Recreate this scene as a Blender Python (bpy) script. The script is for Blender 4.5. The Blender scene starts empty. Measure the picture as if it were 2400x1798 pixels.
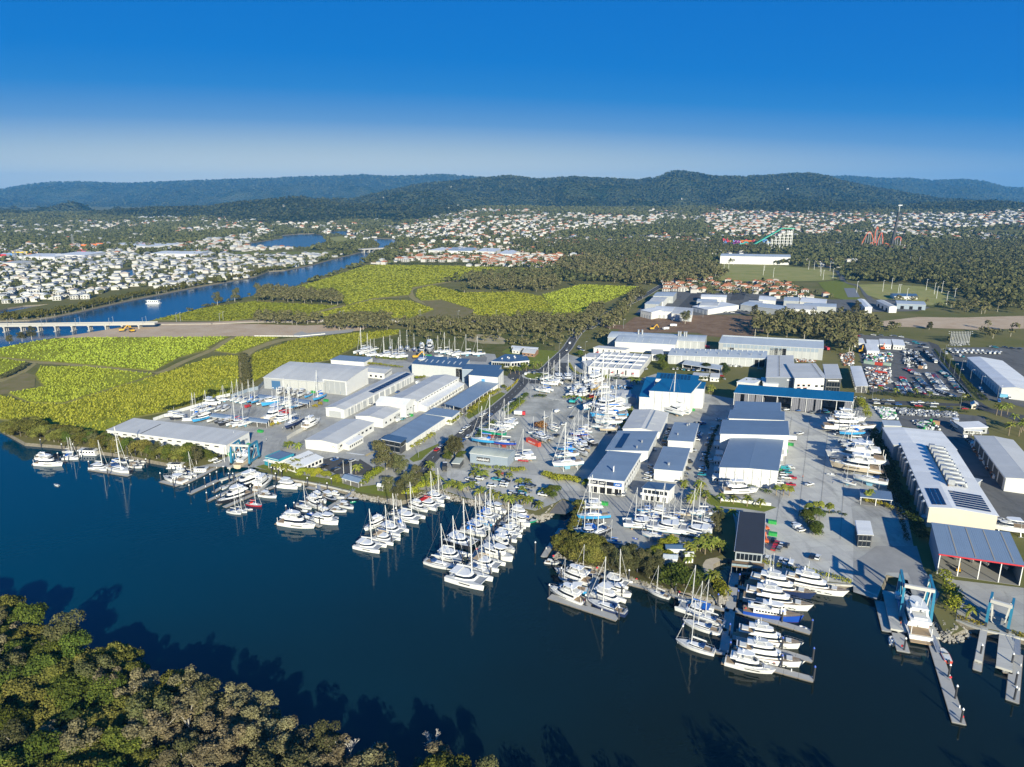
import bpy,math,random
import numpy as np
from mathutils import Vector,Matrix
from mathutils.geometry import tessellate_polygon

SC=bpy.context.scene
COL=SC.collection
R=math.radians
rnd=random.Random(7)

# ------------------------------------------------------------------ camera
CAM_H,F_PX,HOR=150.0,1660.0,455.0          # metres, pixels of the 2400 px wide photograph
PITCH=math.atan((899 - HOR) / F_PX)
cam_d=bpy.data.cameras.new('camera'); cam=bpy.data.objects.new('camera',cam_d); COL.objects.link(cam)
cam.location=(0,0,CAM_H); cam.rotation_euler=(math.pi/2 - PITCH,0,0)
cam_d.sensor_width=36; cam_d.lens=F_PX/2400*36; cam_d.clip_start=1; cam_d.clip_end=60000
SC.camera=cam

# ------------------------------------------------------------------ sky, sun, exposure
SUN_EL,SUN_AZ=20.0,165.0                      # behind the camera, a little to the right
W=bpy.data.worlds.new('World'); SC.world=W; W.use_nodes=True
nt=W.node_tree; nt.nodes.clear()
sky=nt.nodes.new('ShaderNodeTexSky'); sky.sky_type='NISHITA'; sky.sun_disc=False
sky.sun_elevation=R(SUN_EL); sky.sun_rotation=R(SUN_AZ); sky.air_density=1.15; sky.dust_density=0.25; sky.ozone_density=4.0; sky.altitude=50
bg=nt.nodes.new('ShaderNodeBackground'); bg.inputs['Strength'].default_value=0.1
out=nt.nodes.new('ShaderNodeOutputWorld')
# grade the physical sky to the deep polarised blue of the picture: its brightness drives one ramp from zenith to horizon
sep=nt.nodes.new('ShaderNodeSeparateColor'); nt.links.new(sky.outputs[0],sep.inputs[0])
dv=nt.nodes.new('ShaderNodeMath'); dv.operation='DIVIDE'; dv.inputs[1].default_value=7.5; nt.links.new(sep.outputs[0],dv.inputs[0])
rp=nt.nodes.new('ShaderNodeValToRGB'); rp.color_ramp.interpolation='LINEAR'; nt.links.new(dv.outputs[0],rp.inputs[0])
stops=[(0,(.0,.10,.40)),(.30,(.0,.165,.59)),(.42,(.0,.187,.61)),(.52,(.018,.225,.62)),(.66,(.13,.325,.625)),(.84,(.46,.58,.645)),(1,(.74,.79,.70))]
er=rp.color_ramp.elements; er[0].position,er[1].position=0,1
for pos,c in stops[1:-1]: er.new(pos)
for el_,(pos,c) in zip(er,stops): el_.position=pos; el_.color=(*c,1)
sc_=nt.nodes.new('ShaderNodeVectorMath'); sc_.operation='SCALE'; sc_.inputs['Scale'].default_value=6.15; nt.links.new(rp.outputs[0],sc_.inputs[0])
nt.links.new(sc_.outputs[0],bg.inputs['Color']); nt.links.new(bg.outputs[0],out.inputs[0])
sun_d=bpy.data.lights.new('sun','SUN'); sun_d.energy=5.0; sun_d.angle=R(0.5); sun_d.color=(1.0,0.955,0.77)
sun=bpy.data.objects.new('sun',sun_d); COL.objects.link(sun)
az=R(SUN_AZ); sd=Vector((math.sin(az)*math.cos(R(SUN_EL)),math.cos(az)*math.cos(R(SUN_EL)),math.sin(R(SUN_EL))))
sun.rotation_euler=sd.to_track_quat('Z','Y').to_euler()
SC.view_settings.view_transform='Standard'; SC.view_settings.look='None'
SC.view_settings.exposure=0.7; SC.view_settings.gamma=1
SC.render.engine='CYCLES'; SC.cycles.use_denoising=True
SC.cycles.max_bounces=6; SC.cycles.diffuse_bounces=2; SC.cycles.glossy_bounces=3; SC.cycles.transparent_max_bounces=8
SC.cycles.volume_bounces=0; SC.cycles.caustics_reflective=False; SC.cycles.caustics_refractive=False

# ------------------------------------------------------------------ plan: from a place in the survey picture to a place on the ground
RG={'A': (0,380,3.6867),'B': (600,380,3.6867),'C': (1200,380,3.6867),'D': (1800,380,3.6867),'E': (0,740,4.424),
 'F': (480,760,5.5225),'G': (860,760,5.5225),'H': (1240,760,5.5225),'I': (1600,760,5.5225),'J': (2000,760,5.5225),
 'K': (60,980,5.5225),'L': (440,980,5.5225),'M': (820,1040,5.5225),'N': (1200,1000,5.5225),'O': (1600,1000,5.5225),
 'P': (2000,1000,5.5225),'Q': (1240,1280,5.5225),'R': (1600,1280,4.6025),'S': (2000,1280,3.765),'T': (0,1380,3.95),
 'U': (540,1500,3.95),'W': (0,0,1.0),'X': (1440,1140,8.848),'Y': (1900,960,11.045),'Z': (1850,1090,13.807),
 'a': (980,1140,6.627),'b': (380,860,6.9125),'c': (820,780,6.1444),'d': (1180,860,6.627),'e': (1500,640,2.763)}
CT,ST=math.cos(PITCH),math.sin(PITCH)
def gpx(px,py,z=0.0):
 x,y=px - 1200,py - 899
 dx,dy,dz=x,F_PX*CT - y*ST,-F_PX*ST - y*CT
 s=(z - CAM_H)/dz
 return (dx*s,dy*s)
def g(reg,x,y,z=0.0):
 ox,oy,s=RG[reg]
 return gpx(ox+ x/s,oy+ y/s,z)
def gs(text,z=0.0):
 """'K 12,34 56,78 L 1,2' -> list of ground points"""
 r,o='W',[]
 for t in text.split():
  if ',' in t:
   a,b=t.split(','); o.append(g(r,float(a),float(b),z))
  else: r=t
 return o
def topx(x,y,z=0.0):
 dz=z - CAM_H
 dep=y*CT - dz*ST; up=y*ST+ dz*CT
 return (1200+ F_PX*x/dep,899 - F_PX*up/dep)
WL=-1.8                                         # water level; quay and land are at 0

# ------------------------------------------------------------------ materials
MATS={}
def mat(name,col=(.5,.5,.5),rough=.6,metal=0.,noise=None,col2=None,bump=None,spec=.5,rand=0.,coat=0.,emit=None):
 """noise=(scale, contrast) blends col into col2; bump=(scale, strength, distance)"""
 if name in MATS: return MATS[name]
 m=bpy.data.materials.new(name); m.use_nodes=True; MATS[name] =m
 t=m.node_tree; b=t.nodes['Principled BSDF']
 b.inputs['Base Color'].default_value=(*col,1); b.inputs['Roughness'].default_value=rough; b.inputs['Metallic'].default_value=metal
 b.inputs['Specular IOR Level'].default_value=spec if rough < .8 or spec != .5 else 0
 if coat: b.inputs['Coat Weight'].default_value=coat; b.inputs['Coat Roughness'].default_value=.05
 src=None
 if noise or rand or bump:
  tc=t.nodes.new('ShaderNodeTexCoord')
 if noise:
  n=t.nodes.new('ShaderNodeTexNoise'); n.inputs['Scale'].default_value=noise[0]; n.inputs['Detail'].default_value=6; n.inputs['Roughness'].default_value=.62
  t.links.new(tc.outputs['Object'],n.inputs['Vector'])
  rp=t.nodes.new('ShaderNodeMapRange'); rp.inputs[1].default_value=.5 - noise[1]; rp.inputs[2].default_value=.5+ noise[1]
  t.links.new(n.outputs['Fac'],rp.inputs[0])
  mx=t.nodes.new('ShaderNodeMix'); mx.data_type='RGBA'
  mx.inputs[6].default_value=(*col,1); mx.inputs[7].default_value=(*(col2 or [c*.7 for c in col]),1)
  t.links.new(rp.outputs[0],mx.inputs[0]); src=mx.outputs[2]
 if rand:
  oi=t.nodes.new('ShaderNodeObjectInfo'); hv=t.nodes.new('ShaderNodeHueSaturation')
  ma=t.nodes.new('ShaderNodeMapRange'); ma.inputs[3].default_value=1 - rand; ma.inputs[4].default_value=1+ rand
  t.links.new(oi.outputs['Random'],ma.inputs[0]); t.links.new(ma.outputs[0],hv.inputs['Value'])
  if src: t.links.new(src,hv.inputs['Color'])
  else: hv.inputs['Color'].default_value=(*col,1)
  src=hv.outputs[0]
 if src: t.links.new(src,b.inputs['Base Color'])
 if bump:
  n2=t.nodes.new('ShaderNodeTexNoise'); n2.inputs['Scale'].default_value=bump[0]; n2.inputs['Detail'].default_value=4
  t.links.new(tc.outputs['Object'],n2.inputs['Vector'])
  bp=t.nodes.new('ShaderNodeBump'); bp.inputs['Strength'].default_value=bump[1]; bp.inputs['Distance'].default_value=bump[2]
  t.links.new(n2.outputs['Fac'],bp.inputs['Height']); t.links.new(bp.outputs[0],b.inputs['Normal'])
 return m
def weathered(m,slab=6.0,stain=.035):
 """paving wear: slab to slab tone, joints, oil and tyre stains"""
 t=m.node_tree; b=t.nodes['Principled BSDF']; src=b.inputs['Base Color'].links[0].from_socket; tc=t.nodes.new('ShaderNodeTexCoord')
 br=t.nodes.new('ShaderNodeTexBrick'); br.offset=0; br.inputs['Scale'].default_value=1; br.inputs['Brick Width'].default_value=slab; br.inputs['Row Height'].default_value=slab; br.inputs['Mortar Size'].default_value=.05; br.inputs['Bias'].default_value=0
 br.inputs['Color1'].default_value=(.90,.90,.91,1); br.inputs['Color2'].default_value=(1.05,1.05,1.03,1); br.inputs['Mortar'].default_value=(.72,.71,.69,1)
 mp=t.nodes.new('ShaderNodeMapping'); mp.inputs['Rotation'].default_value=(0,0,R(-9)); t.links.new(tc.outputs['Object'],mp.inputs[0]); t.links.new(mp.outputs[0],br.inputs[0])
 n=t.nodes.new('ShaderNodeTexNoise'); n.inputs['Scale'].default_value=stain; n.inputs['Detail'].default_value=8; n.inputs['Roughness'].default_value=.7; n.inputs['Distortion'].default_value=1.2
 mp2=t.nodes.new('ShaderNodeMapping'); mp2.inputs['Scale'].default_value=(1.8,.7,1); mp2.inputs['Rotation'].default_value=(0,0,R(28)); t.links.new(tc.outputs['Object'],mp2.inputs[0]); t.links.new(mp2.outputs[0],n.inputs[0])
 mr=t.nodes.new('ShaderNodeMapRange'); mr.inputs[1].default_value=.52; mr.inputs[2].default_value=.70; mr.inputs[3].default_value=1.03; mr.inputs[4].default_value=.62; t.links.new(n.outputs['Fac'],mr.inputs[0])
 a=t.nodes.new('ShaderNodeMix'); a.data_type='RGBA'; a.blend_type='MULTIPLY'; a.inputs[0].default_value=1; t.links.new(src,a.inputs[6]); t.links.new(br.outputs[0],a.inputs[7])
 c=t.nodes.new('ShaderNodeVectorMath'); c.operation='SCALE'; t.links.new(a.outputs[2],c.inputs[0]); t.links.new(mr.outputs[0],c.inputs['Scale']); t.links.new(c.outputs[0],b.inputs['Base Color'])
def roof_mat(name,col,rough=.45,axis=0,pitch=.76,metal=0.):
 """profiled sheet metal: ribs as fine relief, faint weathering"""
 if name in MATS: return MATS[name]
 m=mat(name,col,rough,metal,noise=(.11,.3),col2=[c*.84 for c in col],rand=.05,spec=.22)
 t=m.node_tree; b=t.nodes['Principled BSDF']
 tc=t.nodes.new('ShaderNodeTexCoord'); w=t.nodes.new('ShaderNodeTexWave'); w.wave_type='BANDS'; w.bands_direction='XY'[axis]
 w.inputs['Scale'].default_value=.314/pitch; w.inputs['Distortion'].default_value=0
 bp=t.nodes.new('ShaderNodeBump'); bp.inputs['Strength'].default_value=.35; bp.inputs['Distance'].default_value=.04
 t.links.new(tc.outputs['Object'],w.inputs['Vector']); t.links.new(w.outputs['Fac'],bp.inputs['Height']); t.links.new(bp.outputs[0],b.inputs['Normal'])
 return m
def leaf_mat(name,c1,c2,trans=.12):
 if name in MATS: return MATS[name]
 m=bpy.data.materials.new(name); m.use_nodes=True; MATS[name] =m
 t=m.node_tree; t.nodes.remove(t.nodes['Principled BSDF']); b=t.nodes.new('ShaderNodeBsdfDiffuse'); t.links.new(b.outputs[0],t.nodes['Material Output'].inputs[0])
 ge=t.nodes.new('ShaderNodeNewGeometry'); mx=t.nodes.new('ShaderNodeMix'); mx.data_type='RGBA'
 mx.inputs[6].default_value=(*c1,1); mx.inputs[7].default_value=(*c2,1)
 t.links.new(ge.outputs['Random Per Island'],mx.inputs[0])
 oi=t.nodes.new('ShaderNodeObjectInfo'); hv=t.nodes.new('ShaderNodeHueSaturation')
 a1=t.nodes.new('ShaderNodeMapRange'); a1.inputs[3].default_value=.68; a1.inputs[4].default_value=1.3
 a2=t.nodes.new('ShaderNodeMapRange'); a2.inputs[3].default_value=.482; a2.inputs[4].default_value=.518
 mu=t.nodes.new('ShaderNodeMath'); mu.operation='FRACT'; mm=t.nodes.new('ShaderNodeMath'); mm.operation='MULTIPLY'; mm.inputs[1].default_value=7.31
 t.links.new(oi.outputs['Random'],a1.inputs[0]); t.links.new(oi.outputs['Random'],mm.inputs[0]); t.links.new(mm.outputs[0],mu.inputs[0]); t.links.new(mu.outputs[0],a2.inputs[0])
 t.links.new(a1.outputs[0],hv.inputs['Value']); t.links.new(a2.outputs[0],hv.inputs['Hue']); t.links.new(mx.outputs[2],hv.inputs['Color'])
 t.links.new(hv.outputs[0],b.inputs['Color'])
 return m

# ------------------------------------------------------------------ mesh helpers
class MB:
 def __init__(s): s.v=[]; s.f=[]; s.m=[]
 def add(s,vs,fs,mi=0):
  o=len(s.v); s.v += [tuple(q) for q in vs]; s.f += [tuple(i+ o for i in f) for f in fs]; s.m += [mi]*len(fs); return s
 def box(s,x0,x1,y0,y1,z0,z1,mi=0):
  return s.add([(x,y,z) for z in (z0,z1) for x,y in ((x0,y0),(x1,y0),(x1,y1),(x0,y1))],
 [(3,2,1,0),(4,5,6,7),(0,1,5,4),(1,2,6,5),(2,3,7,6),(3,0,4,7)],mi)
 def beam(s,p,q,w,h=None,mi=0):
  """square bar from p to q"""
  p,q=Vector(p),Vector(q); d=q - p
  if d.length < 1e-6: return s
  h=h or w; d.normalize(); up=Vector((0,0,1)) if abs(d.z) < .95 else Vector((1,0,0))
  a=d.cross(up).normalized()*w/2; b=a.cross(d).normalized()*h/2
  return s.add([p-a-b,p+a-b,p+a+b,p-a+b,q-a-b,q+a-b,q+a+b,q-a+b],[(0,1,2,3),(7,6,5,4),(0,4,5,1),(1,5,6,2),(2,6,7,3),(3,7,4,0)],mi)
 def cyl(s,p,q,r0,r1=None,n=7,mi=0,cap=True):
  p,q=Vector(p),Vector(q); d=(q - p).normalized(); r1=r0 if r1 is None else r1
  up=Vector((0,0,1)) if abs(d.z) < .95 else Vector((1,0,0)); a=d.cross(up).normalized(); b=a.cross(d)
  ring=[(math.cos(2*math.pi*i/n),math.sin(2*math.pi*i/n)) for i in range(n)]
  vs=[p+ a*c*r0+ b*e*r0 for c,e in ring] + [q+ a*c*r1+ b*e*r1 for c,e in ring]
  fs=[(i,(i+1) % n,n+ (i+1) % n,n+ i) for i in range(n)]
  if cap: fs += [tuple(range(n-1,-1,-1)),tuple(range(n,2*n))]
  return s.add(vs,fs,mi)
 def ball(s,c,r,n=8,k=5,mi=0,sz=1):
  vs=[]; fs=[]
  for j in range(k+1):
   t=math.pi*j/k
   for i in range(n):
    a=2*math.pi*i/n; vs.append((c[0] + r*math.sin(t)*math.cos(a),c[1] + r*math.sin(t)*math.sin(a),c[2] + r*sz*math.cos(t)))
  for j in range(k):
   for i in range(n): fs.append((j*n+i,j*n+(i+1) % n,(j+1)*n+(i+1) % n,(j+1)*n+i))
  return s.add(vs,fs,mi)
 def loft(s,rings,mi=0,closed=True,caps=True):
  n=len(rings[0]); vs=[q for r in rings for q in r]; fs=[]
  for j in range(len(rings)-1):
   for i in range(n if closed else n-1):
    fs.append((j*n+i,j*n+(i+1) % n,(j+1)*n+(i+1) % n,(j+1)*n+i))
  if caps: fs += [tuple(range(n-1,-1,-1)),tuple(range((len(rings)-1)*n,len(rings)*n))]
  return s.add(vs,fs,mi)
 def prism(s,poly,z0,z1,mi=0):
  n=len(poly); vs=[(x,y,z0) for x,y in poly] + [(x,y,z1) for x,y in poly]
  tris=tessellate_polygon([[Vector((x,y,0)) for x,y in poly]])
  fs=[tuple(t) for t in tris] + [tuple(n+ i for i in t) for t in tris] + [(i,(i+1) % n,n+(i+1) % n,n+i) for i in range(n)]
  return s.add(vs,fs,mi)
 def mesh(s,name,mats,smooth=False):
  me=bpy.data.meshes.new(name); me.from_pydata(s.v,[],s.f)
  for m in (mats if isinstance(mats,(list,tuple)) else [mats]): me.materials.append(m)
  if any(s.m): me.polygons.foreach_set('material_index',s.m)
  if smooth: me.polygons.foreach_set('use_smooth',[True]*len(s.f))
  me.update(); return me
 def build(s,name,mats,parent=None,smooth=False):
  return put(name,s.mesh(name,mats,smooth),parent)
def put(name,me,parent=None,loc=None,rz=0,sc=None):
 o=bpy.data.objects.new(name,me); COL.objects.link(o)
 if parent:
  o.parent=parent
  if 'shear' in parent: o.matrix_parent_inverse=Matrix(((1,parent['shear'],0,0),(0,1,0,0),(0,0,1,0),(0,0,0,1)))
 if loc: o.location=loc if len(loc) == 3 else (*loc,0)
 if rz: o.rotation_euler=(0,0,rz)
 if sc: o.scale=sc if isinstance(sc,(tuple,list)) else (sc,sc,sc)
 return o
def tag(o,label=None,cat=None,group=None,kind=None):
 if label: o['label'] =label
 if cat: o['category'] =cat
 if group: o['group'] =group
 if kind: o['kind'] =kind
 return o
def thing(name,label,cat,loc=(0,0,0),rz=0,group=None,sc=None):
 return tag(put(name,None,None,loc,rz,sc),label,cat,group)
KIDS={}
def kids(o):
 if o.name not in KIDS: KIDS[o.name] =[c for c in o.children]
 return KIDS[o.name]
def clone(o,parent=None):
 c=o.copy(); COL.objects.link(c); c.parent=parent
 for k in kids(o): clone(k,c)
 return c
def fast_mesh(name,V,nper,mats,mi=None):
 """V: (n*nper,3) array, faces of nper consecutive vertices"""
 me=bpy.data.meshes.new(name); n=len(V)//nper
 me.vertices.add(len(V)); me.vertices.foreach_set('co',np.asarray(V,np.float32).ravel())
 me.loops.add(len(V)); me.loops.foreach_set('vertex_index',np.arange(len(V),dtype=np.int32))
 me.polygons.add(n); me.polygons.foreach_set('loop_start',np.arange(0,len(V),nper,dtype=np.int32))
 me.polygons.foreach_set('loop_total',np.full(n,nper,np.int32))
 for m in (mats if isinstance(mats,(list,tuple)) else [mats]): me.materials.append(m)
 if mi is not None: me.polygons.foreach_set('material_index',np.asarray(mi,np.int32))
 me.update(calc_edges=True); return me
def sheet(name,pts,z,m,kind='structure',holes=(),skirt=None,skirt_mat=None):
 loops=[[Vector((x,y,0)) for x,y in pts]] + [[Vector((x,y,0)) for x,y in h] for h in holes]
 flat=[q for l in loops for q in l]
 tris=tessellate_polygon(loops)
 mb=MB(); mb.add([(q.x,q.y,z) for q in flat],[tuple(t) for t in tris])
 # keep faces up
 for i,f in enumerate(mb.f):
  a,b,c=(Vector(mb.v[k]) for k in f)
  if (b-a).cross(c-a).z < 0: mb.f[i] =f[::-1]
 mats=[m]
 if skirt is not None:
  mats.append(skirt_mat or m); out_,dz=skirt
  for l in loops:
   n=len(l); low=[]
   ar=sum(l[i].x*l[(i+1) % n].y - l[(i+1) % n].x*l[i].y for i in range(n))
   sg=(1 if ar > 0 else -1)*(1 if l is loops[0] else -1)
   for i in range(n):
    d=(l[(i+1) % n] - l[i-1]); d=Vector((d.y,-d.x,0)).normalized()*sg if d.length > 0 else Vector((0,0,0))
    low.append((l[i].x+ d.x*out_,l[i].y+ d.y*out_,z+ dz))
   mb.add([(q.x,q.y,z) for q in l] + low,[(i,(i+1) % n,n+(i+1) % n,n+i) for i in range(n)],1)
 o=mb.build(name,mats)
 if kind: o['kind'] =kind
 return o
def inpoly(x,y,P):
 c=False; j=len(P)-1
 for i in range(len(P)):
  if (P[i][1] > y) != (P[j][1] > y) and x < (P[j][0]-P[i][0])*(y-P[i][1])/(P[j][1]-P[i][1]) + P[i][0]: c=not c
  j=i
 return c
def ribbon(line,w):
 """outline polygon of a path of width w"""
 L,Rr=[],[]
 n=len(line)
 for i in range(n):
  a=Vector(line[max(0,i-1)]); b=Vector(line[min(n-1,i+1)]); d=(b-a).normalized(); nn=Vector((-d.y,d.x))*w/2; p=Vector(line[i])
  L.append(tuple(p+nn)); Rr.append(tuple(p-nn))
 return L+ Rr[::-1]
def smooth_line(line,k=4):
 """Catmull-Rom"""
 o=[]; n=len(line)
 for i in range(n-1):
  p0,p1,p2,p3=(Vector(line[max(0,min(n-1,j))]) for j in (i-1,i,i+1,i+2))
  for t in range(k):
   u=t/k; o.append(tuple(.5*((2*p1) + (p2-p0)*u+ (2*p0-5*p1+4*p2-p3)*u*u+ (3*p1-p0-3*p2+p3)*u**3)))
 return o+ [tuple(line[-1])]
ORD=['first','second','third','fourth','fifth','sixth','seventh','eighth','ninth','tenth','eleventh','twelfth','thirteenth','fourteenth','fifteenth',
 'sixteenth','seventeenth','eighteenth','nineteenth','twentieth','twenty-first','twenty-second','twenty-third','twenty-fourth','twenty-fifth','twenty-sixth','twenty-seventh','twenty-eighth','twenty-ninth','thirtieth']
WHITE=mat('white_gelcoat',(.78,.77,.74),.25,coat=.3)
WHITE2=mat('off_white_gelcoat',(.66,.66,.64),.35)
GLASS=mat('dark_tinted_glass',(.012,.016,.022),.08,spec=.8)
DARK=mat('dark_grey_rubber',(.03,.032,.035),.7)
STEEL=mat('galvanised_steel',(.42,.43,.44),.45,metal=.6)
# ------------------------------------------------------------------ water
def water_mat():
 m=bpy.data.materials.new('river_water'); m.use_nodes=True; t=m.node_tree; b=t.nodes['Principled BSDF']
 b.inputs['Base Color'].default_value=(.010,.024,.026,1); b.inputs['Roughness'].default_value=.045; b.inputs['IOR'].default_value=1.3
 tc=t.nodes.new('ShaderNodeTexCoord'); geo=t.nodes.new('ShaderNodeNewGeometry')
 mp=t.nodes.new('ShaderNodeMapping'); mp.inputs['Scale'].default_value=(.8,1.6,1); mp.inputs['Rotation'].default_value=(0,0,R(25))
 n1=t.nodes.new('ShaderNodeTexNoise'); n1.inputs['Scale'].default_value=.55; n1.inputs['Detail'].default_value=5; n1.inputs['Roughness'].default_value=.55
 n2=t.nodes.new('ShaderNodeTexNoise'); n2.inputs['Scale'].default_value=.02; n2.inputs['Detail'].default_value=3
 mr=t.nodes.new('ShaderNodeMapRange'); mr.inputs[1].default_value=.35; mr.inputs[2].default_value=.7; mr.inputs[3].default_value=.05; mr.inputs[4].default_value=.34
 bp=t.nodes.new('ShaderNodeBump'); bp.inputs['Distance'].default_value=.11
 t.links.new(tc.outputs['Object'],mp.inputs['Vector']); t.links.new(mp.outputs[0],n1.inputs['Vector']); t.links.new(tc.outputs['Object'],n2.inputs['Vector'])
 wv=t.nodes.new('ShaderNodeTexWave'); wv.inputs['Scale'].default_value=.09; wv.inputs['Distortion'].default_value=5; wv.inputs['Detail Scale'].default_value=.08; wv.inputs['Detail'].default_value=1
 mw=t.nodes.new('ShaderNodeMapping'); mw.inputs['Rotation'].default_value=(0,0,R(62)); t.links.new(tc.outputs['Object'],mw.inputs['Vector']); t.links.new(mw.outputs[0],wv.inputs['Vector'])
 hs=t.nodes.new('ShaderNodeMath'); hs.operation='MULTIPLY_ADD'; hs.inputs[1].default_value=.55; t.links.new(wv.outputs['Fac'],hs.inputs[0]); t.links.new(n1.outputs['Fac'],hs.inputs[2])
 t.links.new(n2.outputs['Fac'],mr.inputs[0]); t.links.new(mr.outputs[0],bp.inputs['Strength']); t.links.new(hs.outputs[0],bp.inputs['Height'])
 t.links.new(bp.outputs[0],b.inputs['Normal'])
 # clear blue water up-river, silt towards the near right bank, with soft clouds of suspended mud
 n3=t.nodes.new('ShaderNodeTexNoise'); n3.inputs['Scale'].default_value=.006; n3.inputs['Detail'].default_value=3
 sx=t.nodes.new('ShaderNodeSeparateXYZ'); t.links.new(tc.outputs['Object'],sx.inputs[0])
 dd=t.nodes.new('ShaderNodeMath'); dd.operation='SUBTRACT'; t.links.new(sx.outputs[0],dd.inputs[0]); t.links.new(sx.outputs[1],dd.inputs[1])
 m3=t.nodes.new('ShaderNodeMapRange'); m3.inputs[1].default_value=-560; m3.inputs[2].default_value=-120; t.links.new(dd.outputs[0],m3.inputs[0])
 ad=t.nodes.new('ShaderNodeMath'); ad.operation='MULTIPLY_ADD'; ad.inputs[1].default_value=.9; ad.inputs[2].default_value=-.45; t.links.new(n3.outputs['Fac'],ad.inputs[0])
 a2=t.nodes.new('ShaderNodeMath'); a2.use_clamp=True; t.links.new(ad.outputs[0],a2.inputs[0]); t.links.new(m3.outputs[0],a2.inputs[1])
 mx=t.nodes.new('ShaderNodeMix'); mx.data_type='RGBA'; mx.inputs[6].default_value=(.0,.040,.070,1); mx.inputs[7].default_value=(.0060,.0125,.0100,1)
 t.links.new(tc.outputs['Object'],n3.inputs['Vector']); t.links.new(a2.outputs[0],mx.inputs[0]); t.links.new(mx.outputs[2],b.inputs['Base Color'])
 return m
WATER=water_mat()
def grid_sheet(name,x0,x1,y0,y1,nx,ny,z,m):
 mb=MB(); mb.v=[(x0+(x1-x0)*i/nx,y0+(y1-y0)*j/ny,z) for j in range(ny+1) for i in range(nx+1)]
 mb.f=[(j*(nx+1)+i,j*(nx+1)+i+1,(j+1)*(nx+1)+i+1,(j+1)*(nx+1)+i) for j in range(ny) for i in range(nx)]; mb.m=[0]*len(mb.f)
 return mb.build(name,m)
def ruffled():
 m=mat('ruffled_river_water',(.0,.050,.115),.17,bump=(.25,.5,.25)); m.node_tree.nodes['Principled BSDF'].inputs['IOR'].default_value=1.33; return m
tag(grid_sheet('upper_river_water',-3200,900,640,3600,8,8,WL+.03,ruffled()),kind='structure')
tag(grid_sheet('river_water',-6000,6000,-600,6000,12,12,WL,WATER),kind='structure')

# ------------------------------------------------------------------ land
PLAIN=mat('grass_and_scrub_plain',(.115,.125,.036),.9,noise=(.012,.2),col2=(.21,.18,.08))
BANK=mat('bank_of_mud_and_rock',(.11,.095,.07),.9,noise=(.6,.3),col2=(.26,.23,.18),bump=(1.2,.8,.4))
SHORE=('W -250,968 -120,996 0,1004 K 0,320 180,335 350,348 560,368 760,372 1000,438 1300,478 1600,540 1850,585 2050,605 L 0,640 110,640 250,655 330,600 480,590 '
 '560,520 740,420 860,470 930,560 880,640 830,690 1090,742 1300,790 1550,830 1800,880 M 0,620 200,670 500,715 650,745 870,690 1000,610 1190,600 1250,640 1500,720 1700,745 2000,800 '
 'N 50,1050 200,1120 350,1165 480,1110 570,1000 650,940 810,990 850,1040 790,1260 700,1400 600,1640 Q 350,80 500,190 900,280 1150,350 1500,470 1700,530 1900,580 R 90,510 380,575 468,540 430,410 350,300 '
 '300,230 330,190 420,150 500,130 600,150 890,290 1060,330 1400,395 1840,425 S 215,445 240,400 300,235 480,235 540,380 620,560 700,560 740,640 790,740 870,785 980,735 900,660 1130,735 1506,820 W 2480,1524 2700,1590')
shore=gs(SHORE)
RIV_L='A 0,1370 250,1362 480,1328 700,1284 880,1243 1100,1194 1400,1134 1700,1075 2000,1024 B 0,985 110,942 250,932 480,886 700,826 850,791 920,768 1050,733 1070,710 1010,667 900,648 780,628 700,627 620,606 740,581 800,569'
RIV_R='B 860,575 800,605 850,628 1000,653 1190,663 1228,690 1190,722 1130,748 1030,794 960,834 920,878 830,893 700,943 520,1003 300,1084 160,1114 0,1146 A 1900,1215 1780,1246 1560,1308 1340,1360 E 1150,140 850,190 510,240 200,290 0,330 W -120,840 -250,880'
rl,rr=gs(RIV_L),gs(RIV_R)
BIG=19000
land=shore+ [(900,60),(BIG,60),(BIG,BIG),(-BIG,BIG),(-BIG,rl[0][1]),(-2500,rl[0][1])] + rl+ rr+ [(-700,rr[-1][1]-10)]
lake=gs('B 0,690 120,672 230,655 225,632 360,620 500,616 560,627 608,660 602,690 625,712 560,728 480,734 300,736 100,738 0,738 A 2110,712 2150,700')
can1=gs('A 1030,935 1150,915 1185,990 1130,1000 1090,985'); can2=gs('A -40,1290 60,1262 200,1240 430,1226 320,1246 100,1288 -40,1330')
can3=gs('A 1560,945 1650,925 1760,960 1830,975 1640,985'); can4=gs('A 1880,955 2020,925 2120,935 2000,960')
tag(sheet('ground',land,0,PLAIN,holes=[lake,can1,can2,can3,can4],skirt=(1.2,-3.2),skirt_mat=BANK))
nb_edge=gs('W -260,1380 -100,1428 0,1456 100,1498 200,1543 300,1590 420,1632 520,1680 640,1730 760,1772 900,1808 1100,1850 1400,1900 1700,1960 2050,2040 2500,2150',WL)
near_bank=nb_edge+ [(500,-200),(-700,-200),(-700,nb_edge[0][1])]
sheet('near_bank',near_bank,-.6,mat('mangrove_mud',(.05,.042,.03),.9,noise=(.4,.3),col2=(.09,.08,.05)),skirt=(2.5,-2.2))

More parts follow.
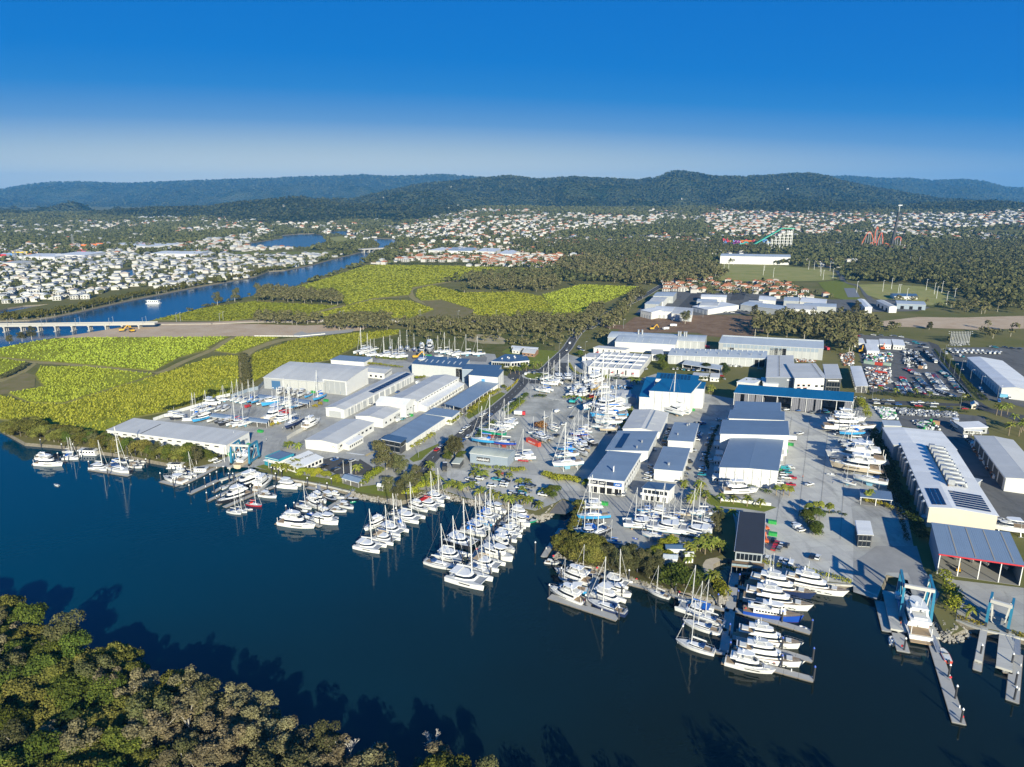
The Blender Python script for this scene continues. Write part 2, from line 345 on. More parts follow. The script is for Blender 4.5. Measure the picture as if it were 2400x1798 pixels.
# ------------------------------------------------------------------ hills (two ranges, built as terrain with canopy relief)
HILLM=mat('forested_hillside',(.020,.034,.014),.95,noise=(.006,.13),col2=(.070,.078,.034))
def _canopy():
 t=HILLM.node_tree; b=t.nodes['Principled BSDF']; tc=t.nodes.new('ShaderNodeTexCoord')
 n=t.nodes.new('ShaderNodeTexVoronoi'); n.inputs['Scale'].default_value=.045
 bp=t.nodes.new('ShaderNodeBump'); bp.inputs['Distance'].default_value=26; bp.inputs['Strength'].default_value=1; bp.invert=True
 t.links.new(tc.outputs['Object'],n.inputs['Vector']); t.links.new(n.outputs['Distance'],bp.inputs['Height']); t.links.new(bp.outputs[0],b.inputs['Normal'])
_canopy()
def vnoise(x,y,seed=0):
 """smooth value noise on arrays"""
 xi,yi=np.floor(x),np.floor(y); fx,fy=x-xi,y-yi
 fx=fx*fx*(3-2*fx); fy=fy*fy*(3-2*fy)
 h=lambda a,b: np.modf(np.abs(np.sin(a*127.1+ b*311.7+ seed*74.7)*43758.5453))[0]
 return (h(xi,yi)*(1-fx) + h(xi+1,yi)*fx)*(1-fy) + (h(xi,yi+1)*(1-fx) + h(xi+1,yi+1)*fx)*fy
def fbm(x,y,seed=0,o=5,ridge=False):
 r=0; a=.5; t=0
 for k in range(o):
  n=vnoise(x*2**k,y*2**k,seed+k)
  if ridge: n=1 - np.abs(2*n-1)
  r=r+ a*n; t += a; a *= .5
 return r/t
HILLT=[]
def hill_range(name,crest,y0,yc,y1,x0,x1,nx,ny,seed,rough,amp=110,ntree=0):
 """crest: list of (picture x, picture y) of the skyline, reached at distance yc"""
 cx=np.array([c[0] for c in crest],float); cy=np.array([c[1] for c in crest],float)
 X=np.linspace(x0,x1,nx); Y=y0+ (y1-y0)*np.linspace(0,1,ny)**1.15
 GX,GY=np.meshgrid(X,Y)
 px=1200+ F_PX*(GX*yc/GY)/yc/CT                       # picture column of that bearing
 zc=CAM_H+ (HOR - np.interp(px,cx,cy))*yc/F_PX*1.03
 t=np.clip((GY-y0)/(yc-y0),0,1); up=t*t*(3-2*t)
 dn=np.clip((GY-yc)/(y1-yc),0,1)
 rg=fbm(GX/1500,GY/1500,seed,6,True)
 Z=zc*np.where(GY <= yc,up,1-.45*dn)*(1 - rough*(1-up*.999)*(1-rg)*1.6) - (1-up)*6
 Z=Z+ (fbm(GX/700,GY/700,seed+9,4,True)-.62)*amp*np.minimum(1,up*3)*(1-up)**.8*1.6
 Z=Z+ (vnoise(GX/23,GY/23,seed+3)-.5)*9*np.minimum(1,up*6)
 V=np.stack([GX,GY,Z],-1).reshape(-1,3)
 if ntree:
  rg=np.random.default_rng(seed); j=rg.integers(0,ny-2,ntree); i=rg.integers(0,nx-2,ntree); u,v=rg.random(ntree),rg.random(ntree)
  q=lambda A: A[j,i]*(1-u)*(1-v) + A[j,i+1]*u*(1-v) + A[j+1,i]*(1-u)*v+ A[j+1,i+1]*u*v
  P=np.stack([q(GX),q(GY),q(Z)],1); ok=(P[:,1] < yc*1.02) & (np.abs(P[:,0]) < P[:,1]*.8); HILLT.append(P[ok])
 mb=MB(); mb.v=[tuple(q) for q in V.tolist()]
 mb.f=[(j*nx+i,j*nx+i+1,(j+1)*nx+i+1,(j+1)*nx+i) for j in range(ny-1) for i in range(nx-1)]; mb.m=[0]*len(mb.f)
 return tag(mb.build(name,HILLM,smooth=True),kind='structure')
far_crest=[(-400,452),(0,448),(60,438),(110,432),(190,431),(300,435),(420,430),(560,426),(640,424),(720,421),(850,417),(930,420),(1040,416),(1120,421),(1250,432),(1500,440),(1760,420),
 (1830,416),(1900,420),(1985,419),(2060,424),(2130,424),(2180,429),(2240,426),(2300,430),(2360,444),(2500,446),(2900,450)]
near_crest=[(-400,500),(560,500),(700,483),(830,466),(900,452),(985,436),(1100,426),(1190,418),(1260,426),(1340,420),(1430,424),(1490,428),(1540,421),(1575,408),(1620,411),(1665,420),(1740,420),
 (1800,418),(1850,414),(1890,413),(1935,418),(1962,426),(2010,436),(2100,450),(2200,466),(2400,476),(2600,486),(2900,492)]
hill_range('far_hills',far_crest,8600,13000,15600,-15000,15000,320,90,5,.45,380,34000)
hill_range('near_hills',near_crest,4300,7000,8600,-7500,7500,330,110,21,.55,330,42000)
low_crest=[(-400,505),(0,492),(150,499),(330,486),(480,482),(600,470),(700,462),(820,478),(1000,480),(1080,484),(1300,492),(1560,490),(1800,472),(1850,468),(1960,474),(2100,482),(2200,474),(2330,470),(2420,478),(2900,480)]
hill_range('foothills',low_crest,3300,4600,5600,-5000,5000,240,60,40,.4,60,26000)

# the plain climbs gently towards the foothills
def rise(x,y):
 m=np.clip((x+560)/420,0,1); m=m*m*(3-2*m)
 return np.maximum(0,y-(3050-950*m))*(.020+.006*m) + np.maximum(0,y-3050)*.006*(vnoise(x/420.,y/300.,3)-.3)
def _rise():
 X,Y=np.meshgrid(np.linspace(-4200,4200,120),np.linspace(2050,4700,60)); Z=rise(X,Y); Z=np.where(Z > .02,Z,-3.5); nx,ny=120,60
 mb=MB(); mb.v=[tuple(q) for q in np.stack([X,Y,Z],-1).reshape(-1,3).tolist()]; mb.f=[(j*nx+i,j*nx+i+1,(j+1)*nx+i+1,(j+1)*nx+i) for j in range(ny-1) for i in range(nx-1)]; mb.m=[0]*len(mb.f)
 tag(mb.build('rising_ground',PLAIN,smooth=True),kind='structure')
_rise()

# ------------------------------------------------------------------ fields, yards, roads as sheets
CONC=mat('yard_concrete',(.43,.42,.375),.85,noise=(.09,.22),col2=(.33,.32,.30))
CONC2=mat('pale_yard_concrete',(.53,.515,.46),.85,noise=(.12,.25),col2=(.43,.415,.385))
GRAVEL=mat('grey_gravel_yard',(.35,.345,.305),.95,noise=(.07,.14),col2=(.52,.50,.44),bump=(3,.5,.06))
ASPH=mat('asphalt',(.075,.076,.078),.85,noise=(.25,.3),col2=(.105,.105,.105))
ASPH2=mat('worn_asphalt',(.13,.13,.128),.88,noise=(.2,.3),col2=(.17,.168,.16))
LAWN=mat('mown_grass',(.14,.175,.030),.95,noise=(.2,.25),col2=(.20,.21,.05),bump=(4,.5,.1))
DRYG=mat('dry_sports_turf',(.25,.26,.075),.95,noise=(.03,.2),col2=(.36,.32,.13))
DIRT=mat('bare_earth',(.46,.33,.215),.95,noise=(.05,.2),col2=(.56,.44,.31),bump=(.5,.7,.5))
DIRT2=mat('brown_earthworks',(.16,.095,.055),.95,noise=(.08,.25),col2=(.29,.20,.13),bump=(.3,.8,.8))
SAND=mat('pale_sand',(.55,.47,.34),.95,noise=(.4,.3),col2=(.42,.35,.25))
SCRUB=mat('rough_green_scrub',(.085,.105,.026),.95,noise=(.06,.2),col2=(.17,.15,.06),bump=(.8,1,.8))
for m_ in (CONC,CONC2): weathered(m_)
weathered(GRAVEL,400,.02); weathered(ASPH2,300,.05)
LINE=mat('road_paint',(.75,.75,.72),.7)
KERB=mat('kerb_concrete',(.45,.44,.41),.8)
S_N=[0]
def S(name,txt,z,m,kind='structure'):
 S_N[0] += 1; return sheet(name,gs(txt),z+ S_N[0]*.0031,m,kind)
# marina precinct paving (widest first, each a little higher)
S('scrub_ground','W 640,770 1300,770 1300,900 1180,880 1160,830 940,815 860,835 700,870',.05,SCRUB)
S('marina_hardstand','L 140,625 330,585 700,410 F 560,960 0,1020 E 1580,1100 F 500,920 790,740 1650,400 2209,330 G 0,320 900,270 1400,265 1780,310 H 0,420 330,340 700,440 1000,560 1400,720 1640,640 I 300,900 640,960 2209,1100 J 200,1000 420,1260 P 100,560 480,800 700,1150 S 640,540 540,500 480,300 290,255 205,470 0,405 R 1840,415 1060,320 890,285 620,190 600,60 560,0 O 700,1640 680,1250 640,1100 500,1120 X 2000,620 1850,1240 1500,1200 N 1480,1600 900,1500 840,1300 870,1050 830,985 660,930 560,985 N 300,1090 60,1040 M 1900,780 1500,700 1180,590 L 2209,950 1400,760 870,640',.02,CONC)
S('west_yard','E 1590,1100 1800,1030 2209,905 F 340,945 560,885 800,750 860,900 760,1250 560,1420 E 2209,1190 1400,1085',.021,CONC)
S('gravel_yard','d 60,860 360,520 520,440 700,330 720,250 1080,230 1340,300 1560,430 1700,560 1560,700 1900,760 1840,1000 1600,1040 1400,1350 1180,1657 N 860,680 440,620 250,470 40,440 N 0,150 d 150,1290 20,960',.03,GRAVEL)
S('upper_gravel_yard','c 0,330 200,250 440,240 900,270 1180,230 1300,190 1600,165 2212,205 2150,270 1900,300 1980,360 1960,420 1200,390 860,430 780,395 420,370',.03,mat('dark_gravel',(.19,.19,.185),.95,noise=(.1,.25),col2=(.25,.245,.23)))
S('shipyard_concrete','I 640,1150 1280,1130 1450,1130 2209,1200 J 100,1180 240,1500 P 120,560 480,800 O 2180,1000 2209,1300 R 1840,300 1840,410 1060,315 880,270 900,0 O 1060,1200 1060,1080 1230,1040 1300,900 1450,820 1240,560 1300,350',.03,CONC2)
S('boat_slip_apron','S 200,0 560,0 620,200 760,420 700,560 620,520 480,235 290,235 210,420 0,390 0,150',.045,mat('worn_apron',(.34,.33,.31),.9,noise=(.12,.25),col2=(.25,.245,.235)))
S('lift_yard','S 745,240 900,300 1506,370 1506,790 1130,720 905,640 930,480 820,300',.03,CONC)
S('neighbour_yard','P 1130,60 1500,100 1990,700 2209,700 2209,1350 1700,1330 1750,1150',.03,ASPH2)
S('vehicle_yard','J 0,130 640,170 980,240 1250,600 1420,860 1400,960 600,900 220,900 120,560',.03,ASPH2)
S('frontage_yard','J 260,1090 1350,1160 1700,1200 1760,1420 1500,1450 1130,1400 430,1290',.03,ASPH2)
S('factory_yard','J 1200,300 2209,300 2209,1080 1950,1000 1650,980 1500,760',.03,ASPH2)
S('slip_road','J 960,220 1100,270 1560,960 1780,1090 2209,1180 2209,1290 1800,1150 1560,1080 1360,1060 230,1040 130,1000 130,960 230,975 1370,1030 1500,960',.045,ASPH)
S('staff_car_park','L 1620,570 1900,500 2209,560 M 130,200 340,330 330,420 0,400 L 1900,720',.05,ASPH)
S('visitor_car_park','M 1260,310 1560,370 N 0,600 420,640 900,700 880,830 560,830 360,990 0,1000 M 2000,720 1700,690 1450,600 1250,420',.045,CONC2)
S('slipway_ramp','N 640,930 820,990 810,1060 690,1130 480,1115',-.3,mat('wet_ramp_concrete',(.16,.14,.11),.6,noise=(.3,.3),col2=(.22,.2,.16)))
S('beach','R 240,140 370,125 420,155 330,200 330,250 380,320 420,390 380,400 310,350 240,300 215,210',.04,SAND)
S('quay_lawn','L 880,630 1150,560 1250,640 1500,740 1850,790 2209,860 M 130,560 420,520 540,580 540,690 200,640 L 1700,830 1300,760',.06,LAWN)
S('island_lawn','X 1100,1350 1800,1300 2000,1130 R 480,80 250,150 200,220 240,310 330,330 440,430 450,530 380,560 100,500 0,450 Q 1900,560 1500,450 900,270 500,180 380,80 800,0',.06,mat('garden_ground',(.07,.075,.024),.95,noise=(.3,.3),col2=(.12,.10,.05)))
S('shipyard_lawn','O 280,960 370,880 470,930 800,1000 1150,1030 1215,1050 1060,1105 780,1060 370,1020',.06,LAWN)
S('verge_lawn','G 1320,1230 1840,920 1740,880 1500,1000 1310,1150 1260,1190 1300,1210',.06,LAWN)
S('corner_lawn','G 1800,870 1965,700 2025,755 1900,885',.06,LAWN)
S('lower_verge_lawn','M 1150,0 1160,70 1000,190 820,240 770,200 870,120',.06,LAWN)
S('roundabout_lawn_north','H 100,330 400,350 380,420 250,560 60,610 0,620 0,420',.06,LAWN)
S('office_lawn','G 1740,360 1880,290 2020,390 1860,400',.06,LAWN)
# the yard beside the roundabout
# roads
def road(name,txt,w,z=.19,m=ASPH,k=4,lines=True):
 ln=smooth_line(gs(txt),k); o=sheet(name,ribbon(ln,w),z,m)
 if lines:
  mb=MB()
  acc=0
  for i in range(len(ln)-1):
   a,b=Vector(ln[i]),Vector(ln[i+1]); L=(b-a).length; d=(b-a)/max(L,1e-6); nn=Vector((-d.y,d.x)); t=(9 - acc) if acc > 0 else 0
   s0=-acc
   while s0 < L:
    u,v=max(s0,0),min(s0+3,L)
    if v > u:
     p,q=a+d*u,a+d*v; mb.add([(*(p-nn*.09),z+.008),(*(q-nn*.09),z+.008),(*(q+nn*.09),z+.008),(*(p+nn*.09),z+.008)],[(0,1,2,3)])
    s0 += 9
   acc=(acc+ L) % 9
  for sg in (-1,1):
   for i in range(len(ln)-1):
    a,b=Vector(ln[i]),Vector(ln[i+1]); d=(b-a).normalized(); nn=Vector((-d.y,d.x)); c=nn*sg*(w/2-.45)
    mb.add([(*(a+c-nn*.08),z+.008),(*(b+c-nn*.08),z+.008),(*(b+c+nn*.08),z+.008),(*(a+c+nn*.08),z+.008)],[(0,1,2,3)])
  mk=mb.build('lane_marking',LINE,o)
  kb=MB()
  for sg in (-1,1):
   rings=[]
   for i in range(len(ln)):
    a,b=Vector(ln[max(0,i-1)]),Vector(ln[min(len(ln)-1,i+1)]); d=(b-a).normalized(); nn=Vector((-d.y,d.x))*sg; p=Vector(ln[i])
    i0,i1=p+nn*(w/2+.02),p+nn*(w/2+.32); rings.append([(*i0,z-.03),(*i0,z+.12),(*i1,z+.12),(*i1,z-.03)])
   kb.loft(rings)
  kb.build('kerb',KERB,o)
 return o
road('main_road','M 900,420 980,290 1130,130 G 1160,1490 1420,1280 1760,1010 1930,860 2040,730 2060,660',9.5)
road('upper_road','H 60,620 200,590 330,470 480,330 560,210 640,110 760,0 C 660,1440 760,1360 880,1280 1100,1180 1270,1080 1400,1000',10)
road('branch_road','H 250,680 450,690 640,705 860,720',8,.2)
road('link_road','H 440,500 430,590 470,680',7,.21,lines=False)
# roundabout: apron ring and grassed island
rc=Vector(g('H',100,672)); 
def disc(c,r0,n=28): return [(c.x+ r0*math.cos(2*math.pi*i/n),c.y+ r0*math.sin(2*math.pi*i/n)) for i in range(n)]
sheet('roundabout_road',disc(rc,25),.22,ASPH)
mb=MB(); mb.prism(disc(rc,13),.0,.34); o=mb.build('roundabout_island',KERB); o['kind'] ='structure'
mb=MB(); mb.prism(disc(rc,10.5),.34,.42); mb.build('grass_disc',LAWN,o)
# crossing stripes and parking bays by the waterfront office
mb=MB()
a0,a1=Vector(g('L',2080,455)),Vector(g('M',170,150))
for i in range(9):
 p=a0.lerp(a1,i/8); mb.add([(p.x-1.6,p.y-.35,.2),(p.x+1.6,p.y-.1,.2),(p.x+1.6,p.y+.5,.2),(p.x-1.6,p.y+.25,.2)],[(0,1,2,3)])
tag(mb.build('zebra_marking',LINE),kind='structure')
mb=MB()
for i in range(5):
 p=Vector(g('M',190+i*22,150-i*11)); q=Vector(g('M',225+i*22,165-i*11)); mb.add([(p.x,p.y,.2),(q.x,q.y,.2),(q.x+.4,q.y+.6,.2),(p.x+.4,p.y+.6,.2)],[(0,1,2,3)])
tag(mb.build('hatch_marking',mat('yellow_paint',(.6,.42,.1),.7)),kind='structure')
# expansion joints in the big slab
mb=MB()
for t in (.12,.37,.62,.87):
 p,q=Vector(g('I',1300,1180)).lerp(Vector(g('J',60,1330)),t),Vector(g('O',1080,1250)).lerp(Vector(g('O',2190,1500)),t)
 d=(q-p).normalized(); nn=Vector((-d.y,d.x))*.06; mb.add([(*(p-nn),.2),(*(q-nn),.2),(*(q+nn),.2),(*(p+nn),.2)],[(0,1,2,3)])
tag(mb.build('slab_joint',mat('joint_sealant',(.16,.155,.145),.9)),kind='structure')

# bare earth, tracks and sports grounds beyond
S('earthworks','E 560,232 850,188 1150,140 1500,92 2209,80 F 0,0 700,0 1300,20 1750,0 2209,0 2000,85 1230,160 0,160 E 2209,222 1500,226',.15,DIRT)
S('haul_track','F 1150,130 1260,95 1320,120 1960,60 1900,105 1240,180 1150,160',.2,mat('pale_crushed_rock',(.42,.40,.36),.9,noise=(.3,.3),col2=(.34,.32,.28)))
S('clearing','G 1290,190 1400,130 1700,145 1800,200 1780,260 1500,255 1300,215',.12,mat('sandy_clearing',(.45,.36,.26),.95,noise=(.1,.25),col2=(.26,.24,.10)))
S('demolition_ground','H 860,0 1500,20 I 900,20 920,180 700,190 300,150 H 2209,120 1900,60 1300,75 1050,60',.1,DIRT2)
S('demolition_strip','C 1060,1340 1500,1320 2212,1330 2212,1475 900,1475 980,1400',.12,DIRT2)
S('brown_paddock','D 950,1380 1300,1340 1650,1345 2212,1330 2212,1440 1800,1450 1300,1430 1000,1420',.15,DIRT)
S('sports_field','C 1640,890 1800,885 2212,890 D 500,930 570,960 600,1010 480,1025 0,1035 C 1800,1030 1770,1000',.2,DRYG)
S('side_oval','D 430,1040 620,1020 700,1060 760,1090 790,1190 700,1200 560,1170 480,1100',.22,LAWN)
S('far_oval','D 660,870 820,860 1180,870 1180,905 900,925 680,900',.2,DRYG)
S('hockey_ground','D 780,1060 1000,1055 1400,1080 1620,1170 1640,1220 1400,1240 1000,1200 860,1150',.2,DRYG)
S('tennis_court','D 655,1092 750,1090 795,1170 690,1170',.3,mat('grey_court',(.21,.22,.235),.8))
road('sports_drive','D 600,940 640,1000 660,1040 800,1075 850,1150 900,1200',9,.3,ASPH2,lines=False)
S('estate_paving','C 1060,1320 1180,1180 1300,1110 1640,1130 2212,1140 D 500,1190 1100,1190 1400,1260 1300,1290 0,1310 C 1400,1330',.25,ASPH2)
S('estate_street','C 1400,1290 1560,1130 1640,1130 1520,1310',.3,ASPH)
S('suburb_street','C 1930,1100 1990,1040 2060,1030 2000,1190 1880,1200',.3,ASPH)
S('pale_paddock','B 600,660 740,640 810,665 800,700 680,715',.3,DRYG)
S('river_meadow','A 2000,780 2212,775 B 500,775 840,765 830,795 600,800 0,805 A 2050,815',.3,mat('river_grass',(.17,.19,.04),.95,noise=(.02,.2),col2=(.23,.22,.08)))
S('meadow_strip','B 260,575 560,570 540,590 270,592',.4,DRYG)
S('hill_paddock','B 1165,500 1310,480 1240,535 1165,538',.5,mat('pale_paddock_grass',(.2,.21,.05),.95))
S('tree_paddock','C 380,960 700,940 980,940 1000,1060 400,1100 0,1150 0,1010',.1,mat('straw_paddock',(.18,.155,.06),.95,noise=(.03,.2),col2=(.11,.115,.035)))
S('far_shed_ground','D 1800,590 2212,590 2212,620 1900,625',.5,DRYG)

# cane: a crop two metres tall with a ragged top
CANE=leaf_mat('sugar_cane_leaves',(.27,.30,.026),(.37,.385,.050))
mat('darkened_edge',(.20,.18,.06),.95,noise=(.3,.3),col2=(.14,.14,.04))  # colour darkened to counter the sun on the crop's sloping edge
CANED=mat('cane_floor',(.25,.275,.026),.95,noise=(.3,.3),col2=(.29,.295,.04))  # green floor under the leaves, close to their own colour
def cane(name,label,txt,step,seed,h=1.9,z=.0,tone=None):
 P=gs(txt); xs=[p[0] for p in P]; ys=[p[1] for p in P]; rg=np.random.default_rng(seed)
 o=sheet(name,P,h*.3,CANED,None,skirt=(1.6,-h*.3),skirt_mat=MATS['darkened_edge']); tag(o,kind='structure')
 # leafy stools
 nx,ny=int((max(xs)-min(xs))/step)+1,int((max(ys)-min(ys))/step)+1
 X,Y=np.meshgrid(min(xs)+np.arange(nx)*step,min(ys)+np.arange(ny)*step); X=X.ravel() + rg.uniform(-.5,.5,nx*ny)*step; Y=Y.ravel() + rg.uniform(-.5,.5,nx*ny)*step
 ins=np.zeros(len(X),bool); j=len(P)-1
 for i in range(len(P)):
  with np.errstate(divide='ignore',invalid='ignore'):
   cnd=((P[i][1] > Y) != (P[j][1] > Y)) & (X < (P[j][0]-P[i][0])*(Y-P[i][1])/(P[j][1]-P[i][1]+1e-12)+P[i][0])
  ins ^= cnd; j=i
 nz=fbm(X/45,Y/45,seed,4)
 ins &= (rg.random(len(X)) < np.clip((nz-.22)*5,.25,1))
 X,Y=X[ins],Y[ins]; n=len(X)
 if n== 0: return o
 a=rg.uniform(0,2*np.pi,n); L=step*rg.uniform(.8,1.2,n); lean=rg.uniform(.6,1.5,n); zz=h*rg.uniform(.6,.85,n)
 ux,uy=np.cos(a),np.sin(a); w=L*.8
 V=np.empty((n,4,3)); z0=h*.25
 for k,(s,t) in enumerate(((-1,0),(1,0),(.8,1),(-.8,1))):
  V[:,k,0] =X+ (-uy)*w*s*.5+ ux*L*lean*t; V[:,k,1] =Y+ ux*w*s*.5+ uy*L*lean*t; V[:,k,2] =z0 if t== 0 else zz
 me=fast_mesh(name+'_leaves',V.reshape(-1,3),4,CANE); s=put('cane_leaves',me,o); s['kind'] ='stuff'
 return o
cane('cane_field_river','','E 0,345 400,262 850,232 2209,225 F 320,165 F 200,215 0,330 E 2180,345 1850,440 1600,575 900,510 420,470 0,430',1.6,1)
cane('cane_field_corner','','E 0,450 250,480 270,500 100,590 0,620',1.3,2)
cane('cane_field_wedge','','E 420,535 900,535 1590,610 1400,680 650,910 300,900 100,810 470,740 370,620',1.3,3)
cane('cane_field_front','','E 1640,620 2209,430 F 430,410 430,780 330,900 E 1700,1000 1480,1040 1370,1068 1105,1185 1060,1240 900,1235 720,1205 480,1150 230,1100 0,1075 0,830 300,915 660,925 1420,690',1.35,4)
cane('cane_field_triangle','','F 130,350 430,165 950,175 700,270 400,385',1.6,5)
cane('cane_field_yard','','F 610,400 700,365 1240,185 1500,165 2209,100 G 420,70 400,130 0,210 F 2150,200 1600,470 1130,545 900,610 720,700 630,760',1.5,6)
cane('cane_field_bend','','A 1330,1365 1780,1260 2212,1200 B 0,1210 700,1245 380,1335 0,1345 A 2000,1375',2.2,7)
cane('cane_field_upper','','B 270,1110 720,970 960,890 1600,895 2212,915 C 150,920 350,925 330,960 0,960 B 2100,970 1900,990 1350,1085 1320,1150 1000,1180 780,1240 720,1150',3.0,8)
cane('cane_field_middle','','B 400,1335 700,1270 1000,1195 1330,1200 1540,1275 1330,1350 1000,1345',2.3,9)
cane('cane_field_east','','B 1400,1100 1520,1065 1800,1130 2212,1125 C 0,1120 250,1160 360,1270 290,1345 0,1345 B 1860,1345 1890,1280 1600,1190 1430,1200 1380,1160',2.3,10)
cane('cane_field_gum','','C 260,1150 600,1060 1120,1080 960,1150 700,1260 560,1340 340,1345 370,1280',2.3,11)
for nm,tx,w in (('field_track','E 0,438 260,478 700,505 1150,550 1600,600 1900,480 2209,350 F 250,230 370,170',7),('drain_track','E 1600,600 1300,700 640,920',4),('gully_track','E 0,690 160,600 300,500',14),
 ('hedge_track','F 500,770 510,400 900,230 1200,180',12),('creek_track','B 1900,990 1620,1045 1360,1090 1340,1150 1400,1200 1560,1260 1480,1340',9),('bend_track','B 380,1335 760,1240 1050,1180 1310,1165',7)):
 sheet(nm,ribbon(smooth_line(gs(tx),4),w),.1,mat('dry_track',(.36,.28,.15),.95,noise=(.15,.3),col2=(.24,.22,.08)))
S('dry_patch','E 0,700 250,590 370,620 360,740 100,810 0,820',.12,mat('trampled_straw',(.26,.2,.115),.95,noise=(.1,.25),col2=(.17,.16,.05)))
S('dry_patch_creek','B 1430,1200 1600,1195 1900,1275 1850,1345 1560,1355 1330,1355 1540,1280',.12,MATS['trampled_straw'])
# ------------------------------------------------------------------ buildings
WALLW=mat('white_wall_sheet',(.68,.67,.64),.6,noise=(.25,.35),col2=(.60,.59,.56))
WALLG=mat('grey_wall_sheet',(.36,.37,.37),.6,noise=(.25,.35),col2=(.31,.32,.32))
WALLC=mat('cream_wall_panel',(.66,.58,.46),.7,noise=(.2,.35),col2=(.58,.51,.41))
WALLB=mat('blue_grey_wall',(.27,.32,.38),.6,noise=(.3,.35),col2=(.23,.28,.33))
WALLD=mat('charcoal_cladding',(.06,.062,.066),.6)
BRICK=mat('brick_wall',(.34,.2,.13),.8,noise=(1.5,.3),col2=(.27,.16,.11))
for ax in (0,1):
 roof_mat('roof_pale_grey_%d' % ax,(.58,.57,.54),.5,ax); roof_mat('roof_zinc_%d' % ax,(.46,.50,.53),.42,ax); roof_mat('roof_slate_blue_%d' % ax,(.15,.215,.31),.45,ax)
 roof_mat('roof_bright_blue_%d' % ax,(.010,.125,.27),.4,ax); roof_mat('roof_white_%d' % ax,(.80,.79,.76),.45,ax); roof_mat('roof_charcoal_%d' % ax,(.045,.046,.052),.55,ax)
 roof_mat('roof_storm_%d' % ax,(.21,.28,.37),.45,ax); roof_mat('roof_eucalypt_%d' % ax,(.43,.46,.40),.5,ax); roof_mat('roof_mid_blue_%d' % ax,(.075,.135,.225),.42,ax)
TRIM=mat('white_trim',(.76,.75,.72),.5)
DOORG=mat('roller_door_grey',(.42,.43,.43),.5,noise=(.4,.3),col2=(.37,.38,.38)); DOORB=mat('roller_door_blue',(.05,.13,.25),.5); BAYSHADE=mat('bay_shade_panel',(.02,.02,.022),.9)  # near-black one paints the shade inside open bays onto flat panels
CURT=mat('grey_mesh_curtain',(.20,.20,.22),.85,noise=(.8,.3),col2=(.15,.15,.17))
REDP=mat('red_panel',(.5,.03,.04),.5); GRNP=mat('green_plastic',(.03,.30,.06),.5); ORGP=mat('orange_paint',(.62,.12,.03),.5)
SOLAR=mat('solar_cell_glass',(.012,.022,.055),.12,spec=.7); PANELF=mat('panel_frame',(.5,.52,.55),.4,metal=.7)
FLOOR=mat('shed_floor',(.25,.24,.22),.85)
_sheet_cache={}
def prof(kind,b,rise):
 if kind== 'gable': return [(0,0),(.5,rise),(1,0)]
 if kind== 'mono': return [(0,0),(1,rise)]
 if kind== 'flat': return [(0,0),(1,.05)]
 if kind== 'arch': return [(t,rise*math.sin(math.pi*t)**.8) for t in (0,.1,.22,.36,.5,.64,.78,.9,1)]
 if kind== 'bow': return [(t,rise*math.sin(math.pi/2*t)) for t in (0,.15,.32,.5,.72,1)]
 if kind== 'skew': return [(0,0),(.34,rise),(1,.1)]
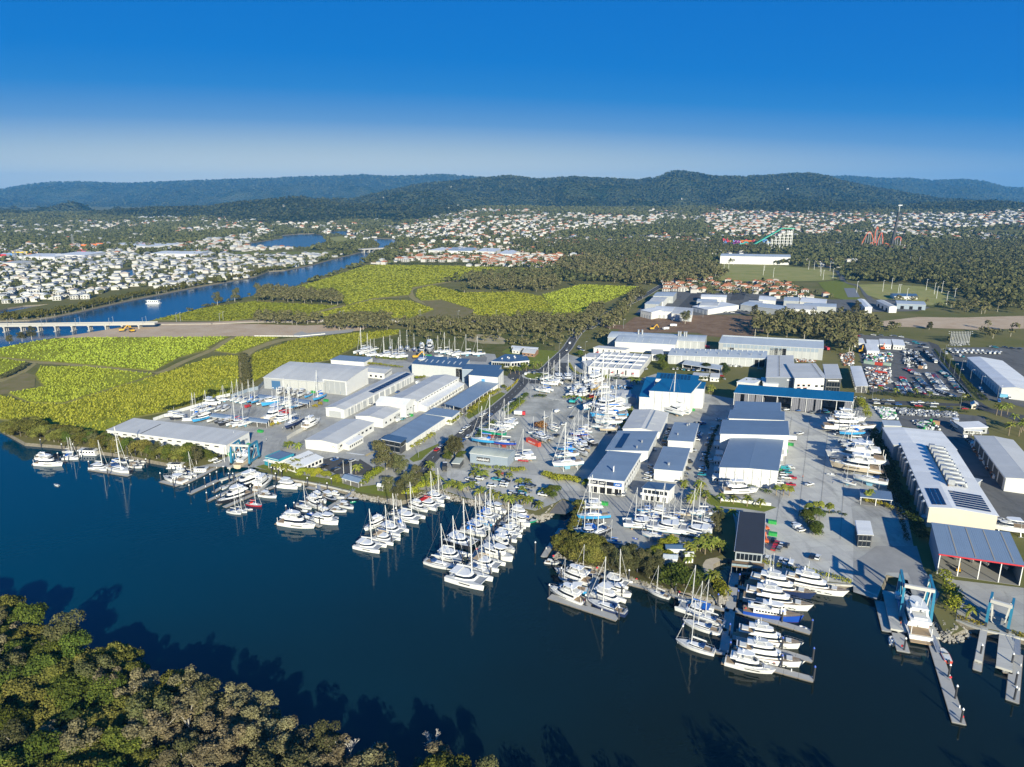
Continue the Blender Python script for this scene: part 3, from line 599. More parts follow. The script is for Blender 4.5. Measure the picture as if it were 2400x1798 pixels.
def building(name,label,cat,pts,h,roof='gable',rise=1.2,axis='x',wall=None,roofm='roof_pale_grey',sheets=None,bays=(),opensides=(),eave=.35,group=None,base=0.,post=None):
 """pts: three roof corners 'reg x,y x,y x,y' (front-left, front-right, back-right) seen at eave height h; h from the ground up"""
 p0,p1,p2=(Vector(q) for q in gs(pts,h+ base))
 d=p1 - p0; a=d.length; d.normalize(); n=Vector((-d.y,d.x)); b=(p2 - p1).dot(n); sg=1 if b > 0 else -1; b=abs(b)
 o=thing(name,label,cat,(p0.x,p0.y,base),math.atan2(d.y,d.x),group)
 o['dims'] =(a,b*sg,h); o['shear'] =max(-.24,min(.24,(p2-p1).dot(d)/(b*sg)))
 wall=wall or WALLW
 P=prof(roof,b,rise); W_=.18
 loc=(lambda u,v,z: (u,v*sg,z)) if axis== 'x' else (lambda u,v,z: (v,u*sg,z))
 la,lb=(a,b) if axis== 'x' else (b,a)          # la along the ridge, lb across
 # sides: 0 front (y=0) 1 right (x=a) 2 back 3 left
 ridge_sides={0: 'lo',2: 'hi',1: 'e1',3: 'e0'} if axis== 'x' else {3: 'lo',1: 'hi',2: 'e1',0: 'e0'}
 for sd_ in (0,1,2,3):
  if sd_ in opensides: continue
  mb=MB(); k=ridge_sides[sd_]
  if k in ('lo','hi'):
   zt=h+ (P[0][1] if k== 'lo' else P[-1][1]); v0,v1=(0,W_) if k== 'lo' else (lb-W_,lb)
   q=[loc(0,v0,0),loc(la,v0,0),loc(la,v1,0),loc(0,v1,0),loc(0,v0,zt),loc(la,v0,zt),loc(la,v1,zt),loc(0,v1,zt)]
   mb.add(q,[(0,1,2,3),(4,5,6,7),(0,1,5,4),(1,2,6,5),(2,3,7,6),(3,0,4,7)])
  else:
   u0,u1=(0.004,W_) if k== 'e0' else (la-W_,la-.004)
   ring=[(W_,0),(lb-W_,0)] + [(min(max(t*lb,W_),lb-W_),h+z) for t,z in reversed(P)]
   mb.loft([[loc(u0,v,z) for v,z in ring],[loc(u1,v,z) for v,z in ring]])
  mb.build('wall',wall,o)
 fl=MB(); fl.box(.05,a-.05,min(.05*sg,(b-.05)*sg),max(.05*sg,(b-.05)*sg),0,.12); fl.build('floor_slab',FLOOR,o)
 # roof in sheets
 n_s=sheets or max(1,round(la/7)); n_s=min(n_s,40)
 rm=MATS['%s_%d' % (roofm,0 if axis== 'x' else 1)]
 up=.14; ev=eave
 for i in range(n_s):
  u0=-ev+ (la+2*ev)*i/n_s+ (.0 if i== 0 else .02); u1=-ev+ (la+2*ev)*(i+1)/n_s; dz=.03+ .012*(i % 2)
  pr=[(t*lb,h+z) for t,z in P]
  v0,z0=pr[0]; v1,z1=pr[1]; s0=(z1-z0)/(v1-v0); pr[0] =(v0-ev,z0-ev*s0)
  v0,z0=pr[-1]; v1,z1=pr[-2]; s0=(z1-z0)/(v1-v0); pr[-1] =(v0+ev,z0+ev*s0)
  ring=[(v,z+dz) for v,z in pr] + [(v,z+dz+up) for v,z in reversed(pr)]
  mb=MB(); mb.loft([[loc(u0,v,z) for v,z in ring],[loc(u1,v,z) for v,z in ring]]); mb.build('roof_sheet',rm,o)
 if roof in ('gable',) and rise > .3:
  mb=MB(); zt=h+rise+.19; mb.loft([[loc(-ev,lb/2-.35,zt-.07),loc(-ev,lb/2,zt+.03),loc(-ev,lb/2+.35,zt-.07)],[loc(la+ev,lb/2-.35,zt-.07),loc(la+ev,lb/2,zt+.03),loc(la+ev,lb/2+.35,zt-.07)]]); mb.build('ridge_cap',rm,o)
 # gutters
 for v,zz in ((-ev-.1,h+P[0][1]),(lb+ev+.1,h+P[-1][1])):
  mb=MB(); q=[loc(-ev,v-.12,zz-.12),loc(la+ev,v-.12,zz-.12),loc(la+ev,v+.12,zz-.12),loc(-ev,v+.12,zz-.12)]; mb.add(q+ [(x,y,z+.2) for x,y,z in q],[(0,1,2,3),(4,5,6,7),(0,1,5,4),(1,2,6,5),(2,3,7,6),(3,0,4,7)]); mb.build('gutter',TRIM,o)
 def facade(sd_,u0,u1,z0,z1,t0=.03,depth=None):
  """a box standing proud of side sd_ between u0..u1 along it"""
  mb=MB(); t1=-(depth or 0)
  if sd_== 0: mb.box(u0,u1,*sorted((-t0*sg,.05*sg)),z0,z1)
  elif sd_== 2: mb.box(u0,u1,*sorted(((b+t0)*sg,(b-.05)*sg)),z0,z1)
  elif sd_== 1: mb.box(a-.05,a+t0,*sorted((u0*sg,u1*sg)),z0,z1)
  else: mb.box(-t0,.05,*sorted((u0*sg,u1*sg)),z0,z1)
  return mb
 for bay in bays:
  sd_,cnt,kind,w,z0,z1=bay[:6]; m_=bay[6] if len(bay) > 6 else None
  L=a if sd_ in (0,2) else b; rngs=bay[7] if len(bay) > 7 else (.04,.96); L0,L1=L*rngs[0],L*rngs[1]
  for i in range(cnt):
   c=L0+ (L1-L0)*(i+.5)/cnt; ww=(L1-L0)/cnt*w
   if kind== 'door': facade(sd_,c-ww/2,c+ww/2,z0,z1,.05).build('roller_door',m_ or DOORG,o)
   elif kind== 'window':
    f=facade(sd_,c-ww/2,c+ww/2,z0,z1,.05).build('window',GLASS,o); facade(sd_,c-ww/2-.1,c+ww/2+.1,z0-.12,z0-.003,.12).build('sill',TRIM,f)
   elif kind== 'panel': facade(sd_,c-ww/2,c+ww/2,z0,z1,.07).build('wall_panel',m_ or WALLW,o)
   elif kind== 'sign': facade(sd_,c-ww/2,c+ww/2,z0,z1,.15).build('sign_board',m_ or TRIM,o)
   elif kind== 'curtain': facade(sd_,c-ww/2,c+ww/2,z0,z1,.04).build('curtain',m_ or CURT,o)
   elif kind== 'rib': facade(sd_,c-.15,c+.15,z0,z1,.2).build('column',m_ or TRIM,o)
   elif kind== 'awning':
    facade(sd_,c-ww/2,c+ww/2,z0,z1,2.2).build('awning',m_ or TRIM,o)
   elif kind== 'brace':
    mb=MB(); y=-.06*sg
    mb.beam((c-ww/2,y,z0),(c+ww/2,y,z1),.12); mb.beam((c+ww/2,y*1.9,z0),(c-ww/2,y*1.9,z1),.12); mb.build('brace',MATS['panel_frame'],o)
 for sd_ in opensides:
  L=a if sd_ in (0,2) else b; cnt=post or max(2,round(L/8))
  for i in range(cnt+1):
   u=.2+ (L-.4)*i/cnt; mb=MB()
   x,y={0: (u,.2),2: (u,b-.2),1: (a-.2,u),3: (.2,u)}[sd_]
   zt=h+ np.interp((y/b if axis== 'x' else x/a),[t for t,_ in P],[z for _,z in P])
   mb.box(x-.15,x+.15,*sorted(((y-.15)*sg,(y+.15)*sg)),0,zt); mb.build('post',TRIM,o)
 o['sg'] =sg; o['rprof'] =[c for t in P for c in t]; o['ax'] =axis
 return o
def roof_z(o,x,y):
 a,b,h=o['dims']; P=list(o['rprof']); t=abs(y/b) if o['ax'] == 'x' else x/a
 return h+ float(np.interp(t,P[0::2],P[1::2])) + .22
def on_roof(o,fx0,fx1,fy0,fy1,name,m,th=.12,lift=0.):
 """flat panel laid on the roof surface, in fractions of the plan"""
 a,b,h=o['dims']; mb=MB()
 q=[(a*fx,b*fy,roof_z(o,a*fx,b*fy)+lift) for fx,fy in ((fx0,fy0),(fx1,fy0),(fx1,fy1),(fx0,fy1))]
 mb.add(q+ [(x,y,z+th) for x,y,z in q],[(0,1,2,3),(4,5,6,7),(0,1,5,4),(1,2,6,5),(2,3,7,6),(3,0,4,7)])
 return mb.build(name,m,o)
def solar(o,fx0,fx1,fy0,fy1,nx,ny,gap=.12):
 for i in range(nx):
  for j in range(ny):
   u0=fx0+(fx1-fx0)*(i+gap/2)/nx; u1=fx0+(fx1-fx0)*(i+1-gap/2)/nx; v0=fy0+(fy1-fy0)*(j+gap/2)/ny; v1=fy0+(fy1-fy0)*(j+1-gap/2)/ny
   on_roof(o,u0,u1,v0,v1,'solar_panel',SOLAR,.08,.06)
def skylights(o,n,fy0,fy1,w=.012,f0=.05,f1=.95):
 for i in range(n):
  c=f0+(f1-f0)*(i+.5)/n; on_roof(o,c-w/2,c+w/2,fy0,fy1,'skylight',MATS['skylight'],.05)
mat('skylight',(.66,.66,.60),.4)
def vent(o,fx,fy,r=.35,hh=1.2,m=None):
 a,b,h=o['dims']; z=roof_z(o,a*fx,b*fy); mb=MB(); mb.cyl((a*fx,b*fy,z-.3),(a*fx,b*fy,z+hh),r,n=8); mb.cyl((a*fx,b*fy,z+hh),(a*fx,b*fy,z+hh+.35),r*1.5,r*.6,n=8); mb.build('roof_vent',m or STEEL,o)

def ptext(body,size,m,parent,M4,name='lettering',align='CENTER'):
 c=bpy.data.curves.new(name,'FONT'); c.body=body; c.size=size; c.extrude=.02; c.align_x=align; c.align_y='CENTER'
 t=bpy.data.objects.new(name,c); dg=None
 COL.objects.link(t); bpy.context.view_layer.update()
 me=bpy.data.meshes.new_from_object(t); COL.objects.unlink(t); bpy.data.objects.remove(t)
 nv=len(me.vertices); par=list(range(nv))
 def find(i):
  while par[i] != i: par[i] =par[par[i]]; i=par[i]
  return i
 for e in me.edges: par[find(e.vertices[0])] =find(e.vertices[1])
 isl={}
 for f in me.polygons: isl.setdefault(find(f.vertices[0]),[]).append(tuple(f.vertices))
 sg_=put(name,None,parent); sg_.matrix_local=M4
 for fs in isl.values():
  ids=sorted({i for f in fs for i in f}); mp={k: j for j,k in enumerate(ids)}; mb=MB(); mb.add([tuple(me.vertices[k].co) for k in ids],[tuple(mp[i] for i in f) for f in fs]); mb.build('letter',m,sg_)
 bpy.data.meshes.remove(me); return sg_
INK=mat('black_lettering',(.02,.02,.022),.6)

# ---- west yard
b1=building('waterfront_shed','long pale grey roofed white shed along the mangrove edge','shed','W 251,1008 530,1043.5 584,1016',6.2,'mono',.9,'x',sheets=26,bays=[(0,12,'window',.45,4.2,4.9),(0,24,'panel',.93,.2,4.0),(1,1,'panel',.96,.3,1.3,mat('pale_blue_band',(.35,.5,.62),.6)),(1,1,'sign',.24,3.0,5.6,mat('mural_sign',(.42,.12,.08),.6,noise=(.5,.2),col2=(.7,.65,.6)),(0,.3))])
on_roof(b1,.285,.292,.02,.8,'roof_gutter',DARK,.06)
ptext('The Boat Works',2.0,mat('grey_lettering',(.30,.31,.33),.6),b1,Matrix.Translation((b1['dims'][0]+.09,b1['dims'][1]*.55,4.0)) @ Matrix.Rotation(R(90),4,'Z') @ Matrix.Rotation(R(90),4,'X'))
building('arched_shed','wide arched pale roofed shed with blue roller door behind boats','shed','F 760,690 1550,750 1850,585',9.0,'bow',3.2,'x',wall=WALLG,sheets=14,bays=[(0,1,'door',.9,.2,7,DOORB,(.12,.28)),(0,5,'curtain',.92,.2,8.2,mat('pale_curtain',(.45,.45,.43),.8),(.30,.98))])
building('arched_shed','taller white arched shed end joined right of blue door shed','shed','F 1525,710 1830,742 2110,602',11.0,'bow',2.8,'x',sheets=6,bays=[(0,4,'panel',.96,.2,10.2,WALLG),(0,2,'door',.5,.2,2.6,DOORB)])
building('workshop_row','low long pale grey workshop behind the arched sheds','workshop','F 1365,545 2160,612 2209,560',5,'gable',1.0,'x',sheets=14,bays=[(0,8,'door',.7,.2,3.6)])
building('workshop_row','low office end with a line of windows below green hedge','workshop','G -60,610 225,640 312,565',5,'gable',.9,'x',sheets=6,bays=[(1,9,'window',.5,2.6,4.0),(0,4,'window',.4,1.2,2.8)])
building('low_shed','small slate roofed white shed beside upper gravel yard','shed','F 1630,460 2060,492 2170,440',4,'mono',.5,'x',roofm='roof_storm',sheets=8,bays=[(0,7,'panel',.94,.2,3.4)])
b5=building('workshop_shed','long workshop with a strip of solar panels on its roof','shed','W 806,960.5 969.6,876.8 G 400,625',6.4,'gable',1.2,'x',sheets=16,bays=[(3,1,'door',.7,.2,4.6),(0,11,'door',.78,.2,5.0),(0,12,'rib',1,.1,6.3)])
solar(b5,.40,.985,.06,.40,14,1,.1)
b6=building('front_shed','white boat shed with grey gable roof facing the car park','shed','F 1712,1552 2185,1275 1800,1230',5.6,'gable',1.2,'x',sheets=9,bays=[(3,2,'panel',.9,.2,4.8),(0,8,'window',.5,2.6,3.8)])
building('side_annex','narrow white annex with windows along front shed','annex','L 2085,350 2270,245 2190,225',3.6,'mono',.5,'x',roofm='roof_white',sheets=4,bays=[(0,7,'window',.5,1.4,2.6)])
b7=building('middle_shed','grey roofed white shed between front shed and tall gable','shed','G 205,1228 450,1088 110,1050',6.2,'gable',1.0,'x',sheets=6,bays=[(0,4,'window',.3,1.8,3.2),(0,1,'door',.7,.2,4.2,DOORG,(.6,.95))])
building('gable_hall','tall white gabled hall with smooth white roof','hall','G 115,1012 500,1052 630,975',8.8,'gable',2.4,'x',roofm='roof_white',sheets=7,bays=[(1,3,'window',.35,4.6,5.6),(1,1,'door',.5,.2,4.4,DOORG,(.55,.95))])
b9=building('long_hall','long grey roofed white hall beside pillared annex','hall','G 640,1002 1190,690 860,665',8.0,'gable',1.6,'x',sheets=14,bays=[(0,14,'window',.5,6.4,7.0)])
building('pillared_annex','low white roofed annex with windows and posts beside long hall','annex','G 780,1068 1255,772 1180,742',4.2,'mono',.9,'x',roofm='roof_white',sheets=12,bays=[(0,18,'window',.5,1.4,2.6),(0,10,'rib',1,.1,4.1)])
building('carport','long slate blue open boat carport on white posts','carport','G 1235,1086 1708,765 1500,730',6.0,'mono',.7,'x',roofm='roof_storm',sheets=14,opensides=(0,1,2,3),post=None)
b11=building('showroom','slate blue roofed showroom with white walls along the verge','showroom','G 522,1535 1012,1212 760,1160',5.0,'mono',.5,'x',roofm='roof_storm',sheets=10,bays=[(0,12,'panel',.8,.3,4.2),(3,3,'window',.8,.6,3.6)])
building('showroom_wing','flat slate roofed wing behind the blue showroom','showroom','G 1095,1205 1200,1125 870,1090',5.4,'mono',.5,'x',roofm='roof_storm',sheets=5,bays=[(0,3,'window',.7,.6,3.4)])
building('glass_pavilion','dark glass corner pavilion beneath slate blue roof','pavilion','G 205,1482 435,1528 505,1478',7.4,'flat',.1,'x',wall=WALLD,roofm='roof_mid_blue',sheets=3,eave=.9,bays=[(0,3,'window',.92,4.3,6.8),(1,2,'window',.92,4.3,6.8),(0,3,'window',.8,.6,3.4)])
b12=building('blue_boat_hall','large blue roofed hall with four boats parked before it','hall','G 580,512 1240,565 1330,470',10.0,'mono',1.2,'x',wall=mat('pale_panel_wall',(.52,.53,.51),.6,noise=(.3,.3),col2=(.46,.47,.45)),roofm='roof_mid_blue',sheets=10,bays=[(0,10,'panel',.96,.3,9.2,MATS['pale_panel_wall']),(0,1,'panel',.9,.2,9,BAYSHADE,(.86,.99))])
skylights(b12,8,.3,.6,.02)
b12b=building('blue_boat_hall','right block of blue roofed hall, set forward of the long part','hall','G 1230,582 1690,600 1742,548',11.0,'mono',.9,'x',roofm='roof_mid_blue',wall=WALLB,sheets=6)
building('blue_boat_hall','front block of blue roofed hall with white panel walls','hall','G 1320,657 1690,687 1768,605',11.0,'mono',.9,'x',roofm='roof_mid_blue',sheets=5,bays=[(0,5,'panel',.95,.2,10.2),(1,3,'panel',.94,.2,10.2),(0,1,'sign',.3,6.2,8.8,mat('blue_sign',(.1,.3,.55),.5),(.3,.7))])
b13=building('marina_office','blue roofed office building with rooftop units near roundabout','office','G 1612,480 1860,490 2178,405',5.0,'flat',.1,'x',wall=WALLG,roofm='roof_mid_blue',sheets=6,bays=[(0,8,'window',.8,1.2,3.8)])
building('marina_office','low white front wing of the blue roofed office','office','G 1860,490 2100,470 2178,405',4.8,'flat',.1,'x',wall=WALLW,roofm='roof_mid_blue',sheets=4,bays=[(0,6,'window',.8,1.0,3.6)])
for fx,fy in ((.3,.3),(.45,.5),(.6,.4),(.7,.65),(.85,.5)): on_roof(b13,fx,fx+.03,fy,fy+.06,'rooftop_unit',TRIM,1.0)
building('brick_house','small brick house with hipped grey roof behind the office','house','G 2010,362 2170,380 2209,330',3.6,'gable',1.6,'x',wall=BRICK,roofm='roof_pale_grey',sheets=4,bays=[(0,3,'window',.4,1.0,2.2)])
building('site_cabin','small white cabin on the lawn behind the office','cabin','G 1880,335 1975,345 1990,305',3.2,'gable',.8,'x',wall=WALLW,roofm='roof_white',sheets=2,bays=[(0,2,'window',.4,1.0,2.2)])
building('long_canopy','thin white canopy roof beside the small brick house','canopy','G 1870,295 2209,322 2215,305',3.4,'flat',.1,'x',roofm='roof_white',sheets=6,opensides=(0,1,2,3))
# ---- riverfront office
bo=building('marina_pavilion','white roofed riverfront pavilion with large black roof lettering','pavilion','L 1250,560 1435,618 1745,480',4.9,'mono',-1.5,'y',roofm='roof_white',sheets=5,bays=[(1,6,'window',.6,1.0,2.6),(0,3,'window',.5,1.0,2.6)])
bt=building('teal_roof_tower','pavilion with square slate roof and deep teal fascia on columns','pavilion','L 1030,500 1180,535 1340,470',7.0,'flat',.1,'x',roofm='roof_slate_blue',sheets=3,opensides=(0,3),bays=[(1,2,'window',.8,1,4)],eave=.9)
a_,b_,h_=bt['dims']; sg_=bt['sg']
mb=MB(); TEAL=mat('teal_fascia',(.02,.22,.30),.5); mb.box(-1,a_+1,*sorted((-1*sg_,-.7*sg_)),h_-.9,h_+.5); mb.box(a_+.7,a_+1,*sorted((-1*sg_,b_+1*sg_)),h_-.9,h_+.5); mb.box(-1,-.7,*sorted((-1*sg_,b_+1*sg_)),h_-.9,h_+.5); mb.build('fascia',TEAL,bt)
mb=MB(); mb.box(.3,a_-.3,*sorted((.4*sg_,(b_*.95))),3.4,5.6); mb.build('upper_room',WALLW,bt)
a_,b_,h_=bo['dims']; zr=math.atan2(1.5,a_)
Mx=Matrix.Translation((a_*.33,b_*.5,h_-1.5*.33+.26)) @ Matrix.Rotation(zr,4,'Y') @ Matrix.Rotation(R(90),4,'Z')
ptext('THE BOAT WORKS',b_*.115,INK,bo,Mx)
building('jetty_office','small blue banner office beside the teal roofed pavilion','office','L 990,545 1060,560 1100,530',3.0,'flat',.1,'x',wall=TEAL,roofm='roof_white',sheets=1)
building('cafe_shelter','low blue-grey waterside cafe roof with white flags','shelter','L 2000,775 2209,835 M 150,440',3.2,'gable',.9,'x',roofm='roof_storm',sheets=6,opensides=(0,1,2,3))
building('river_shelter','tiny white picnic shelter under the big gum','shelter','M 355,545 425,555 430,525',2.8,'gable',.7,'x',roofm='roof_white',sheets=1,opensides=(0,1,2,3),post=1)
building('kiosk','green and white kiosk roof under trees by the road end','kiosk','M 1325,250 1420,258 1470,200',3.0,'mono',.4,'x',wall=WALLD,roofm='roof_eucalypt',sheets=2)
# ---- centre yard
bM=building('green_roof_shed','pale green roofed blue-grey shed with dark sign panels','shed','M 1555,118 2040,178 2137,88',6.0,'arch',1.0,'x',wall=WALLB,roofm='roof_eucalypt',sheets=8,bays=[(0,6,'panel',.96,.1,5.6,WALLB),(0,2,'sign',.9,1.6,4.2,WALLD,(.17,.55)),(1,5,'panel',.94,.1,5.4,WALLB)])
a_,b_,h_=bM['dims']; sg_=bM['sg']
mb=MB()
for i in range(26):
 u=a_*(.185+ .34*i/26); zz=2.5+ .35*math.sin(i*1.9); mb.beam((u,-.19*sg_,zz),(u+a_*.009,-.19*sg_,zz+.55+.25*math.sin(i*2.7)),.28)
mb.build('sign_script',TRIM,bM)
# strata units
U='white_roof unit'
bu=building('factory_unit_block','white block of small factory units with red entry canopies','factory','H 770,545 1430,588 1580,395',6.6,'flat',.1,'y',roofm='roof_pale_grey',sheets=10,bays=[(0,5,'door',.32,.2,4.4),(0,5,'window',.16,.6,5.2,None,(.0,.82)),(0,3,'awning',.16,2.8,3.2,REDP,(.38,.98)),(1,10,'door',.5,.2,4)])
for i in range(6):
 on_roof(bu,.02+.16*i,.027+.16*i,.0,.98,'parapet',TRIM,.9)
for j in (.24,.5,.75): on_roof(bu,.0,.99,j,j+.012,'parapet',TRIM,.9)
for fx,fy in ((.25,.15),(.4,.35),(.55,.12),(.7,.6),(.3,.65),(.8,.3)): vent(bu,fx,fy,.5,1)
for i in range(3): on_roof(bu,.1+.3*i,.22+.3*i,.3,.42,'solar_panel',SOLAR,.1,.1)
building('factory_unit_row','white front corner row of factory units beside the car park hedge','factory','H 683,478 770,548 900,500',6.4,'flat',.1,'x',sheets=3,bays=[(0,5,'door',.55,.2,4.2),(0,5,'window',.2,4.6,5.8)])
building('factory_unit_row','white middle row of factory units with red doors','factory','H 690,425 1180,448 1330,398',6.2,'flat',.1,'x',sheets=6,bays=[(0,6,'door',.3,.2,4.2),(0,6,'window',.2,1,5)])
building('factory_unit_row','white back row of factory units with red entry boxes','factory','H 836,302 1240,335 1400,318',6.8,'flat',.1,'x',sheets=6,bays=[(0,5,'door',.4,.2,4.4),(0,5,'window',.16,.6,5.6),(0,4,'awning',.18,2.6,3.2,REDP)])
building('link_unit','low grey roofed unit joining factory rows to the boat factory','factory','H 1590,390 1740,396 1730,330',6,'flat',.1,'x',sheets=3,bays=[(0,2,'door',.6,.2,4.2)])
# boat factory
bf=building('boat_factory','very long pale metal factory hall with arched roof','factory','H 1020,170 I 285,228 315,152',10,'arch',2.4,'x',wall=WALLG,roofm='roof_zinc',sheets=24,bays=[(0,14,'panel',.9,.2,9,DOORG),(0,14,'rib',1,.1,9.8)])
skylights(bf,12,.1,.45,.006)
for fx in (.3,.34,.72,.74,.8,.78): vent(bf,fx,.4,.9,4.5)
bf2=building('boat_factory','white front hall of boat factory with plain white wall','factory','H 1115,226 1895,266 1925,205',9.5,'bow',2.2,'x',roofm='roof_zinc',sheets=14,bays=[(0,7,'panel',.985,.2,9.2)])
skylights(bf2,8,.1,.6,.008)
b18=building('portal_shed','long grey roofed shed with eleven tall portal bays at the back','shed','I 470,242 1822,318 1818,242',11,'mono',2.4,'x',wall=WALLG,roofm='roof_zinc',sheets=18,bays=[(0,12,'rib',1,.1,10.8,mat('pale_column',(.55,.55,.53),.6)),(0,12,'panel',.9,.2,7.0,mat('pale_bay_panel',(.40,.41,.40),.6)),(0,12,'panel',.9,7.3,10.4,WALLB),(0,1,'panel',.8,.3,7,BAYSHADE,(.085,.16)),(0,2,'panel',.9,.3,9,BAYSHADE,(.50,.66))])
on_roof(b18,.005,.995,.88,.96,'ridge_light',MATS['skylight'],.25)
b19=building('door_shed','long low zinc roofed shed with row of white bay doors','shed','H 1800,402 I 1085,445 1090,372',8,'bow',1.6,'x',wall=WALLG,roofm='roof_zinc',sheets=20,bays=[(0,13,'door',.88,.2,6.6,DOORG,(.03,.86)),(0,14,'rib',1,.1,7.9),(0,1,'panel',.9,.2,6.5,BAYSHADE,(.88,.99))])
for i in range(9): vent(b19,.07+.11*i,.35,.4,1.6)
for i in range(18): vent(b19,.03+.055*i,.85,.25,.6,TRIM)
building('boat_rack_cover','low pale lean-to shelter over cars before the door shed','shelter','H 1985,515 I 480,590 480,540',4,'mono',.6,'x',roofm='roof_zinc',sheets=12,opensides=(0,),bays=[])
building('site_office','two pale flat roofed cabins beside round tree','cabin','I 130,665 330,680 345,640',3.4,'flat',.1,'x',roofm='roof_pale_grey',sheets=2,bays=[(0,4,'window',.4,1,2)])
building('site_office','pale cabin with tilted roof right of the flat cabins','cabin','I 355,690 470,695 480,650',3.4,'mono',.7,'x',roofm='roof_pale_grey',sheets=1,bays=[(0,2,'window',.4,1,2)])
# grey manufacturing buildings
b20=building('grey_works','grey works building with a row of roof cowls','works','I 1085,690 1452,700 1440,410',9,'mono',.3,'y',wall=mat('slate_wall',(.15,.17,.20),.6),roofm='roof_pale_grey',sheets=5,bays=[(0,1,'sign',.6,7.0,8.0,TRIM,(.68,.92))])
for i in range(15): vent(b20,.45,.06+.062*i,.28,.5,DARK)
b20b=building('showroom_works','grey roofed works with white front and coloured window bars','works','I 1455,702 1860,705 1715,515',10.5,'mono',.4,'y',roofm='roof_pale_grey',sheets=5,bays=[(0,3,'window',.5,4.0,5.6,None,(.05,.55)),(0,2,'window',.6,1.4,3.0,None,(.05,.45)),(0,2,'window',.5,3.6,5.2,None,(.62,.98)),(0,2,'panel',.7,5.9,6.15,ORGP,(.05,.6)),(0,2,'panel',.8,3.2,3.45,REDP,(.0,.5))])
for i in range(12): vent(b20b,.85,.06+.075*i,.25,.4,DARK)
b20c=building('glass_corner_works','grey roofed works with tall dark glass corner','works','I 1860,705 2052,712 1998,525',11,'mono',.4,'y',wall=WALLD,roofm='roof_pale_grey',sheets=4,bays=[(0,5,'window',.86,1,4.2),(0,5,'window',.86,4.6,8.2),(0,1,'sign',.8,9.2,10.0,TRIM)])
building('canteen','low white flat roofed canteen behind shade trees','canteen','I 705,745 925,770 1040,715',4.5,'flat',.1,'x',sheets=4,roofm='roof_white',bays=[(0,5,'window',.4,1,2.6)])
building('canteen','pale angled roof annex beside the white canteen','canteen','I 1045,765 1240,780 1210,715',4.5,'mono',.8,'x',sheets=3,roofm='roof_white')
# blue tall shed
bb=building('blue_paint_shed','tall bright blue roofed boat shed with white braced walls','shed','H 1560,862 2090,895 I 295,760',15.5,'mono',1.2,'x',roofm='roof_bright_blue',sheets=8,bays=[(0,4,'panel',.97,.2,15),(0,4,'brace',.94,.5,14.5),(0,5,'rib',1,.1,15.4,STEEL)])
bb2=building('blue_paint_shed','right bay of tall blue roofed boat shed','shed','I 118,832 272,840 295,765',14.6,'mono',.8,'x',roofm='roof_bright_blue',sheets=2,bays=[(0,1,'brace',.94,.5,13.8)])
building('blue_side_bay','lower left bay beneath bright blue roof with white wall','shed','H 1430,940 1562,948 1640,720',11,'mono',1.8,'x',roofm='roof_bright_blue',sheets=2,bays=[(0,1,'brace',.9,.5,10.4)])
bb3=building('blue_rear_shed','bright blue roof behind the tall shed covered with solar rows','shed','H 1640,705 2185,745 2195,680',12,'mono',.8,'x',roofm='roof_bright_blue',sheets=8)
for j in range(5): solar(bb3,.08,.82,.12+.16*j,.24+.16*j,9,1,.25)
b22=building('blue_long_shed','long bright blue roofed shed with grey curtains and parked cruisers','shed','I 667,888 2200,1002 2209,915',10.5,'mono',1.6,'x',roofm='roof_bright_blue',sheets=16,opensides=(0,),post=8,bays=[])
a_,b_,h_=b22['dims']; sg_=b22['sg']
for i,u in ((0,(.05,.45)),(0,(.72,.97)),(1,(.03,.45)),(1,(.52,.97)),(4,(.02,.48)),(4,(.54,.98)),(5,(.02,.48)),(5,(.6,.97)),(7,(.5,.98))):
 x0,x1=a_*(i+u[0])/8,a_*(i+u[1])/8; mb=MB(); k=max(6,int((x1-x0)/.6))
 for q in range(k):
  xa,xb=x0+(x1-x0)*q/k,x0+(x1-x0)*(q+1)/k; ya,yb=(.55,.75) if q % 2 else (.75,.55)
  mb.add([(xa,ya*sg_,.3),(xb,yb*sg_,.3),(xb,yb*sg_,10.2),(xa,ya*sg_,10.2)],[(0,1,2,3)])
 mb.build('curtain',CURT,b22)
for i in range(1,8): mb=MB(); mb.box(a_*i/8-.1,a_*i/8+.1,*sorted((1.0*sg_,b_*.97)),0.1,10); mb.build('bay_wall',CURT,b22)
# cascade
for nm,lb,pt,h_ in (('stepped_shed','small rearmost slate roof of the stepped boat sheds','I 668,1108 1262,1135 1262,1025',12),('stepped_shed','second slate roof from the back of stepped boat sheds','I 600,1218 1312,1250 1312,1140',12.3),
 ('stepped_shed','third and widest slate roof of stepped boat sheds','I 490,1418 1372,1446 1372,1265',12.6)):
 building(nm,lb,'shed',pt,h_,'mono',.4,'y',roofm='roof_slate_blue',sheets=2,bays=[(0,6,'panel',.96,.2,h_-.4)])
b23=building('stepped_shed','front slate roof shed with white cross braced wall behind yacht','shed','O 482,527 1232,572 1306,145',10,'gable',.5,'y',roofm='roof_slate_blue',sheets=1,bays=[(0,5,'panel',.96,.2,4.6),(0,5,'panel',.96,4.9,9.6),(0,5,'brace',.92,.4,9.2),(0,6,'rib',1,.1,9.9,STEEL)])
for i,(x,y) in enumerate(((405,235),(405,432),(390,652),(430,165),(430,352),(410,560))):
 building('lean_to_office','small white cabin, %s of six along shaded side of stepped sheds' % ORD[i],'cabin','O %d,%d %d,%d %d,%d' % (x,y,x+85,y+6,x+92,y-38),3.2,'flat',.1,'x',roofm='roof_pale_grey',sheets=1,bays=[(0,2,'window',.4,.9,2.2)])
building('white_store','small white store beside grey roller wall','store','O 1240,355 1303,362 1310,300',4,'flat',.1,'x',sheets=1)
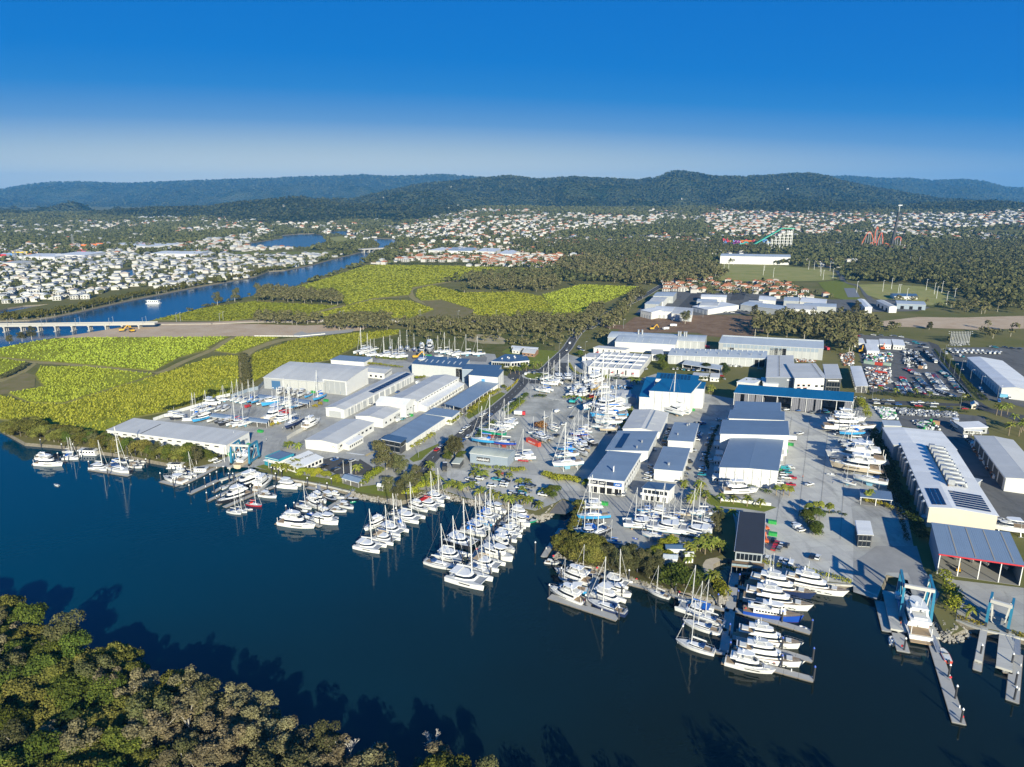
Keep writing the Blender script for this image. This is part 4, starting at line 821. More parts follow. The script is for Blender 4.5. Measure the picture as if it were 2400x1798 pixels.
# centre workshops
b24=building('ridge_workshop','pale grey gabled workshop with dark ridge strip','workshop','H 1215,1352 1690,1397 1800,1146',6.2,'gable',1.4,'y',roofm='roof_pale_grey',sheets=7,bays=[(0,3,'panel',.95,.2,5.6)])
on_roof(b24,.60,.64,.03,.97,'ridge_gutter',MATS['roof_slate_blue_0'],.05)
for fx,fy in ((.35,.35),(.35,.62),(.75,.3),(.75,.6),(.5,.15)): on_roof(b24,fx-.12,fx+.06,fy,fy+.012,'skylight',MATS['skylight'],.05)
b25=building('storm_workshop','slate roofed workshop with long black solar strip','workshop','N 1222,305 1760,325 1898,75',6.4,'mono',.5,'y',roofm='roof_storm',sheets=5,bays=[(0,3,'panel',.95,.2,5.8),(1,6,'door',.6,.2,4.4)])
solar(b25,.17,.34,.1,.85,1,12,.03); vent(b25,.75,.4,.5,1.2); vent(b25,.7,.12,.5,1.2)
b26=building('trade_centre','slate roofed two storey trade centre with dark sign frontage','workshop','N 998,662 1447,717 1668,362',8.0,'mono',.5,'y',roofm='roof_storm',sheets=6,bays=[(0,4,'sign',.9,5.0,7.2,mat('navy_sign',(.012,.016,.035),.5)),(0,4,'panel',.8,.3,3.6,BAYSHADE),(0,5,'rib',1,.1,4.6),(1,9,'window',.4,4.6,6),(1,9,'door',.5,.2,3.2)])
a_,b_,h_=b26['dims']; sg_=b26['sg']
mb=MB(); mb.box(-.4,a_+.4,*sorted((-.6*sg_,-.2*sg_)),4.2,4.7); mb.box(-.4,a_+.4,*sorted((-.7*sg_,-.2*sg_)),7.4,8.2); mb.build('front_frame',TRIM,b26)
mb=MB(); mb.box(a_*.72,a_*.95,*sorted((-.4*sg_,-.22*sg_)),5.2,7.0); mb.build('blue_banner',mat('banner_blue',(.02,.12,.42),.5),b26)
for c0 in (.13,.38,.83):
 mb=MB()
 for i in range(9): u=a_*(c0-.07+.016*i); mb.beam((u,-.46*sg_,5.9),(u+.35,-.46*sg_,6.1+.5*((i*7) % 3)/2),.22)
 mb.build('sign_script',TRIM,b26)
on_roof(b26,.55,.57,.25,.28,'roof_mast',TRIM,3.0)
b27=building('slate_workshop','upper slate roofed workshop in the right lane of workshops','workshop','H 1800,1502 2122,1530 2192,1296',6.4,'mono',.4,'y',roofm='roof_storm',sheets=4,bays=[(0,3,'panel',.95,.2,5.8),(0,1,'window',.4,2,3.2,None,(0,.2))])
vent(b27,.3,.3,.5,1.0); vent(b27,.55,.85,.6,.9); vent(b27,.62,.9,.6,.9)
b28=building('slate_workshop','middle slate roofed workshop in the right lane of workshops','workshop','N 1842,547 2200,585 O 90,292',6.4,'mono',.4,'y',roofm='roof_storm',sheets=5,bays=[(0,3,'panel',.95,.2,5.8),(0,1,'window',.4,2,3.2,None,(0,.2)),(0,1,'door',.8,.2,3.6,WALLD,(.7,1))])
vent(b28,.45,.2,.7,1.2)
b29=building('balcony_offices','front slate roofed offices with white balcony facing masts','office','N 1692,792 2030,835 X 1420,0',6.6,'mono',.4,'y',roofm='roof_mid_blue',sheets=4,bays=[(0,6,'window',.8,4.0,5.8),(0,4,'panel',.5,.3,3.2,BAYSHADE),(0,5,'rib',1,.1,3.6)])
a_,b_,h_=b29['dims']; sg_=b29['sg']; mb=MB(); mb.box(-.3,a_+.3,*sorted((-1.8*sg_,-.1*sg_)),3.5,3.8); mb.box(-.3,a_+.3,*sorted((-1.8*sg_,-1.7*sg_)),3.8,4.7); mb.build('balcony',TRIM,b29)
building('timber_store','small pale warehouse behind hedges by racks','store','H 1130,950 1250,965 1240,915',5,'gable',1.2,'y',sheets=3,bays=[(0,1,'panel',.8,.2,4.4)])
building('timber_store','blue roofed small warehouse right of the pale one','store','H 1255,950 1385,960 1385,925',5,'gable',1,'y',wall=WALLB,roofm='roof_mid_blue',sheets=3)
building('yard_shelter','long grey flat shelter beside kayak racks','shelter','H 940,895 1315,905 1310,860',3.4,'flat',.1,'x',roofm='roof_pale_grey',sheets=8,opensides=(0,1,2,3))
building('wash_block','small white block under trees beside tall blue shed','block','H 1230,1065 1310,1075 1310,1035',3,'flat',.1,'x',roofm='roof_pale_grey',sheets=1)
# restaurant
b30=building('restaurant','black roofed waterfront restaurant with glazed deck front','restaurant','O 685,1612 1035,1648 1062,1132',6.6,'flat',.1,'y',wall=mat('timber_glass_wall',(.30,.33,.35),.4),roofm='roof_charcoal',sheets=1,bays=[(0,6,'window',.85,3.0,5.8),(1,8,'panel',.9,.3,5.6,WALLG)])
a_,b_,h_=b30['dims']; sg_=b30['sg']
mb=MB(); mb.box(-1,a_+1,*sorted((-5*sg_,-.3*sg_)),2.0,2.4); mb.build('deck',mat('deck_timber',(.25,.17,.10),.8),b30)
for i in range(7):
 mb=MB(); mb.box((a_+1.6)*i/6-1,(a_+1.6)*i/6-.8,*sorted((-5*sg_,-4.8*sg_)),-3,3.4); mb.build('deck_post',STEEL,b30)
mb=MB(); mb.box(-.8,a_+.8,*sorted((-4.95*sg_,-4.88*sg_)),2.5,3.4); mb.build('balustrade',mat('glass_balustrade',(.25,.32,.35),.1),b30)
# ---- right side factories
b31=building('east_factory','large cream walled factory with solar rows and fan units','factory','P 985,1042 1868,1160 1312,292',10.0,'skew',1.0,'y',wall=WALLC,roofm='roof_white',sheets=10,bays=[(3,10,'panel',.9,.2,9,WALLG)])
for i in range(3): solar(b31,.06+.075*i,.12+.075*i,.03,.25,1,6,.04)
for j in range(7): solar(b31,.42,.93,.03+.031*j,.053+.031*j,10,1,.03)
a_,b_,h_=b31['dims']
for i in range(9):
 y=b_*(.33+.072*i); x=a_*.52; z=roof_z(b31,x,y)
 mb=MB(); mb.box(x-1.6,x+1.2,y-1.4,y+1.4,z+.6,z+3.2); 
 for k in range(4): mb.box(x-1.66,x+1.26,y-1.46,y+1.46,z+.8+.6*k,z+.95+.6*k)
 u=mb.build('cooling_unit',mat('weathered_zinc',(.40,.41,.42),.5,metal=.4),b31)
 mb=MB(); mb.cyl((x+1.2,y,z+1.8),(x+5.5,y,z+1.8),.9,1.1,n=10); mb.cyl((x+5.5,y,z+1.8),(x+6.6,y,z-.1),1.1,.9,n=10); mb.box(x+2.2,x+2.4,y-.9,y+.9,z-.1,z+1.5); mb.box(x+4.6,x+4.8,y-.9,y+.9,z-.1,z+1.5); mb.build('duct',MATS['weathered_zinc'],u)
mb=MB(); mb.beam((a_*.46,b_*.30,roof_z(b31,a_*.46,b_*.3)+.3),(a_*.46,b_*.97,roof_z(b31,a_*.46,b_*.97)+.3),.35); mb.build('roof_pipe',mat('rusty_pipe',(.24,.14,.07),.7),b31)
for i,y in enumerate((.08,.16,.24,.38,.45,.52,.66,.74,.82,.93)):
 mb=MB(); mb.cyl((-1.3,b_*y,1.5),(-1.3,b_*y,9.6),1.0,n=10); mb.cyl((-1.3,b_*y,9.6),(-1.3,b_*y,10.4),1.0,.3,n=10); mb.build('dust_silo',STEEL,b31)
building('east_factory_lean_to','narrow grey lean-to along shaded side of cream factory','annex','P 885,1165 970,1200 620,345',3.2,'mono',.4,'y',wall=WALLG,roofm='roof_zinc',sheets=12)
building('north_factory','pale roofed factory hall behind the cream factory','factory','P 527,237 1330,300 1132,68',9.2,'skew',.9,'y',wall=WALLG,roofm='roof_white',sheets=6,bays=[(3,5,'panel',.9,.2,8,WALLB)])
building('silver_store','small silver store at the far end of pale factory hall','store','J 400,1310 620,1318 615,1255',5,'flat',.1,'x',wall=WALLG,roofm='roof_zinc',sheets=3)
b32=building('open_boat_shed','open fronted boat shed with blue-grey roof and red fascia','shed','W 2203,1298 2400,1325.5 P 2010,1400',9.0,'mono',.9,'x',wall=WALLB,roofm='roof_storm',sheets=6,opensides=(0,),post=4)
for i in (1,2,3,4): on_roof(b32,i*.225-.02,i*.225-.005,.02,.97,'skylight',mat('amber_skylight',(.36,.32,.24),.5),.05)
a_,b_,h_=b32['dims']; sg_=b32['sg']; mb=MB(); mb.box(-.5,a_+.5,*sorted((-.75*sg_,-.55*sg_)),h_-.3,h_+.25); mb.build('fascia',REDP,b32)
building('east_shed','wide pale roofed shed at right edge with red trim','shed','P 1572,118 1978,662 2560,740',7.5,'gable',1.0,'x',roofm='roof_pale_grey',sheets=8,bays=[(0,6,'panel',.8,.2,6,WALLD)])
building('east_annex','cream annex below wide pale shed at right edge','annex','P 2092,690 2260,720 2260,660',5,'flat',.1,'x',wall=WALLC,roofm='roof_pale_grey',sheets=2,bays=[(0,3,'window',.4,1.4,2.8)])
b34=building('white_warehouse','big white roofed warehouse with dark dock doors at right','warehouse','J 1480,428 1925,822 2520,930',8.0,'skew',1.6,'x',roofm='roof_white',sheets=14,bays=[(0,14,'door',.4,.2,4.4,DOORB),(0,14,'rib',1,.1,7.9)])
for pt,lb in (('J 345,262 492,268 480,197','white flat roofed depot block, middle of the three'),('J 520,268 668,280 640,205','white flat roofed depot block, rightmost of the three'),('J 178,262 330,268 320,205','white flat roofed depot block, leftmost of the three'),
 ('J 180,345 338,350 332,258','silver walled depot tank store near trucks'),('J 20,238 150,248 120,185','low pale depot office beside trees')):
 building('depot_block',lb,'depot',pt,4.6,'flat',.1,'x',roofm='roof_white',sheets=3,bays=[(0,4,'window',.35,1.2,2.6)])
building('white_canopy','long narrow white canopy on posts left of the car yard','canopy','J 40,805 185,812 95,552',5,'bow',.6,'y',roofm='roof_white',sheets=8,opensides=(0,1,2,3))
building('yard_office','pale flat roofed yard office with open verandah','office','J 1430,1345 1740,1332 1660,1258',4.4,'flat',.1,'x',wall=WALLG,roofm='roof_white',sheets=4,bays=[(0,4,'window',.5,1,2.6)])
building('verandah','low verandah roof in front of pale yard office','verandah','J 1440,1375 1670,1388 1690,1345',3.2,'flat',.1,'x',roofm='roof_white',sheets=2,opensides=(0,1,2,3))
building('gatehouse','small cream gatehouse with pitched roof at yard gate','gatehouse','J 1535,1045 1615,1050 1620,1015',3,'gable',1.2,'y',wall=WALLC,roofm='roof_pale_grey',sheets=1,bays=[(0,1,'window',.5,1,2.2)])
building('service_pavilion','white framed two storey kiosk with roof slats by shipyard lane','pavilion','P 70,1395 245,1405 225,1230',6,'flat',.1,'y',wall=WALLD,roofm='roof_white',sheets=4,bays=[(0,3,'window',.8,3.2,5.4),(0,3,'window',.8,.4,2.6)])
building('fuel_shelter','dark roofed shelter with white legs beside palm pair','shelter','P 100,910 500,950 480,850',4.2,'flat',.1,'x',roofm='roof_slate_blue',sheets=3,opensides=(0,1,2,3))
# island sheds
for pt,lb,rm,hh in (('X 300,1420 430,1445 545,1300','blue-white tarpaulin shelter among the island trees','roof_zinc',3),('X 525,1450 650,1480 745,1340','striped pale tin roof among island trees','roof_zinc',3),('X 1020,1490 1300,1510 1310,1425','large pale tin shed roof among island palms','roof_zinc',4.5),
 ('X 1080,1290 1450,1300 1420,1215','blue tin roofed cottage among island palms','roof_mid_blue',4),('X 1480,1440 1640,1430 1740,1360','grey tin roofed cottage verandah among island palms','roof_pale_grey',3.6)):
 building('island_shed',lb,'shed',pt,hh,'gable',.8,'x',roofm=rm,sheets=3,bays=[(0,2,'window',.4,1,2)])
# ---- industrial estate further back and the great white hall
EST=[('e 5,240 75,255 95,220',9),('e 80,245 205,252 230,220',9),('e 205,262 335,272 345,228',8.5),('e 32,200 120,204 150,183',8.5),('e 60,182 150,186 178,158',9),('e 85,150 215,152 238,125',10),('e 395,155 560,160 562,143',8),('e 368,185 495,190 500,172',7),
 ('e 340,215 440,238 548,190',7),('e 383,212 500,214 545,188',8),('e 652,205 940,240 870,205',8),('e 770,172 880,180 882,155',9),('e 932,180 1030,184 1030,158',10),('e 1035,185 1200,200 1200,170',9),('e 945,232 1145,240 1140,205',9),('e 1060,215 1271,222 1271,200',9),('e 700,190 790,196 800,182',7)]
EST.sort(key=lambda e: topx(*gs(e[0])[0])[0])
for i,(pt,hh) in enumerate(EST):
 building('estate_unit','pale industrial unit beside terracotta townhouses, %s from left' % ORD[i],'factory',pt,hh,'gable',.8,'x',wall=(WALLW,WALLG,WALLW)[i % 3],roofm=('roof_white','roof_zinc','roof_pale_grey')[i % 3],sheets=4,bays=[(0,4,'door',.5,.2,4.5)],group='units of the industrial estate')
for lb,pt,hh,rm in (('white gabled shed left of the sports pavilion lane','D 775,1185 840,1255 895,1250',8,'roof_white'),('pale grey shed between white shed and blue shed','D 940,1195 1050,1250 1105,1245',8,'roof_pale_grey'),('blue walled shed with dark doorway beside sports ground','D 1115,1225 1365,1235 1345,1205',7,'roof_zinc')):
 building('estate_shed',lb,'shed',pt,hh,'gable',.8,'x',wall=WALLB if 'blue' in lb[:4] else WALLW,roofm=rm,sheets=3,bays=[(0,3,'door',.4,.2,4.5,BAYSHADE)])
building('sports_pavilion','long low blue-grey roofed pavilion on the sports ground','pavilion','D 1085,1160 1295,1163 1285,1140',4.2,'gable',2.2,'x',roofm='roof_mid_blue',sheets=4,bays=[(0,6,'window',.5,.8,2.6)])
bw=building('great_white_hall','enormous white sided hall with silver roof beyond playing fields','hall','C 1800,812 D 195,822 190,800',17,'gable',2.5,'x',roofm='roof_zinc',sheets=20,bays=[(0,16,'panel',.985,.5,16)])
for nm,lb,pt,hh,rm,wl in (('red_roof_school','bright red hipped roof building among trees','C 385,665 495,668 480,645',6,None,None),('red_roof_school','paler red long roof behind bright red one','C 540,640 630,642 625,618',7,None,None)):
 roof_mat('roof_red_0',(.5,.05,.05),.6,0); roof_mat('roof_red_1',(.5,.05,.05),.6,1)
 building(nm,lb,'building',pt,hh,'gable',3,'x',roofm='roof_red',sheets=3)
for lb,pt,hh,rm in (('long dark red roofed school beyond rollercoaster, left part','D 890,600 1100,610 1090,585',6,'roof_red'),('long dark red roofed school beyond rollercoaster, right part','D 1140,605 1310,620 1300,590',6,'roof_red'),('long white shed at far right foot of hills','D 1800,605 2080,625 2060,595',8,'roof_white'),('second white shed at far right foot of hills','D 2090,605 2212,610 2212,590',8,'roof_white'),
 ('white long commercial building above riverside houses','A 1300,790 1710,795 1700,770',8,'roof_white'),('large white shopping hall left of the river','A 950,705 1300,730 1290,690',9,'roof_white'),('white warehouse left of the shopping hall','A 480,800 730,805 780,775',9,'roof_white'),('pale warehouse at far left commercial strip','A 10,870 150,875 150,850',8,'roof_pale_grey'),
 ('white retail shed beside red signs','A 150,815 470,820 460,790',8,'roof_white'),('white commercial shed right of the river bridge','B 1490,760 1600,765 1600,740',8,'roof_white'),('white commercial hall with grey roof, middle of row','B 1650,765 1870,770 1870,740',8,'roof_zinc'),('white commercial hall at right of row','B 1900,770 2060,775 2060,745',8,'roof_white'),('pale hall right of commercial row','B 2080,790 2212,795 2212,760',8,'roof_white')):
 building('distant_hall',lb,'building',pt,hh,'flat',.1,'x',roofm=rm,sheets=3)
# ------------------------------------------------------------------ boats
TEAK=mat('teak_deck',(.36,.26,.16),.7,noise=(2,.3),col2=(.28,.2,.12)); DECK=mat('pale_deck',(.60,.59,.56),.6)
ALU=mat('mast_alloy',(.72,.71,.68),.4,metal=.2); CANV=mat('navy_canvas',(.025,.06,.16),.8); CANW=mat('white_canvas',(.62,.61,.58),.8); NET=mat('trampoline_net',(.30,.31,.32),.9)
HULLC={'w': WHITE,'b': mat('blue_hull_paint',(.015,.07,.38),.25,coat=.4),'g': mat('green_hull_paint',(.01,.26,.14),.3),'r': mat('red_hull_paint',(.38,.03,.04),.3),'k': mat('black_hull_paint',(.02,.022,.028),.2,coat=.4),
 't': mat('sky_blue_hull_paint',(.05,.32,.62),.3),'n': mat('navy_hull_paint',(.02,.035,.10),.2,coat=.4),'y': mat('yellow_hull_paint',(.65,.40,.04),.4),'c': mat('cream_hull_paint',(.55,.46,.33),.4),'s': mat('silver_hull_paint',(.42,.43,.44),.35),'o': mat('orange_red_tarp',(.62,.06,.03),.6)}
ANTI={'w': mat('antifoul_pale_blue',(.16,.34,.46),.7),'d': mat('antifoul_black',(.035,.037,.042),.8),'r': mat('antifoul_red',(.25,.05,.035),.8)}
def hull_mb(L,B,fs,fb,draft,sw=.86,rake=.06,n=12,y0=0,flare=.12,wlb=.88):
 rings=[]; deck=[]
 for i in range(n+1):
  t=i/n; tt=t**.9
  hb=B/2*(sw+ (1-sw)*math.sin(min(tt/.5,1)*math.pi/2)) if tt < .5 else B/2*max(.015,1-((tt-.5)/.5)**2.4)**.85
  sh=fs+ (fb-fs)*t**1.7; x=-L/2+ L*t; xr=x - rake*L*max(0,t-.55)/.45*t
  wb=hb*(wlb - flare*max(0,(t-.35)/.65)*2.2); wb=max(.01,wb); kd=-draft*(1 - max(0,(t-.6)/.4)**2)*(.75+.25*t)
  mid=(hb*.45+wb*.55)
  rings.append([(x,y0+hb,sh),((x+xr)/2,y0+mid,sh*.45),(xr,y0+wb,.06),(xr-.01,y0+wb*.82,-draft*.45),(xr,y0,kd),(xr-.01,y0-wb*.82,-draft*.45),(xr,y0-wb,.06),((x+xr)/2,y0-mid,sh*.45),(x,y0-hb,sh)])
  deck.append((x - (.15 if t > .97 else 0),hb*.92,sh+.025))
 mb=MB(); k=9; vs=[q for r in rings for q in r]; fs_=[]; mi=[]
 for j in range(n):
  for i in range(8): fs_.append((j*k+i,j*k+i+1,(j+1)*k+i+1,(j+1)*k+i)); mi.append(1 if 2 <= i <= 5 else 0)
  fs_.append((j*k+8,j*k,(j+1)*k,(j+1)*k+8)); mi.append(0)
 fs_.append(tuple(range(k))); mi.append(0); fs_.append(tuple(n*k+i for i in range(k))); mi.append(0)
 mb.v=vs; mb.f=fs_; mb.m=mi
 dk=MB(); m=len(deck)
 dk.v=[(x,y0+b,z) for x,b,z in deck] + [(x,y0-b,z) for x,b,z in deck]; dk.f=[(i,i+1,m+i+1,m+i) for i in range(m-1)]; dk.m=[0]*(m-1)
 return mb,dk
def hring(x0,x1,wa,wf,z,rf=0,ra=0,k=0,ins=1.,grow=0.,y0=0):
 xa,xb=x0+ ra*k - grow,x1 - rf*k+ grow; s=1-(1-ins)*k; L=xb-xa
 pl=[(xa,wa/2*s+grow),(xa+L*.55,(wa*.65+wf*.35)/2*s*1.06+grow),(xb-L*.12,wf/2*s+grow),(xb,wf*.25*s+grow*.5)]
 return [(x,y0+y,z) for x,y in pl] + [(x,y0-y,z) for x,y in reversed(pl)]
def house(x0,x1,wa,wf,z0,z1,rf=.5,ra=.1,ins=.88,y0=0):
 mb=MB(); mb.loft([hring(x0,x1,wa,wf,z0,rf,ra,0,ins,0,y0),hring(x0,x1,wa,wf,z0+(z1-z0)*.85,rf,ra,.85,ins,0,y0),hring(x0,x1,wa,wf,z1,rf*1.25,ra*1.3,1,ins*.97,0,y0)]); return mb
def wband(x0,x1,wa,wf,z0,z1,f0,f1,rf=.5,ra=.1,ins=.88,sides='LFR',y0=0,x_from=0.):
 """glass band split in left side, front and right side"""
 o=[]; r0=hring(x0,x1,wa,wf,z0+(z1-z0)*f0,rf,ra,f0,ins,.03,y0); r1=hring(x0,x1,wa,wf,z0+(z1-z0)*f1,rf,ra,f1,ins,.03,y0)
 for s,idx in (('L',(0,1,2)),('F',(2,3,4,5)),('R',(5,6,7))):
  if s not in sides: continue
  mb=MB(); a=[list(r0[i]) for i in idx]; b=[list(r1[i]) for i in idx]
  if s != 'F' and x_from:
   for q in (a,b):
    e=q[0] if s== 'L' else q[-1]; f=q[1]; e[0] =e[0] + (f[0]-e[0])*x_from
  n=len(idx); mb.add(a+b,[(i,i+1,n+i+1,n+i) for i in range(n-1)]); o.append(('windscreen' if s== 'F' else 'side_window',mb))
 return o
class Kit:
 """parts of one kind of boat; parent index -1 = the boat itself"""
 def __init__(s): s.p=[]
 def add(s,name,mb,mats,parent=-1,smooth=False): s.p.append((name,mb.mesh(name,mats,smooth),parent)); return len(s.p)-1
def rail(k,L,B,fs,fb,f0=.55,f1=.99,hgt=.75,par=-1):
 mb=MB(); pts=[]
 for i in range(7):
  t=f0+(f1-f0)*i/6; tt=t**.9; hb=B/2*max(.015,1-max(0,(tt-.5)/.5)**2.4)**.85*.94; pts.append((-L/2+L*t,hb,fs+(fb-fs)*t**1.7))
 for sg in (1,-1):
  for i in range(6):
   a,b=pts[i],pts[i+1]; mb.beam((a[0],a[1]*sg,a[2]+hgt),(b[0],b[1]*sg,b[2]+hgt),.05); mb.beam((a[0],a[1]*sg,a[2]),(a[0],a[1]*sg,a[2]+hgt),.04)
 k.add('guard_rail',mb,STEEL,par)
def mast_parts(k,x,z0,hm,boomL,cover,fore,aftx,L,thick=.13):
 mb=MB(); mb.cyl((x,0,z0),(x-.02*hm,0,z0+hm),thick,thick*.75,n=6); m=k.add('mast',mb,ALU)
 mb=MB()
 for f,w in ((.38,1.15),(.68,.85)): mb.beam((x-.02*hm*f,-w,z0+hm*f),(x-.02*hm*f,w,z0+hm*f),.09)
 k.add('spreader',mb,ALU,m)
 mb=MB(); mb.cyl((x-.25,0,z0+1.9),(x-boomL,0,z0+1.75),.12,n=6); b=k.add('boom',mb,ALU)
 mb=MB(); mb.cyl((x-.3,0,z0+2.15),(x-boomL*.95,0,z0+1.98),.26,.16,n=7); k.add('sail_cover',mb,cover,b)
 mb=MB(); mb.cyl((fore,0,z0-.1),(x-.02*hm,0,z0+hm*.97),.07,.05,n=5); k.add('furled_jib',mb,CANW)
 mb=MB()
 for e in ((aftx,.0),(x-.4,1.5),(x-.4,-1.5)): mb.cyl((e[0],e[1],z0-.2),(x-.02*hm,0,z0+hm*.98),.022,n=3,cap=False)
 k.add('stay',mb,STEEL)
def kit_mono(hc='w',ac='d',land=False,cover=None,ketch=False):
 k=Kit(); L,B=12,3.7; h,d=hull_mb(L,B,1.05,1.35,.75,.72,.07)
 hi=k.add('hull',h,[HULLC[hc],ANTI[ac]]); k.add('deck',d,DECK if not ketch else TEAK)
 k.add('coachroof',house(-2.6,3.0,2.3,1.5,1.1,1.75,1.2,.2,.8),WHITE)
 ci=len(k.p)-1
 for n_,m_ in wband(-2.6,3.0,2.3,1.5,1.1,1.75,.35,.75,1.2,.2,.8,'LR'): k.add(n_,m_,GLASS,ci)
 mb=MB(); mb.box(-5.2,-2.8,-1.0,1.0,1.09,1.16); k.add('cockpit',mb,TEAK)
 mb=MB(); mb.loft([[(-2.9,-1.1,1.7),(-2.9,1.1,1.7),(-2.9,.9,2.4),(-2.9,-.9,2.4)],[(-1.5,-1.0,1.75),(-1.5,1.0,1.75),(-1.7,.8,2.2),(-1.7,-.8,2.2)]]); k.add('sprayhood',mb,cover or CANV)
 mast_parts(k,1.1,1.7,14.5,4.6,cover or CANW,5.75,-5.7,L,.17)
 if ketch: mb=MB(); mb.cyl((-4.0,0,1.1),(-4.1,0,10.5),.09,n=6); k.add('mizzen_mast',mb,ALU)
 rail(k,L,B,1.05,1.35,.05,.99,.65)
 mb=MB(); mb.box(-5.9,-5.5,-1.1,1.1,1.5,1.62); mb.box(-5.8,-5.75,-1.1,-1.0,1,1.5); mb.box(-5.8,-5.75,1.0,1.1,1,1.5); k.add('stern_arch',mb,STEEL)
 if land:
  mb=MB(); mb.loft([[(-1.2,-.16,-.4),(-1.2,.16,-.4),(-1.0,.1,-1.95),(-1.0,-.1,-1.95)],[(1.4,-.06,-.4),(1.4,.06,-.4),(.8,.1,-1.95),(.8,-.1,-1.95)]]); k.add('keel',mb,ANTI[ac])
  stands(k,L,1.0,-2.0)
 return k
def stands(k,L,w,zb):
 for x in (-L*.28,L*.18):
  for sg in (1,-1):
   mb=MB(); mb.beam((x,sg*w*1.35,.1),(x,sg*w*2.0,zb),.14); mb.beam((x-.5,sg*w*2.0,zb+.06),(x+.5,sg*w*2.0,zb+.06),.12); k.add('prop_stand',mb,STEEL)
def kit_cat(hc='w',ac='d',land=False,cover=None,hard=True):
 k=Kit(); L,B=13,7.2; yo=B/2-.85
 for sg in (1,-1):
  h,d=hull_mb(L,1.7,1.45,1.7,.55,.8,.03,10,yo*sg); k.add('hull',h,[HULLC[hc],ANTI[ac]]); k.add('side_deck',d,DECK,len(k.p)-1)
  mb=MB(); mb.box(-1.5,2.2,*sorted(((yo+.82)*sg,(yo+.86)*sg)),.85,1.15); k.add('hull_window',mb,GLASS,len(k.p)-2)
 mb=MB(); mb.box(-4.6,2.4,-yo,yo,.85,1.5); k.add('bridge_deck',mb,WHITE)
 k.add('coachroof',house(-3.4,2.6,5.4,3.6,1.5,2.75,1.7,.1,.84),WHITE); c=len(k.p)-1
 for n_,m_ in wband(-3.4,2.6,5.4,3.6,1.5,2.75,.32,.78,1.7,.1,.84): k.add(n_,m_,GLASS,c)
 mb=MB(); mb.box(-5.4,-3.0,-2.5,2.5,2.95,3.07); k.add('bimini',mb,WHITE if hard else (cover or CANV)); bi=len(k.p)-1
 mb=MB()
 for x in (-5.2,-3.3):
  for y in (-2.3,2.3): mb.box(x-.05,x+.05,y-.05,y+.05,1.5,2.95)
 k.add('bimini_frame',mb,STEEL,bi)
 mb=MB(); mb.box(2.4,5.0,-yo+.85,yo-.85,1.33,1.37); k.add('trampoline',mb,NET)
 mb=MB(); mb.beam((5.05,-yo,1.5),(5.05,yo,1.5),.22); k.add('crossbeam',mb,ALU)
 mb=MB(); mb.box(-6.2,-4.6,-1.5,1.5,.9,1.1); k.add('davit_platform',mb,DECK)
 mast_parts(k,.9,2.7,15.5,5.2,cover or CANW,5.0,-5.6,L,.21)
 if land:
  for x in (-3.5,2.5):
   for sg in (1,-1): mb=MB(); mb.box(x-.4,x+.4,yo*sg-.5,yo*sg+.5,-1.3,-.45); k.add('support_block',mb,TEAK)
 return k
def kit_fly(hc='w',ac='d',land=False,top=True,accent=None):
 k=Kit(); L,B=16,4.9; h,d=hull_mb(L,B,1.45,2.15,.8,.92,.08,12,0,.16); k.add('hull',h,[HULLC[hc],ANTI[ac]]); k.add('deck',d,DECK)
 for sg in (1,-1):
  mb=MB(); mb.add([(-1.5,sg*2.36,.95),(3.2,sg*2.24,1.1),(3.4,sg*2.28,1.4),(-1.5,sg*2.42,1.3)],[(0,1,2,3)]); k.add('hull_window',mb,GLASS,0)
 mb=MB(); mb.box(-9.0,-7.9,-2.1,2.1,.35,.55); k.add('swim_platform',mb,TEAK)
 k.add('deckhouse',house(-4.6,4.6,4.1,2.6,1.6,3.35,2.4,.1,.86),WHITE); c=len(k.p)-1
 for n_,m_ in wband(-4.6,4.6,4.1,2.6,1.6,3.35,.35,.80,2.4,.1,.86): k.add(n_,m_,GLASS,c)
 mb=MB(); mb.loft([hring(-6.4,2.4,3.9,2.6,3.38,.6,0),hring(-6.4,2.4,3.9,2.6,3.55,.6,0),hring(-6.3,2.6,4.0,2.7,4.0,.6,0,0,1,.05)]); k.add('flybridge',mb,WHITE); f=len(k.p)-1
 mb=MB(); mb.box(-5.6,-3.4,-1.3,1.3,4.0,4.35); mb.box(-2.2,.2,-1.2,1.2,4.0,4.45); k.add('seat',mb,accent or CANW,f)
 for n_,m_ in wband(-3.0,2.2,3.7,2.4,3.95,4.75,.0,.8,1.4,.1,.9,'F'): k.add(n_,m_,GLASS,f)
 if top:
  mb=MB(); mb.loft([hring(-4.4,1.2,3.3,2.3,5.6,.6,0),hring(-4.3,1.1,3.2,2.2,5.78,.6,0)]); k.add('hardtop',mb,WHITE); t=len(k.p)-1
  mb=MB()
  for sg in (1,-1): mb.beam((-3.9,sg*1.6,4.0),(-3.3,sg*1.5,5.6),.3,.12); mb.beam((.6,sg*1.35,4.1),(.3,sg*1.2,5.6),.1)
  k.add('hardtop_leg',mb,WHITE,t); mb=MB(); mb.ball((-2.6,.5,6.1),.36); mb.cyl((-2.6,-.5,5.78),(-2.7,-.5,7.4),.05,n=5); k.add('radar_dome',mb,WHITE,t)
 mb=MB(); mb.box(4.2,6.2,-.9,.9,2.05,2.35); k.add('sun_pad',mb,CANW)
 mb=MB()
 for sg in (1,-1): mb.beam((-7.6,sg*1.9,1.5),(-7.6,sg*1.9,3.38),.12)
 k.add('cockpit_pillar',mb,WHITE); rail(k,L,B,1.45,2.15,.5,.99)
 mb=MB(); mb.box(-7.6,-4.7,-1.9,1.9,1.5,1.6); k.add('cockpit',mb,TEAK)
 if land: stands(k,L,1.2,-1.3)
 return k
